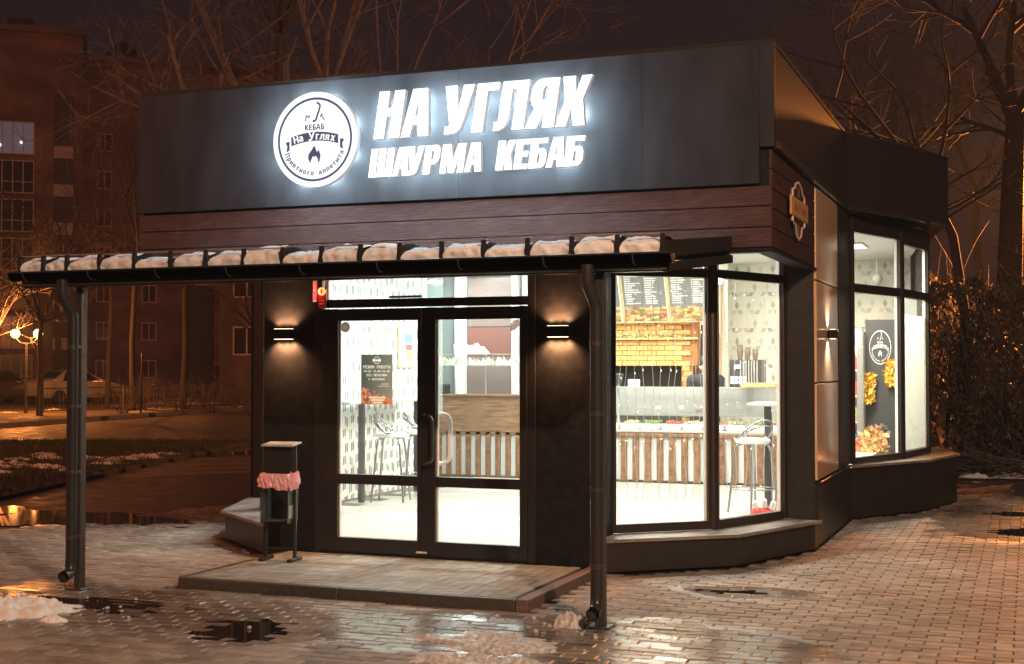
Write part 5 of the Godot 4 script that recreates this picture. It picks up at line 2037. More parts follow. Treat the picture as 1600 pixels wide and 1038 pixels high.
	# opening hours on the door glass
	t = thing("opening_hours_poster", "grey opening hours poster with grilled food stuck inside the left door pane", "poster", Vector3(-5.12, 1.542, -10.108))
	g = Geo.new()
	g.uvquad(Vector3(-0.148, -0.21, 0), Vector3(0.148, -0.21, 0), Vector3(0.148, 0.21, 0), Vector3(-0.148, 0.21, 0))
	var pm := mk(Color.WHITE, 0.5)
	pm.albedo_texture = poster_tex()
	pm.backlight_enabled = true
	pm.backlight = Color(0.9, 0.9, 0.9)
	part(t, "sheet", g, pm)
	M.sticker = mk(lin(0.50, 0.32, 0.22), 0.6)
	M.sticker.backlight_enabled = true
	M.sticker.backlight = Color(0.8, 0.8, 0.8)
	M.sticker_orange = mk(lin(0.75, 0.33, 0.14), 0.6)
	M.sticker_orange.backlight_enabled = true
	M.sticker_orange.backlight = Color(0.9, 0.9, 0.9)
	# round sticker and orange leaf sticker on the panes
	t = thing("round_sticker", "round brown sticker at the upper corner of the left door pane", "sticker", Vector3(-5.418, 1.985, -10.108))
	g = Geo.new()
	g.prism(circle(0.045, 28), 0.0, 0.002)
	part(t, "disc", g, M.sticker)
	part(t, "ring", ring_geo(0.024, 0.034, 0.0035, Transform3D(), 24), mk(lin(0.62, 0.45, 0.33), 0.6))
	g = Geo.new()
	g.prism(PackedVector2Array([Vector2(-.035, -.05), Vector2(.01, -.045), Vector2(.05, .0), Vector2(.045, .05), Vector2(.0, .04), Vector2(-.03, .0)]), 0.0, 0.002)
	t = thing("leaf_sticker", "orange leaf shaped sticker at the upper corner of the right door pane", "sticker", Vector3(-3.885, 1.985, -10.108))
	part(t, "leaf", g, M.sticker_orange)
	g = Geo.new()
	g.box(Vector3(0.005, 0.0, 0.003), Vector3(0.085, 0.006, 0.001), Basis(Vector3(0, 0, 1), 0.7))
	part(t, "vein", g, M.white)

const SIGN_E := 0.24
const LETTER_E := 0.42

func circle(r: float, n: int) -> PackedVector2Array:
	var p := PackedVector2Array()
	for k in n:
		p.append(Vector2(cos(TAU * k / n), sin(TAU * k / n)) * r)
	return p

const TYPE := {"Р": "1E11111E101010", "Е": "1F10101E10101F", "Ж": "15150E040E1515", "И": "11111315191111", "М": "111B1515111111", "А": "0E11111F111111", "Б": "1F10101E11111E", "О": "0E11111111110E", "Т": "1F040404040404", "Ы": "1111111D13131D", "П": "1F111111111111", "Н": "1111111F111111", "В": "1E11111E11111E", "С": "0E11101010110E", "З": "1E01010E01011E", "Х": "11110A040A1111", "Д": "0E0A0A0A0A1F11", "1": "040C040404040E", "0": "0E11131519110E", "2": "0E11010608101F", ".": "00000000000C0C", "-": "0000000E000000", ":": "000C0C000C0C00"}

func print_line(im: Image, text: String, cx: float, y: int, s: float, c: Color) -> void:     # block letters printed flat
	var x := cx - text.length() * 3.0 * s + s * 0.5
	for ch in text:
		if TYPE.has(ch):
			for r in 7:
				var bits: int = TYPE[ch].substr(r * 2, 2).hex_to_int()
				for b in 5:
					if bits >> (4 - b) & 1:
						im.fill_rect(Rect2i(roundi(x + b * s), roundi(y + r * s), ceili(s * 1.15), ceili(s * 1.1)), c)
		x += 6.0 * s

func poster_tex() -> ImageTexture:                   # flat print: warm grey fading, roast food and wraps at the foot
	var im: Image = img_tex(296, 420, func(x: int, y: int):
		var u := x / 296.0
		var v := y / 420.0
		var c := Color(0.34, 0.37, 0.36).lerp(Color(0.60, 0.56, 0.51), clampf(u * 0.9 + v * 0.3 - 0.2, 0, 1))
		if v > 0.58:
			var m: float = fn.get_noise_2d(x * 0.025, y * 0.025)
			var heap := (1.0 - v) * 3.0 + u * 0.75
			if heap < 1.0 + 0.3 * m:
				c = Color(0.62, 0.33, 0.25).lerp(Color(0.88, 0.60, 0.48), clampf(0.5 + m * 1.6, 0, 1))
		for k in 3:
			var cy := 0.86 + 0.05 * k
			if absf(v - cy) < 0.018 and u > 0.24 + 0.06 * k and u < 0.78 - 0.04 * k:
				c = Color(0.90, 0.84, 0.74)
		if Vector2((u - 0.9) * 0.75, (v - 0.95) * 1.0).length() < 0.075:
			c = Color(0.84, 0.48, 0.34)
		return c).get_image()
	var white := Color(0.97, 0.97, 0.95)
	for k in 60:
		var a := TAU * k / 60
		im.fill_rect(Rect2i(roundi(146 + cos(a) * 30), roundi(46 + sin(a) * 28), 5, 5), white)
	im.fill_rect(Rect2i(108, 40, 80, 18), white)
	print_line(im, "РЕЖИМ РАБОТЫ", 148, 92, 3.6, white)
	print_line(im, "ПН-ВС 10.00-22.00", 148, 132, 2.4, white)
	print_line(im, "БЕЗ ПЕРЕРЫВА", 148, 164, 2.7, white)
	print_line(im, "И ВЫХОДНЫХ", 148, 198, 2.6, white)
	im.fill_rect(Rect2i(188, 246, 70, 4), white)
	im.fill_rect(Rect2i(160, 264, 100, 4), Color(0.9, 0.9, 0.88))
	return ImageTexture.create_from_image(im)

# ---------------------------------------------------------------- canopy with gutter, posts and snow
func canopy() -> void:
	var ex := [-7.075, -6.86, -6.645, -6.35, -6.043, -5.733, -5.436, -5.122, -4.81, -4.505, -4.207, -3.914, -3.607, -3.307, -3.003, -2.703, -2.402, -2.11]
	var t := thing("canopy", "dark lean to canopy over the entrance on two posts", "canopy")
	var y0 := 2.335
	var y1 := 2.545
	var zf := -8.06
	var zb := -10.08
	var g: Geo
	for k in ex.size():
		g = Geo.new()
		var a := Vector3(ex[k], y0 + 0.055, zf)
		var b := Vector3(ex[k], y1 + 0.055, zb)
		var d := b - a
		var outer := k == 0 or k == ex.size() - 1
		g.cbox((a + b) * 0.5 + Vector3(0, -0.012 if outer else -0.035, 0), Vector3(0.026, 0.11 if outer else 0.065, d.length()), 0.004, Basis.looking_at(d, Vector3.UP))
		g.cbox(a + Vector3(0, 0.012, 0.0), Vector3(0.028, 0.15, 0.03), 0.004)
		part(t, "rafter", g, M.matt_black)
	for k in ex.size() - 1:
		g = Geo.new()
		var m: float = (ex[k] + ex[k + 1]) * 0.5
		var w: float = ex[k + 1] - ex[k] - 0.03
		g.box(Vector3(m, (y0 + y1) * 0.5 + 0.006, (zf + zb) * 0.5), Vector3(w, 0.008, 2.02), Basis.looking_at(Vector3(0, y1 - y0, zb - zf), Vector3.UP))
		part(t, "roof_sheet", g, M.roof_sheet)
		g = Geo.new()
		var drop := rng.randf_range(-0.008, 0.01)
		g.cbox(Vector3(m, 2.478 + drop, zf - 0.012), Vector3(w, 0.008, 0.022), 0.002)
		part(t, "front_rail", g, M.rail_grey)
	# beam, wall plate, gutter
	g = Geo.new()
	g.cbox(Vector3(-4.62, 2.285, -8.17), Vector3(5.02, 0.075, 0.08), 0.006)
	part(t, "front_beam", g, M.gutter)
	g = Geo.new()
	g.cbox(Vector3(-4.62, 2.50, -10.07), Vector3(5.02, 0.06, 0.04), 0.006)
	part(t, "wall_plate", g, M.gutter)
	for x in [-7.075, -2.11]:
		g = Geo.new()
		g.cbox(Vector3(x, 2.37, -9.1), Vector3(0.045, 0.06, 1.95), 0.004, Basis(Vector3(1, 0, 0), 0.10))
		part(t, "side_beam", g, M.matt_black)
	var gu := thing("gutter", "dark half round rain gutter along the canopy front", "gutter")
	g = Geo.new()
	var n := 14
	for k in n:
		var a := PI + PI * k / n
		var b := PI + PI * (k + 1) / n
		var r := 0.058
		for s in [1.0, -1.0]:
			var rr: float = r if s > 0 else r - 0.004
			var p := Vector3(-7.09, 2.345 + sin(a) * rr, -8.0 + cos(a) * rr)
			var q := Vector3(-7.09, 2.345 + sin(b) * rr, -8.0 + cos(b) * rr)
			var l := Vector3(5.06, 0, 0)
			g.stri(p, q, q + l, Vector3(0, sin(a), cos(a)) * s, Vector3(0, sin(b), cos(b)) * s, Vector3(0, sin(b), cos(b)) * s)
			g.stri(p, q + l, p + l, Vector3(0, sin(a), cos(a)) * s, Vector3(0, sin(b), cos(b)) * s, Vector3(0, sin(a), cos(a)) * s)
	part(gu, "trough", g, M.gutter)
	for x in [-7.09, -2.03]:
		g = Geo.new()
		var half := PackedVector2Array()
		for k in n + 1:
			half.append(Vector2(cos(PI + PI * k / n), sin(PI + PI * k / n)) * 0.06)
		g.prism(half, -0.003, 0.003, Transform3D(Basis(Vector3(0, 1, 0), PI / 2), Vector3(x, 2.345, -8.0)))
		part(gu, "end_cap", g, M.gutter)
	g = Geo.new()
	g.tube([Vector3(-7.09, 2.347, -7.94), Vector3(-2.03, 2.347, -7.94)], [0.007], 8)
	part(gu, "bead", g, M.gutter)
	for k in 9:
		g = Geo.new()
		var arc := []
		var x := -6.95 + 0.585 * k
		for i in 9:
			var a := PI + PI * i / 8.0
			arc.append(Vector3(x, 2.345 + sin(a) * 0.063, -8.0 - cos(a) * 0.063))
		g.tube(arc, [0.006], 6)
		part(gu, "bracket", g, M.gutter)
	g = Geo.new()
	g.cbox(Vector3(-4.6, 2.262, -8.085), Vector3(5.02, 0.012, 0.03), 0.003)
	part(gu, "drip_edge", g, M.rail_grey)
	# posts and downpipes
	for s in 2:
		var px: float = [-6.597, -2.548][s]
		var po := thing("canopy_post", ["slim square steel post under the left end of the canopy", "slim square steel post under the right end of the canopy"][s], "post", Vector3(px, 0, -8.17), 0, "canopy posts")
		g = Geo.new()
		g.cbox(Vector3(0, 1.126, 0), Vector3(0.062, 2.24, 0.062), 0.006)
		part(po, "shaft", g, M.post)
		g = Geo.new()
		g.cbox(Vector3(0, 0.006, 0), Vector3(0.15, 0.012, 0.15), 0.003)
		part(po, "foot_plate", g, M.post)
		var dx: float = [-0.008, -0.034][s]
		var dp := thing("downpipe", ["round drainpipe in front of the left canopy post", "round drainpipe in front of the right canopy post"][s], "drainpipe", Vector3(px + dx, 0, -8.0), 0, "drainpipes of the canopy")
		g = Geo.new()
		var pts := []
		var path := [Vector3(0.0, 2.29, 0.0), Vector3(0.0, 2.19, 0.0), Vector3(0.006, 2.15, -0.015), Vector3(0.028, 2.06, -0.07), Vector3(0.034, 2.02, -0.085), Vector3(0.034, 0.22, -0.085), Vector3(0.034, 0.16, -0.075), Vector3(0.036, 0.125, -0.045), Vector3(0.042, 0.115, 0.025)]
		if s == 0:
			path = [Vector3(-0.03, 2.29, 0.0), Vector3(-0.03, 2.19, 0.0), Vector3(-0.026, 2.15, -0.012), Vector3(-0.006, 2.06, -0.07), Vector3(0.0, 2.02, -0.085), Vector3(0.0, 0.22, -0.085), Vector3(0.0, 0.16, -0.078), Vector3(0.006, 0.125, -0.05), Vector3(0.016, 0.115, 0.02)]
		for q in path:
			pts.append(q)
		g.tube(pts, [0.041], 18, false)
		part(dp, "pipe", g, M.gutter)
		g = Geo.new()
		var e: Vector3 = path[8]
		var dir: Vector3 = (path[8] - path[7]).normalized()
		g.tube([e - dir * 0.02, e], [0.0445, 0.0445], 18, false)
		part(dp, "outlet_collar", g, M.gutter)
		g = Geo.new()
		g.tube([e - dir * 0.04, e - dir * 0.038], [0.039, 0.039], 18)
		part(dp, "bore_shade", g, M.void)  # dark disc standing for the shade inside the pipe
		for y in [0.38, 0.86, 1.34, 1.78]:
			g = Geo.new()
			g.tube([Vector3(path[5].x, y, -0.085), Vector3(path[5].x, y + 0.03, -0.085)], [0.0435], 18)
			g.box(Vector3(path[5].x + 0.03, y + 0.015, -0.13), Vector3(0.012, 0.02, 0.09))
			part(dp, "clamp", g, M.post)
	# slabs of snow between the rafters
	var seq := [0.086, 0.082, 0.085, 0.092, 0.070, 0.088, 0.078, 0.10, 0.070, 0.088, 0.09, 0.066, 0.088, 0.066, 0.080, 0.092, 0.082]
	for k in ex.size() - 1:
		var x0: float = ex[k] + 0.016
		var x1: float = ex[k + 1] - 0.016
		var h: float = seq[k] * rng.randf_range(1.38, 1.55)
		var o := 13.0 * k
		var cut := rng.randf_range(0.02, 0.09)
		var fz := rng.randf_range(0.0, 0.03)
		g = Geo.new()
		g.field(18, 26, func(u: float, v: float) -> Vector3:
			var x := lerpf(x0, x1, u)
			var step := v * 26.0
			var front := clampf(step / 8.0, 0.0, 1.0)            # rows 0 to 8 make the front face and its rounded brow
			var back := clampf((step - 8.0) / 18.0, 0.0, 1.0)
			back = pow(back, 1.3)
			var z := lerpf(zf + 0.012 - fz, zb + 0.02, back) if back > 0.0 else zf + 0.012 - fz
			z -= 0.13 * pow(maxf(front - 0.45, 0.0) / 0.55, 1.5)
			var base := lerpf(y0, y1, clampf((zf - z) / (zf - zb), 0, 1)) + 0.011
			var th: float = h * (0.90 + 0.16 * fn.get_noise_2d(x * 5.0 + o, z * 3.5) + 0.05 * fn.get_noise_2d(x * 14.0 + o, z * 14.0))
			th *= lerpf(0.0, 0.66, front / 0.45) if front < 0.45 else lerpf(0.66, 1.0, (front - 0.45) / 0.55)
			th *= sqrt(clampf(0.40 + 0.60 * u / maxf(cut, 0.01), 0.0, 1.0)) if back < 0.2 else 1.0
			th *= lerpf(1.0, 0.40, smoothstep(0.02, 0.22, back))
			var hump := maxf(0.0, fn.get_noise_2d(x * 2.2 + 7.0, z * 1.4 + 3.0)) * (0.16 if k > 3 and k < 9 else 0.08) * smoothstep(0.3, 0.6, back) * (1.0 - smoothstep(0.7, 0.95, back))
			if v == 0.0:
				return Vector3(x, base - 0.004, z + 0.0)
			return Vector3(x, base + th + hump, z + 0.012 * sin(front * PI) + 0.022 * fn.get_noise_2d(x * 9.0 + o, v * 6.0)))
		var nth: String = ["first", "second", "third", "fourth", "fifth", "sixth", "seventh", "eighth", "ninth", "tenth", "eleventh", "twelfth", "thirteenth", "fourteenth", "fifteenth", "sixteenth", "seventeenth"][k]
		var where: String = nth + " from the left" if k < 9 else ["ninth", "eighth", "seventh", "sixth", "fifth", "fourth", "third", "second", "last"][k - 8] + (" from the right" if k < 16 else " at the right end")
		solo("snow_slab", "slab of snow between the canopy rafters, %s" % where, "snow", g, M.snow, Vector3.ZERO, 0, "snow slabs on the canopy")

# ---------------------------------------------------------------- lamps of the street
func street_lamps() -> void:
	var t := thing("globe_street_lamp", "street lamp with two glowing orange globes beyond the verge", "street lamp", Vector3(-32.1, 0, -36.9), 0.715)
	globe_lamp(t, 2.78, 30.0)
	# unseen lamps, out of view, lighting the side fascia, paving, road and trees
	t = thing("globe_street_lamp", "unseen globe street lamp out of view, lighting the side fascia and ivy", "street lamp", Vector3(0.62, 0, -29.0))
	unseen_globe_lamp(t, 5.25, 220.0)
	t = thing("unseen_street_lamp", "unseen tall street lamp out of view, lighting the paving and kiosk front", "street lamp", Vector3(3.3, 0, 0.6), PI)
	mast_lamp(t, 6.2, UNSEEN_FRONT_LAMP)
	t = thing("unseen_street_lamp", "unseen tall street lamp out of view, lighting the road at the left", "street lamp", Vector3(-21.0, 0, -6.0), 1.2)
	mast_lamp(t, 6.8, 120.0, EMBER)
	t = thing("unseen_street_lamp", "unseen tall street lamp behind the sign fascia, lighting the far road and puddles", "street lamp", place(347, 74), 0.55)
	mast_lamp(t, 16.0, 70.0, EMBER)

const UNSEEN_FRONT_LAMP := 152.0  # strength of the unseen lamp lighting the paving and kiosk front

func globe_lamp(t: Node3D, y: float, e: float) -> void:
	var g := Geo.new()
	g.tube([Vector3(0, 0, 0), Vector3(0, 0.5, 0), Vector3(0, y - 0.3, 0)], [0.07, 0.045, 0.035], 10)
	part(t, "pole", g, M.dark_steel)
	g = Geo.new()
	g.tube([Vector3(-0.37, y - 0.14, 0), Vector3(-0.2, y - 0.32, 0), Vector3(0, y - 0.35, 0), Vector3(0.2, y - 0.32, 0), Vector3(0.37, y - 0.14, 0)], [0.02], 8)
	part(t, "arm", g, M.dark_steel)
	for s in [-1.0, 1.0]:
		g = Geo.new()
		g.ball(Vector3(s * 0.37, y, 0), Vector3.ONE * 0.16, 18)
		part(t, "globe_bulb", g, glow(lin(1.0, 0.62, 0.20), 4.5))
		omni(t, Vector3(s * 0.37, y, 0), AMBER, e, 0.15, 90.0)

func unseen_globe_lamp(t: Node3D, y: float, e: float) -> void:  # globe lamp out of view, lighting the side fascia and ivy
	var g := Geo.new()
	g.tube([Vector3(0, 0, 0), Vector3(0, 0.5, 0), Vector3(0, y - 0.14, 0)], [0.07, 0.045, 0.035], 10)
	part(t, "pole", g, M.dark_steel)
	g = Geo.new()
	g.ball(Vector3(0, y, 0), Vector3.ONE * 0.17, 18)
	part(t, "globe_bulb", g, glow(lin(1.0, 0.55, 0.15), 5.0))
	omni(t, Vector3(0, y, 0), AMBER, e, 0.16, 60.0)

func mast_lamp(t: Node3D, y: float, e: float, hue := SODIUM) -> void:
	var g := Geo.new()
	g.tube([Vector3(0, 0, 0), Vector3(0, y * 0.5, 0), Vector3(0, y, 0), Vector3(0, y + 0.3, 0.25), Vector3(0, y + 0.35, 0.7)], [0.09, 0.07, 0.05, 0.04, 0.035], 10)
	part(t, "mast", g, M.dark_steel)
	g = Geo.new()
	g.cbox(Vector3(0, y + 0.34, 0.95), Vector3(0.26, 0.10, 0.6), 0.03)
	part(t, "lamp_head", g, M.dark_steel)
	g = Geo.new()
	g.ball(Vector3(0, y + 0.24, 0.95), Vector3(0.10, 0.07, 0.22), 14)
	part(t, "lamp_bulb", g, glow(hue, 5.0))
	omni(t, Vector3(0, y + 0.22, 0.95), hue, e, 0.12, 60.0)

# ---------------------------------------------------------------- buildings behind
func window_unit(parent: Node3D, c: Vector3, w: float, h: float, bars: int, frame: Material, pane: Material, transom := 0.0, label := "") -> void:
	var g := Geo.new()
	var f := 0.07
	g.box(c + Vector3(0, h * 0.5 - f * 0.5, 0), Vector3(w, f, 0.10))
	g.box(c + Vector3(0, -h * 0.5 + f * 0.5, 0), Vector3(w, f, 0.10))
	for k in bars + 1:
		g.box(c + Vector3(-w * 0.5 + f * 0.5 + (w - f) * k / bars, 0, 0), Vector3(f, h - 2 * f, 0.09))
	if transom > 0.0:
		g.box(c + Vector3(0, h * (transom - 0.5), 0.002), Vector3(w - 2 * f, f * 0.8, 0.085))
	var o := part(parent, "window", g, frame, label)
	g = Geo.new()
	g.quad(c + Vector3(-w * 0.5, -h * 0.5, -0.02), c + Vector3(w * 0.5, -h * 0.5, -0.02), c + Vector3(w * 0.5, h * 0.5, -0.02), c + Vector3(-w * 0.5, h * 0.5, -0.02))
	part(o, "pane", g, pane)

func backdrop() -> void:
	var wall := mk(lin(0.36, 0.19, 0.155), 0.9)
	tri_tex(wall, T.blotch, Vector3.ONE * 0.12)
	var wall2 := mk(lin(0.29, 0.165, 0.16), 0.9)
	tri_tex(wall2, T.blotch, Vector3.ONE * 0.12)
	var dark := mk(lin(0.025, 0.02, 0.02), 0.15)
	var fr := mk(lin(0.55, 0.45, 0.40), 0.7)
	var lit := mk(lin(0.3, 0.32, 0.4), 0.3)
	lit.emission_enabled = true
	lit.emission = lin(0.55, 0.60, 0.80).linear_to_srgb()
	lit.emission_energy_multiplier = 0.07
	# apartment block at the left, about 100 m away
	var b := thing("apartment_block", "tall dim apartment block with glazed bay windows at the left", "building", Vector3(-61.7, 0, -78.7), deg_to_rad(38.1))
	var g := Geo.new()
	g.box(Vector3(-6.2, 12.6, -6), Vector3(9.4, 25.4, 12))
	part(b, "tower_wall", g, wall)
	g = Geo.new()
	g.box(Vector3(5.6, 11.8, -6.6), Vector3(14.2, 23.8, 12))
	part(b, "wing_wall", g, wall2)
	g = Geo.new()
	g.cbox(Vector3(-6.2, 25.5, -5.9), Vector3(9.8, 0.5, 12.6), 0.08)
	g.cbox(Vector3(5.6, 23.85, -6.5), Vector3(14.5, 0.45, 12.6), 0.08)
	part(b, "roof_edge", g, wall2)
	g = Geo.new()
	g.prism(PackedVector2Array([Vector2(-0.4, 24.1), Vector2(2.6, 24.1), Vector2(2.3, 25.6), Vector2(1.4, 26.3), Vector2(0.3, 25.7)]), -8.0, -5.0)
	part(b, "dormer", g, dark)
	g = Geo.new()
	g.cbox(Vector3(-6.0, 26.5, -5), Vector3(1.2, 1.4, 1.2), 0.05)
	g.prism(PackedVector2Array([Vector2(-6.9, 27.2), Vector2(-5.1, 27.2), Vector2(-6.0, 27.8)]), -5.8, -4.2)
	part(b, "chimney", g, wall2)
	g = Geo.new()
	g.box(Vector3(-2.75, 11.0, 0.02), Vector3(1.35, 20.0, 0.05))  # flat dark strip, its colour standing for the shade of a recess
	part(b, "dark_recess_strip", g, mk(lin(0.10, 0.07, 0.07), 0.9))
	for fl in 8:
		var y := 18.75 - 2.72 * fl - 1.1
		if y < 1.0:
			break
		# projecting bay with three lights
		g = Geo.new()
		g.box(Vector3(-6.1, y + 1.32, 0.32), Vector3(3.0, 0.32, 0.62))
		part(b, "bay_slab", g, wall)
		g = Geo.new()
		g.box(Vector3(-6.1, y - 1.24, 0.32), Vector3(3.0, 0.14, 0.62))
		part(b, "bay_slab", g, wall)
		window_unit(b, Vector3(-6.1, y, 0.62), 2.85, 2.3, 4, fr, lit if fl == 0 else dark, 0.35 if fl else 0.0, "dimly lit bay window" if fl == 0 else "")
		window_unit(b, Vector3(-9.2, y, 0.05), 1.3, 1.5, 2, fr, dark)
		# balcony panels of the recess strip
		g = Geo.new()
		g.box(Vector3(-2.75, y - 0.8, 0.10), Vector3(1.3, 0.85, 0.10))
		part(b, "recess_panel", g, fr)
		for x in [0.05, 3.2, 6.6, 9.9]:
			window_unit(b, Vector3(x, y + 0.15, -0.58), 1.05, 1.3, 2, fr, dark)
	for q in [[-6.95, 17.1], [-5.55, 17.35]]:
		g = Geo.new()
		g.ball(Vector3(q[0], q[1], 0.66), Vector3.ONE * 0.085, 10)
		part(b, "room_lamp_bulb", g, glow(lin(0.9, 0.95, 1.0), 2.5))
	for x in [-7.1, -6.35, -5.4]:
		g = Geo.new()
		g.field(10, 2, func(u: float, v: float) -> Vector3: return Vector3(x - 0.25 + 0.5 * u, 16.65 + 1.9 * v, 0.56 + 0.03 * sin(u * 25.0)))
		part(b, "curtain", g, fr)
	# lower building seen between the kiosk and the left post
	b = thing("brick_outbuilding", "plain reddish rendered outbuilding with a dark plinth behind the fence", "building", Vector3(-38.5, 0, -60.2), deg_to_rad(32.6))
	g = Geo.new()
	g.box(Vector3(4.33, 3.75, -3), Vector3(11.34, 4.1, 6))
	var red := mk(lin(0.42, 0.17, 0.15), 0.9)
	tri_tex(red, T.blotch, Vector3.ONE * 0.25)
	part(b, "wall", g, red)
	g = Geo.new()
	g.box(Vector3(4.33, 0.85, -2.97), Vector3(11.40, 1.7, 6.1))
	part(b, "plinth", g, mk(lin(0.06, 0.05, 0.05), 0.9))
	g = Geo.new()
	g.cbox(Vector3(4.0, 5.9, -2.9), Vector3(12.6, 0.25, 6.8), 0.04)
	part(b, "roof", g, M.dark_steel)
	g = Geo.new()
	g.box(Vector3(-2.01, 3.0, -2.4), Vector3(1.3, 6.4, 5.2))
	part(b, "dark_annex", g, mk(lin(0.05, 0.04, 0.045), 0.9))
	for x in [0.15, 3.2, 6.5]:
		g = Geo.new()
		g.box(Vector3(x, 3.4, 0.012), Vector3(0.04, 4.7, 0.02))
		part(b, "wall_joint", g, mk(lin(0.2, 0.09, 0.08), 0.9))
	# long block far behind the kiosk, only its top shows between the branches
	b = thing("long_apartment_block", "long low lit apartment block behind the trees over the kiosk roof", "building", Vector3(-30.1, 0, -57.6), deg_to_rad(14.0))
	g = Geo.new()
	g.box(Vector3(0.0, 7.6, -5), Vector3(14.0, 15.6, 10))
	part(b, "wall", g, mk(lin(0.14, 0.095, 0.095), 0.9))
	g = Geo.new()
	g.cbox(Vector3(0.0, 15.6, -4.9), Vector3(14.6, 0.5, 10.6), 0.06)
	part(b, "roof_edge", g, wall2)
	for fl in 5:
		for k in 5:
			window_unit(b, Vector3(-5.6 + 2.8 * k, 14.1 - 2.8 * fl, 0.05), 1.4, 1.4, 2, fr, dark)
	# fence of the verge
	var fe := thing("low_fence", "low thin metal rail fence on the far verge", "fence")
	var pts := [Vector3(-29.4, 0.05, -34.4), Vector3(-28.9, 0.05, -38.0), Vector3(-28.4, 0.05, -42.0), Vector3(-28.2, 0.05, -46.0), Vector3(-26.9, 0.05, -54.0), Vector3(-26.0, 0.05, -60.0)]
	var metal := mk(lin(0.14, 0.12, 0.11), 0.5)
	for k in pts.size():
		g = Geo.new()
		g.cbox(pts[k] + Vector3(0, 0.48, 0), Vector3(0.06, 0.96, 0.06), 0.008)
		part(fe, "post", g, metal)
	for k in pts.size() - 1:
		for y in [0.90, 0.18]:
			g = Geo.new()
			g.rod(pts[k] + Vector3(0, y, 0), pts[k + 1] + Vector3(0, y, 0), 0.022, 6)
			part(fe, "rail", g, metal)
		var m: int = int(pts[k].distance_to(pts[k + 1]) / 0.16)
		for i in range(1, m):
			var p: Vector3 = pts[k].lerp(pts[k + 1], float(i) / m)
			g = Geo.new()
			g.rod(p + Vector3(0, 0.18, 0), p + Vector3(0, 0.90, 0), 0.009, 4)
			part(fe, "bar", g, metal)
	# sign post and thin poles by the cars
	for q in [[-27.6, -37.2, 2.1, "thin pole standing at the kerb corner beside the fence"], [-30.2, -32.6, 1.9, "thin leaning pole in front of the pale car"]]:
		var po := thing("thin_pole", q[3], "pole", Vector3(q[0], 0.03, q[1]))
		g = Geo.new()
		g.rod(Vector3(0, 0, 0), Vector3(0.05, q[2], 0), 0.035, 8)
		part(po, "shaft", g, M.post)
		g = Geo.new()
		g.ball(Vector3(0.05, q[2], 0), Vector3.ONE * 0.045, 8)
		part(po, "cap", g, M.post)

# ---------------------------------------------------------------- bare trees
func limb(g: Geo, p: Vector3, d: Vector3, l: float, r: float, depth: int, spread: float, lift: float) -> void:
	var pts := [p]
	var rad := [r]
	var q := p
	var dir := d
	var n := 4 if depth > 1 else 3
	for k in n:
		dir = (dir + Vector3(rng.randf_range(-1, 1), rng.randf_range(-0.6, 1) * 0.9, rng.randf_range(-1, 1)) * 0.17 + Vector3(0, lift * 0.06, 0)).normalized()
		q += dir * l / n
		pts.append(q)
		rad.append(r * lerpf(1.0, 0.5, (k + 1.0) / n))
	g.tube(pts, rad, 6 if depth > 2 else 4 if depth > 1 else 3, false)
	if depth <= 0:
		return
	var kids := rng.randi_range(3, 4) if depth > 1 else rng.randi_range(3, 5)
	for k in kids:
		var f := rng.randf_range(0.35, 1.0)
		var i := int(f * n)
		var at: Vector3 = pts[i] if i >= n else pts[i].lerp(pts[i + 1], f * n - i)
		var side := dir.cross(Vector3(rng.randfn(), rng.randfn(), rng.randfn())).normalized()
		var nd := (dir * rng.randf_range(0.5, 1.0) + side * spread * rng.randf_range(0.6, 1.2)).normalized()
		limb(g, at, nd, l * rng.randf_range(0.5, 0.8), maxf(r * rng.randf_range(0.36, 0.56), 0.006), depth - 1, spread, lift)

func bare_tree(label: String, at: Vector3, trunk: Array, radius: float, crown_len: float, forks: int, depth: int, m: Material, spread := 0.75) -> void:
	var t := thing("bare_tree", label, "tree", at)
	var g := Geo.new()
	var rr := []
	for k in trunk.size():
		rr.append(lerpf(radius, radius * 0.6, float(k) / (trunk.size() - 1)))
	g.tube(trunk, rr, 9)
	part(t, "trunk", g, m)
	g = Geo.new()
	var top: Vector3 = trunk[trunk.size() - 1]
	var dir: Vector3 = (top - trunk[trunk.size() - 2]).normalized()
	for k in forks:
		var a := TAU * k / maxf(forks, 1) + rng.randf() * 0.8
		var d := (dir * 1.1 + Vector3(cos(a), 0.15, sin(a)) * spread * 0.75).normalized()
		limb(g, top - dir * 0.04, d, crown_len * rng.randf_range(0.8, 1.15), radius * 0.40, depth, spread, 0.5)
	var i0 := trunk.size() - 2
	for k in forks:
		var f := rng.randf_range(0.25, 0.95)
		var p: Vector3 = trunk[i0].lerp(top, f)
		var a := rng.randf() * TAU
		limb(g, p, Vector3(cos(a), 0.35, sin(a)).normalized(), crown_len * 0.55, radius * 0.22, depth - 1, spread, 0.3)
	part(t, "crown", g, m)

func place(px: float, depth: float) -> Vector3:        # ground point at a bearing (pixels of the 1600 wide photo) and depth
	var a := deg_to_rad(21.1) - atan((px - 800.0) / 2094.0)
	var r := depth / cos(atan((px - 800.0) / 2094.0))
	return Vector3(-r * sin(a), 0, -r * cos(a))

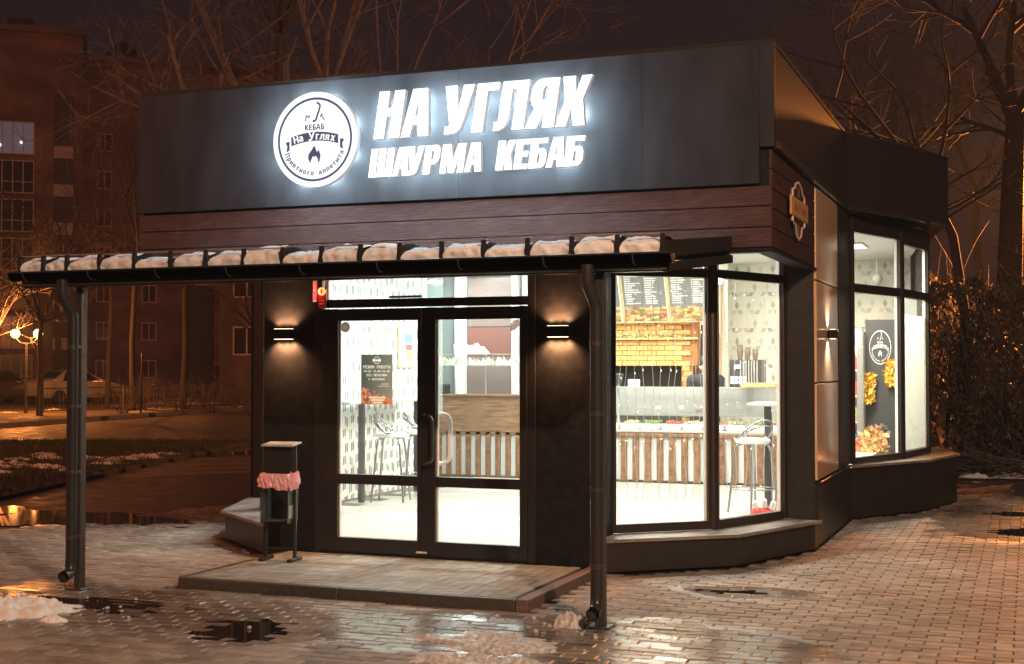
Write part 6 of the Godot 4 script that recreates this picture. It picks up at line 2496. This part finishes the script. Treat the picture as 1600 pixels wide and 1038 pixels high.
func trees() -> void:
	# behind the roof of the kiosk
	var V := func(x: float, y: float, z: float) -> Vector3: return Vector3(x, y, z)
	bare_tree("leaning bare tree behind the left end of the sign fascia", place(445, 25), [V.call(0, 0, 0), V.call(-0.35, 3.5, 0), V.call(-0.85, 6.4, 0), V.call(-1.9, 8.6, 0)], 0.11, 2.8, 4, 3, M.pale_bark)
	bare_tree("pollarded bare trunk with a cut top behind the round sign", place(462, 24), [V.call(0, 0, 0), V.call(-0.05, 4.0, 0), V.call(-0.12, 6.0, 0), V.call(-0.25, 7.15, 0)], 0.105, 0.5, 1, 0, M.pale_bark)
	bare_tree("forked bare tree behind the gap between the round sign and the letters", place(512, 23), [V.call(0, 0, 0), V.call(0.02, 3.5, 0), V.call(0, 5.6, 0), V.call(-0.02, 6.4, 0)], 0.09, 2.8, 4, 3, M.pale_bark)
	bare_tree("slim bare tree standing close behind the forked one", place(490, 26), [V.call(0, 0, 0), V.call(0.1, 3.5, 0), V.call(0.2, 6.5, 0), V.call(0.28, 8.2, 0)], 0.085, 2.0, 3, 3, M.pale_bark)
	bare_tree("bare tree with a wide fork behind the middle of the fascia", place(612, 26), [V.call(0, 0, 0), V.call(0, 4.0, 0), V.call(-0.03, 5.8, 0), V.call(0.0, 6.5, 0)], 0.08, 3.2, 3, 3, M.pale_bark)
	bare_tree("small bare tree behind the letters near the fascia middle", place(735, 29), [V.call(0, 0, 0), V.call(0.1, 4.5, 0), V.call(0.3, 6.2, 0), V.call(0.55, 7.2, 0)], 0.08, 2.6, 3, 3, M.bark)
	bare_tree("dark bare tree far behind the leaning one", place(430, 38), [V.call(0, 0, 0), V.call(0.1, 5, 0), V.call(0.0, 9, 0), V.call(0.1, 11, 0)], 0.16, 4.5, 5, 3, M.dark_bark)
	bare_tree("dark bare tree far behind the pollarded trunk", place(476, 40), [V.call(0, 0, 0), V.call(-0.2, 6, 0), V.call(-0.5, 9.5, 0), V.call(-0.9, 12, 0)], 0.14, 4.5, 4, 3, M.dark_bark)
	bare_tree("low bushy bare tree whose twigs reach over the left fascia corner", place(450, 22), [V.call(0, 0, 0), V.call(-0.1, 3.4, 0), V.call(-0.7, 4.9, 0), V.call(-1.7, 5.6, 0)], 0.12, 1.8, 6, 3, M.pale_bark, 1.3)
	# round the globe lamp and along the verge
	bare_tree("bare tree whose twigs glow around the two lamp globes", place(62, 44), [V.call(0, 0, 0), V.call(0.05, 1.6, 0), V.call(0.0, 2.6, 0), V.call(0.05, 3.2, 0)], 0.11, 2.3, 6, 3, M.bark, 0.95)
	bare_tree("young bare tree left of the lamp globes", place(-10, 46), [V.call(0, 0, 0), V.call(0.05, 1.4, 0), V.call(0.1, 2.4, 0), V.call(0.15, 3.0, 0)], 0.10, 2.5, 6, 3, M.bark, 0.95)
	bare_tree("bare tree behind the pale car", place(88, 62), [V.call(0, 0, 0), V.call(0.1, 2.5, 0), V.call(0.0, 4.5, 0), V.call(0.1, 5.5, 0)], 0.16, 4.0, 6, 3, M.dark_bark, 0.9)
	bare_tree("slender bare tree between the lamp and the left post", place(168, 52), [V.call(0, 0, 0), V.call(0.05, 2.0, 0), V.call(0.15, 4.0, 0), V.call(0.1, 5.0, 0)], 0.11, 3.2, 5, 3, M.dark_bark, 0.85)
	bare_tree("dark bare tree seen right beside the left post", place(208, 48), [V.call(0, 0, 0), V.call(-0.05, 2.5, 0), V.call(0.05, 4.6, 0), V.call(0.2, 6.0, 0)], 0.12, 3.4, 5, 3, M.dark_bark, 0.85)
	bare_tree("dark bare tree in front of the outbuilding's dark annex", place(286, 50), [V.call(0, 0, 0), V.call(0.1, 2.4, 0), V.call(0.05, 4.2, 0), V.call(0.1, 5.2, 0)], 0.13, 3.0, 5, 3, M.dark_bark, 0.9)
	bare_tree("dark twiggy tree in front of the reddish outbuilding", place(425, 52), [V.call(0, 0, 0), V.call(-0.3, 1.8, 0), V.call(-0.5, 2.6, 0), V.call(-0.9, 3.2, 0)], 0.10, 2.2, 5, 3, M.dark_bark, 1.0)
	# bushes along the fence
	for k in 7:
		var p := place([192, 222, 252, 283, 330, 362, 395][k], 46.0 + 2.0 * (k % 3))
		var t := thing("bare_bush", ["bare bush beside the front of the pale car", "bare bush left of the gate gap in the fence", "rounded bare bush behind the fence, third from the pale car", "bare bush at the foot of the dark annex", "thin bare bush under the reddish wall", "low bare bush at the middle of the fence", "bare bush nearest the kiosk behind the fence"][k], "bush", p, 0, "bushes behind the low fence")
		var g := Geo.new()
		for i in 9:
			var a := rng.randf() * TAU
			limb(g, Vector3(cos(a), 0, sin(a)) * 0.12, Vector3(cos(a) * 0.6, 1.0, sin(a) * 0.6).normalized(), rng.randf_range(0.6, 1.0), 0.018, 2, 0.9, 0.2)
		part(t, "twigs", g, M.bark)

# ---------------------------------------------------------------- ivy, trunk and cut branches at the right
func right_side() -> void:
	var leaf := Geo.new()
	for s in [-1.0, 1.0]:
		leaf.tri(Vector3(0, -0.03, 0), Vector3(s * 0.026, 0.0, 0.008), Vector3(0, 0.05, 0))
	var lm := leaf.mesh()
	var mats := [mk(lin(0.050, 0.042, 0.020), 0.6), mk(lin(0.075, 0.055, 0.025), 0.6)]
	mats[0].backlight_enabled = true
	mats[0].backlight = Color(0.10, 0.08, 0.03)
	mats[1].backlight_enabled = true
	mats[1].backlight = Color(0.12, 0.08, 0.03)
	var lumps := [
		["ivy covered bush next to the rear bay window", Vector3(-1.15, 0, -24.5), Vector3(1.0, 3.2, 1.2), 2600, 0.0],
		["tall ivy covered bush in the middle of the right edge thicket", Vector3(-0.25, 0, -23.3), Vector3(0.95, 3.0, 0.9), 2800, 0.0],
		["low mound of brown creeper in front of the thicket", Vector3(-0.15, 0, -22.4), Vector3(0.95, 1.35, 0.55), 1900, 0.0],
		["ivy clad tree crown hanging at the far right edge", Vector3(1.35, 2.1, -25.4), Vector3(1.1, 2.3, 1.0), 2400, 0.0],
		["ivy covered bush far behind the rear bay window", Vector3(-2.3, 0, -29.5), Vector3(1.6, 3.6, 1.4), 2000, 0.0],
		["dark ivy bush behind the right end of the thicket", Vector3(1.6, 0, -23.4), Vector3(1.2, 3.2, 1.2), 1800, 0.0],
	]
	for q in lumps:
		var t := thing("ivy_bush", q[0], "bush", q[1])
		var g := Geo.new()
		for k in 16:
			var a := rng.randf() * TAU
			var base := Vector3(cos(a) * q[2].x * 0.4, 0, sin(a) * q[2].z * 0.4)
			limb(g, base, Vector3(cos(a) * 0.35, 1.0, sin(a) * 0.35).normalized(), q[2].y * rng.randf_range(0.5, 0.8), 0.028, 2, 0.8, 0.0)
		for k in 30:                                        # long hanging strands
			var a := rng.randf() * TAU
			var top := Vector3(cos(a) * q[2].x * 0.9, q[2].y * rng.randf_range(0.5, 0.95), sin(a) * q[2].z * 0.9)
			var pts := []
			var l := rng.randf_range(0.5, 1.4)
			for i in 6:
				pts.append(top + Vector3(cos(a) * 0.05 * i + 0.05 * sin(i * 2.0 + a), maxf(-l * i / 5.0, -top.y + 0.02), 0.04 * i * sin(a)))
			g.tube(pts, [0.008, 0.004], 3, false)
		part(t, "stems", g, M.bark)
		var places := []
		for k in q[3]:
			var a := rng.randf() * TAU
			var y := rng.randf()
			var rr := sqrt(maxf(0.0, 1.0 - pow(absf(y - 0.38) / 0.64, 2.4))) * (0.72 + 0.42 * rng.randf())
			rr *= 0.86 + 0.4 * fn2.get_noise_2d(a * 1.6 + q[1].x * 3.0, y * 4.0)
			var p := Vector3(cos(a) * q[2].x * rr, y * q[2].y, sin(a) * q[2].z * rr)
			if fn.get_noise_3d(p.x * 1.7 + q[1].x, p.y * 1.7, p.z * 1.7) < -0.22:
				continue
			var bas := Basis.from_euler(Vector3(rng.randf_range(-1.3, 0.4), rng.randf() * TAU, rng.randf_range(2.2, 4.0)))
			places.append(Transform3D(bas.scaled(Vector3.ONE * rng.randf_range(0.9, 2.1)), p))
		many(t, "leaves", lm, mats[0], places.slice(0, places.size() / 2))
		many(t, "leaves", lm, mats[1], places.slice(places.size() / 2))
	# dark forked trunk above the thicket
	var V := func(x: float, y: float, z: float) -> Vector3: return Vector3(x, y, z)
	bare_tree("thick dark forked trunk above the ivy at the right edge", place(1587, 24.4), [V.call(0, 0, 0), V.call(-0.1, 3.0, 0), V.call(-0.02, 5.0, 0), V.call(0.05, 6.3, 0)], 0.27, 2.2, 3, 3, M.dark_bark, 0.9)
	bare_tree("dark bare tree with long level branches behind the rear roof", place(1500, 24), [V.call(0, 0, 0), V.call(0.1, 2.5, 0), V.call(-0.1, 4.0, 0), V.call(-0.5, 4.9, 0)], 0.11, 2.6, 4, 3, M.dark_bark, 1.0)
	bare_tree("tall dark bare tree far behind the right edge", place(1640, 40), [V.call(0, 0, 0), V.call(0.2, 5.0, 0), V.call(-0.2, 8.5, 0), V.call(-0.5, 11, 0)], 0.26, 5.0, 5, 3, M.dark_bark, 0.9)
	# cut branches heaped on the ground
	for k in 44:
		var t := thing("cut_branch", "bare cut branch in the heap of brushwood at the foot of the thicket", "branch", Vector3(rng.randf_range(-1.75, 1.2), 0.04 + 0.012 * (k % 16), rng.randf_range(-22.0, -20.9)), 0, "cut branches heaped below the ivy")
		var g := Geo.new()
		var a := rng.randf_range(-0.6, 0.6) + (PI if rng.randf() < 0.5 else 0.0)
		limb(g, Vector3.ZERO, Vector3(cos(a), rng.randf_range(-0.02, 0.22), sin(a) * 0.6).normalized(), rng.randf_range(0.5, 1.2), rng.randf_range(0.010, 0.024), 1, 0.5, -0.15)
		part(t, "wood", g, [M.bark, M.pale_bark][k % 2])
	for q in [[-0.75, -21.0, 0.24, 0.12, "strip of old snow among the cut branches, nearest the bay window"], [-0.25, -21.1, 0.32, 0.10, "strip of old snow among the cut branches, right of the other one"], [-1.25, -21.6, 0.12, 0.08, "small lump of snow between the brushwood and the rear bay"]]:
		snow_patch("snow_strip", q[4], Vector3(q[0], 0.02, q[1]), q[2], q[3], 0.09, M.snow, "", 14)
	# far leafy backdrop trees behind the bay roof, dim
	for k in 3:
		bare_tree(["dim bare tree beyond the kiosk roof, right of the fascia corner", "dim bare tree beyond the kiosk roof, above the rear bay", "dim bare tree beyond the kiosk roof, left of the dark trunk"][k], place([1330, 1400, 1530][k], 60), [V.call(0, 0, 0), V.call(0.1, 5, 0), V.call(-0.1, 8, 0), V.call(0.0, 9.5, 0)], 0.2, 5.0, 5, 3, M.dark_bark, 0.9)

# ---------------------------------------------------------------- parked cars
func car(label: String, at: Vector3, turn: float, paint: Material) -> void:
	var t := thing("parked_car", label, "car", at, turn, "")
	# sections along the length: x, half width, sill y, belt y, roof y, roof half width   (front is +x)
	var S := [
		[-2.20, 0.72, 0.42, 0.86, 0.90, 0.62], [-2.08, 0.80, 0.30, 0.95, 1.00, 0.66], [-1.70, 0.85, 0.26, 0.97, 1.03, 0.66], [-1.35, 0.87, 0.25, 0.97, 1.10, 0.62],
		[-0.80, 0.88, 0.24, 0.96, 1.40, 0.58], [-0.20, 0.88, 0.24, 0.95, 1.46, 0.58], [0.35, 0.88, 0.24, 0.94, 1.42, 0.58], [0.95, 0.88, 0.24, 0.93, 1.08, 0.64],
		[1.30, 0.87, 0.25, 0.90, 0.96, 0.68], [1.80, 0.84, 0.27, 0.82, 0.86, 0.66], [2.10, 0.76, 0.32, 0.70, 0.74, 0.60], [2.22, 0.62, 0.42, 0.60, 0.62, 0.52]]
	var ring := func(s: Array) -> Array:
		var r := []
		for p in [[s[1] * 0.86, s[2]], [s[1] * 0.98, s[2] + 0.16], [s[1], lerpf(s[2], s[3], 0.6)], [s[1] * 0.96, s[3]], [lerpf(s[1] * 0.94, s[5], 0.82), lerpf(s[3], s[4], 0.86)], [s[5] * 0.8, s[4]]]:
			r.append(Vector3(s[0], p[1], p[0]))
		for k in range(5, -1, -1):
			r.append(Vector3(r[k].x, r[k].y, -r[k].z))
		return r
	var g := Geo.new()
	for k in S.size() - 1:
		var a: Array = ring.call(S[k])
		var b: Array = ring.call(S[k + 1])
		for j in 12:
			var i := (j + 1) % 12
			g.quad(a[j], a[i], b[i], b[j])
	for e in [0, S.size() - 1]:
		var a: Array = ring.call(S[e])
		for j in range(1, 11):
			g.tri(a[0], a[j], a[j + 1])
	part(t, "body", g, paint)
	var glass := mk(lin(0.015, 0.015, 0.018), 0.06)
	# side windows, screens
	for s in [-1.0, 1.0]:
		for w in [[-1.15, -0.22], [-0.16, 0.72]]:
			g = Geo.new()
			var lo := 0.985
			var hi := 1.36
			var x0: float = w[0]
			var x1: float = w[1]
			var c0 := 0.30 if x0 < -1.0 else 0.0
			var c1 := 0.42 if x1 > 0.5 else 0.0
			g.quad(Vector3(x0, lo, s * 0.868), Vector3(x1, lo, s * 0.868), Vector3(x1 - c1, hi, s * 0.648), Vector3(x0 + c0, hi, s * 0.648))
			part(t, "side_window", g, glass)
		g = Geo.new()
		g.cbox(Vector3(0.66, 1.0, s * 0.95), Vector3(0.12, 0.10, 0.16), 0.03)
		part(t, "mirror", g, paint)
		g = Geo.new()
		g.cbox(Vector3(-2.14, 0.80, s * 0.62), Vector3(0.10, 0.16, 0.26), 0.03)
		part(t, "tail_light", g, mk(lin(0.35, 0.02, 0.02), 0.2))
		g = Geo.new()
		g.cbox(Vector3(2.10, 0.62, s * 0.52), Vector3(0.14, 0.12, 0.30), 0.03)
		part(t, "headlight", g, mk(lin(0.7, 0.7, 0.7), 0.1))
		for x in [-1.30, 1.35]:
			var xf := Transform3D(Basis(Vector3(1, 0, 0), PI / 2 * s), Vector3(x, 0.31, s * 0.80))
			g = Geo.new()
			g.lathe([Vector2(0.20, -0.09), Vector2(0.30, -0.09), Vector2(0.31, -0.04), Vector2(0.31, 0.06), Vector2(0.29, 0.09), Vector2(0.20, 0.09)], 22, xf)
			var wh := part(t, "wheel", g, M.void)
			g = Geo.new()
			g.lathe([Vector2(0.0, 0.07), Vector2(0.05, 0.085), Vector2(0.18, 0.06), Vector2(0.205, 0.085)], 14, xf)
			part(wh, "rim", g, M.dark_steel)
	g = Geo.new()
	g.quad(Vector3(-1.42, 1.06, -0.60), Vector3(-1.42, 1.06, 0.60), Vector3(-0.86, 1.395, 0.50), Vector3(-0.86, 1.395, -0.50))
	part(t, "rear_window", g, glass)
	g = Geo.new()
	g.quad(Vector3(0.98, 1.075, 0.60), Vector3(0.98, 1.075, -0.60), Vector3(0.42, 1.405, -0.50), Vector3(0.42, 1.405, 0.50))
	part(t, "windscreen", g, glass)
	g = Geo.new()
	g.cbox(Vector3(-2.20, 0.44, 0), Vector3(0.12, 0.22, 1.5), 0.04)
	part(t, "rear_bumper", g, paint)
	g = Geo.new()
	g.cbox(Vector3(-2.165, 0.72, 0), Vector3(0.05, 0.11, 0.52), 0.006)
	part(t, "number_plate", g, M.white)

func cars() -> void:
	var silver := mk(lin(0.42, 0.37, 0.34), 0.3, 0.2)
	silver.clearcoat_enabled = true
	silver.clearcoat = 0.6
	var dark := mk(lin(0.05, 0.04, 0.045), 0.3, 0.2)
	dark.clearcoat_enabled = true
	dark.clearcoat = 0.6
	car("pale silver saloon car parked behind the verge, partly behind the left post", place(114, 59) + Vector3(0, 0.05, 0), deg_to_rad(76.0), silver)
	car("dark saloon car parked at the far left below the globe lamp", place(-8, 57) + Vector3(0, 0.05, 0), deg_to_rad(80.0), dark)

# ---------------------------------------------------------------- bin, alarm and puddles
func small_things() -> void:
	var t := thing("litter_bin", "black metal litter bin with a pink bag over its rim beside the doors", "bin", Vector3(-5.71, 0.072, -9.55), 0.10)
	t.scale = Vector3(0.95, 0.945, 0.9)
	var dkm := mk(lin(0.016, 0.016, 0.018), 0.45)
	var g: Geo
	for s in [-1.0, 1.0]:
		g = Geo.new()
		g.cbox(Vector3(s * 0.134, 0.50, 0.0), Vector3(0.028, 1.0, 0.028), 0.004)
		part(t, "upright", g, dkm)
		g = Geo.new()
		g.cbox(Vector3(s * 0.134, 0.014, 0.0), Vector3(0.045, 0.024, 0.24), 0.005)
		part(t, "foot", g, dkm)
	g = Geo.new()
	g.cbox(Vector3(0, 0.10, 0), Vector3(0.27, 0.022, 0.022), 0.003)
	part(t, "cross_bar", g, dkm)
	g = Geo.new()
	var prof := PackedVector2Array([Vector2(-0.128, 0.33), Vector2(0.122, 0.33), Vector2(0.130, 0.74), Vector2(-0.13, 0.74)])
	g.prism(prof, -0.11, 0.11, Transform3D(Basis(), Vector3(0, 0, 0.02)), false)
	g.box(Vector3(-0.003, 0.342, 0.02), Vector3(0.215, 0.006, 0.215))
	part(t, "bucket", g, dkm)
	g = Geo.new()
	g.box(Vector3(0.122, 0.50, 0.022), Vector3(0.006, 0.26, 0.17))
	part(t, "side_plate", g, mk(lin(0.20, 0.21, 0.20), 0.5))
	g = Geo.new()
	g.cbox(Vector3(0.0, 0.83, 0.0), Vector3(0.262, 0.33, 0.05), 0.006)
	part(t, "back_plate", g, dkm)
	g = Geo.new()
	g.cbox(Vector3(0.005, 1.0, 0.0), Vector3(0.30, 0.018, 0.20), 0.005, Basis(Vector3(1, 0, 0), 0.10))
	part(t, "lid", g, mk(lin(0.36, 0.40, 0.43), 0.35))
	# bag folded over the rim
	g = Geo.new()
	var o := 3.0
	g.field(110, 22, func(u: float, v: float) -> Vector3:
		var a := -u * TAU
		var c := Vector2(cos(a), sin(a))
		var sq := c / maxf(absf(c.x), absf(c.y))
		var r := lerpf(1.0, 0.86, 0.0)
		var base := (c * 0.35 + sq * 0.65)
		var crease := 0.006 * sin(a * 13.0 + 3.0 * sin(a * 3.0) + v * 5.0) + 0.005 * sin(a * 29.0 + v * 9.0) + 0.022 * fn.get_noise_2d(cos(a) * 3.0, sin(a) * 3.0 + v * 2.0)
		var skirt := 0.125 + 0.02 * sin(a + 1.0) + 0.02 * fn.get_noise_2d(cos(a) * 1.5 + 9.0, sin(a) * 1.5)
		var out := 0.0
		var y := 0.0
		if v < 0.3:
			out = -0.02 + 0.03 * v / 0.3
			y = 0.70 + 0.06 * v / 0.3
		else:
			var k := (v - 0.3) / 0.7
			out = 0.010 + 0.014 * sin(k * PI) + 0.012 * maxf(0.0, -cos(a)) * k + crease * (0.4 + k)
			y = 0.76 - skirt * k
		var p := base * (0.128 + out)
		return Vector3(p.x, y, p.y * 0.95 + 0.02))
	var pink := mk(lin(0.86, 0.46, 0.52), 0.3)
	pink.backlight_enabled = true
	pink.backlight = Color(0.55, 0.22, 0.24)
	part(t, "bin_bag", g, pink)
	g = Geo.new()
	g.field(12, 8, func(u: float, v: float) -> Vector3:
		var a := -u * TAU
		return Vector3(0.150 + cos(a) * 0.035 * (1.0 - 0.4 * v), 0.765 - 0.085 * v + 0.01 * sin(a * 3.0), 0.04 + sin(a) * 0.075 * (0.8 + 0.2 * v)))
	part(t, "bag_knot", g, pink)
	# alarm sounder
	t = thing("alarm_sounder", "small red alarm sounder with a glowing round lamp by the transom", "alarm", Vector3(-5.618, 2.255, -10.075))
	g = Geo.new()
	g.cbox(Vector3(0, -0.02, 0), Vector3(0.072, 0.17, 0.03), 0.006)
	part(t, "case", g, mk(lin(0.50, 0.03, 0.04), 0.4))
	g = Geo.new()
	g.lathe([Vector2(0.034, 0), Vector2(0.034, 0.012), Vector2(0.0, 0.018)], 20, Transform3D(Basis(Vector3(1, 0, 0), PI / 2), Vector3(0, 0.035, 0.013)))
	part(t, "lamp_lens", g, glow(lin(1.0, 0.32, 0.06), 2.0))
	g = Geo.new()
	g.box(Vector3(0.004, 0.035, 0.033), Vector3(0.018, 0.03, 0.002))
	part(t, "lamp_mark", g, mk(lin(0.35, 0.02, 0.02), 0.5))
	for k in 2:
		g = Geo.new()
		g.box(Vector3(0, -0.045 - 0.025 * k, 0.016), Vector3(0.045, 0.007, 0.002))
		part(t, "white_line", g, M.white)
	omni(t, Vector3(-0.03, 0.035, 0.05), lin(1.0, 0.06, 0.05), 0.012, 0.02)
	t = thing("red_window_sensor", "small red and white strip on the door frame left of the alarm", "sensor", Vector3(-5.70, 2.30, -10.085))
	g = Geo.new()
	g.cbox(Vector3(0, 0.05, 0), Vector3(0.035, 0.10, 0.02), 0.004)
	part(t, "white_half", g, M.white)
	g = Geo.new()
	g.cbox(Vector3(0, -0.05, 0), Vector3(0.035, 0.09, 0.02), 0.004)
	part(t, "red_half", g, glow(lin(0.8, 0.03, 0.10), 0.5))

func puddle(called: String, at: Vector3, rx: float, rz: float, seed_: float, y := 0.0045) -> void:
	var g := Geo.new()
	var n := 44
	for k in n:
		var p := []
		for q in 2:
			var a := TAU * ((k + q) % n) / n
			var r := 0.80 + 0.45 * fn2.get_noise_2d(cos(a) * 0.8 + seed_, sin(a) * 0.8) + 0.10 * fn2.get_noise_2d(cos(a) * 4.0 + seed_, sin(a) * 4.0)
			p.append(Vector3(cos(a) * rx * r, y, -sin(a) * rz * r) + at)
		g.tri(at + Vector3(0, y, 0), p[0], p[1])
	struct(called, g, M.water)

func snow_and_puddles() -> void:
	for h in HOLLOWS:
		puddle("puddle", Vector3(h[0], 0, h[1]), h[2] * 1.75, h[3] * 1.75, h[0] * 3.0, -0.0052)
	puddle("puddle", Vector3(-11.6, -0.018, -12.3), 1.2, 0.5, 14.0)
	puddle("puddle", Vector3(-14.2, -0.020, -22.4), 0.5, 1.7, 17.0)
	puddle("puddle", Vector3(-13.1, -0.020, -22.5), 0.5, 1.3, 19.0)
	puddle("puddle", Vector3(-14.9, -0.020, -25.3), 0.5, 1.6, 23.0)
	snow_patch("snow_heap", "melting white snow heap on the bricks at the left edge", Vector3(-6.48, 0.003, -7.28), 0.50, 0.42, 0.10, M.snow)
	snow_patch("snow_lump", "small lump of snow lying right of the left snow heap", Vector3(-5.92, 0.003, -7.08), 0.10, 0.07, 0.05, M.snow)
	snow_patch("snow_heap", "wide heap of dirty slush left of the right post", Vector3(-2.98, 0.003, -7.42), 0.56, 0.30, 0.065, M.slush)
	snow_patch("snow_heap", "rim of dirty slush at the lower edge before the right post", Vector3(-2.92, 0.003, -6.92), 0.56, 0.22, 0.065, M.slush)
	snow_patch("snow_lump", "small slushy lump at the foot of the right drainpipe", Vector3(-2.74, 0.003, -8.13), 0.15, 0.12, 0.10, M.slush)
	# crumbs of snow round the heaps, and wet leaf litter in the joints
	var crumb := Geo.new()
	crumb.ball(Vector3.ZERO, Vector3(0.014, 0.008, 0.011), 6)
	var spots := []
	for k in 90:
		var c: Array = [[-6.3, -7.3, 0.55], [-2.95, -7.35, 0.75], [-2.7, -8.1, 0.3]][k % 3]
		spots.append(Transform3D(Basis(Vector3.UP, rng.randf() * TAU).scaled(Vector3.ONE * rng.randf_range(0.4, 1.5)), Vector3(c[0] + rng.randfn() * c[2], 0.005, c[1] + rng.randfn() * c[2] * 0.6)))
	var cr := many(self, "snow_crumbs", crumb.mesh(), M.slush, spots)
	metas(cr, "scattered crumbs of old snow round the heaps on the paving", "snow")
	var leaf := Geo.new()
	leaf.quad(Vector3(-0.02, 0, 0), Vector3(0, 0.002, 0.012), Vector3(0.024, 0.004, 0), Vector3(0, 0.003, -0.012))
	spots = []
	for k in 420:
		var p := Vector2(rng.randf_range(-9.5, 1.0), rng.randf_range(-17.5, -6.6))
		if not Geometry2D.is_point_in_polygon(p, footprint()) and not (p.x > -6.1 and p.x < -3.1 and p.y < -8.4 and p.y > -10.2):
			spots.append(Transform3D(Basis(Vector3.UP, rng.randf() * TAU).scaled(Vector3.ONE * rng.randf_range(0.35, 1.1)), Vector3(p.x, 0.004, p.y)))
	var lf := many(self, "leaf_litter", leaf.mesh(), mk(lin(0.07, 0.045, 0.025), 0.7), spots)
	metas(lf, "small dark fallen leaves scattered over the paving bricks", "leaves")
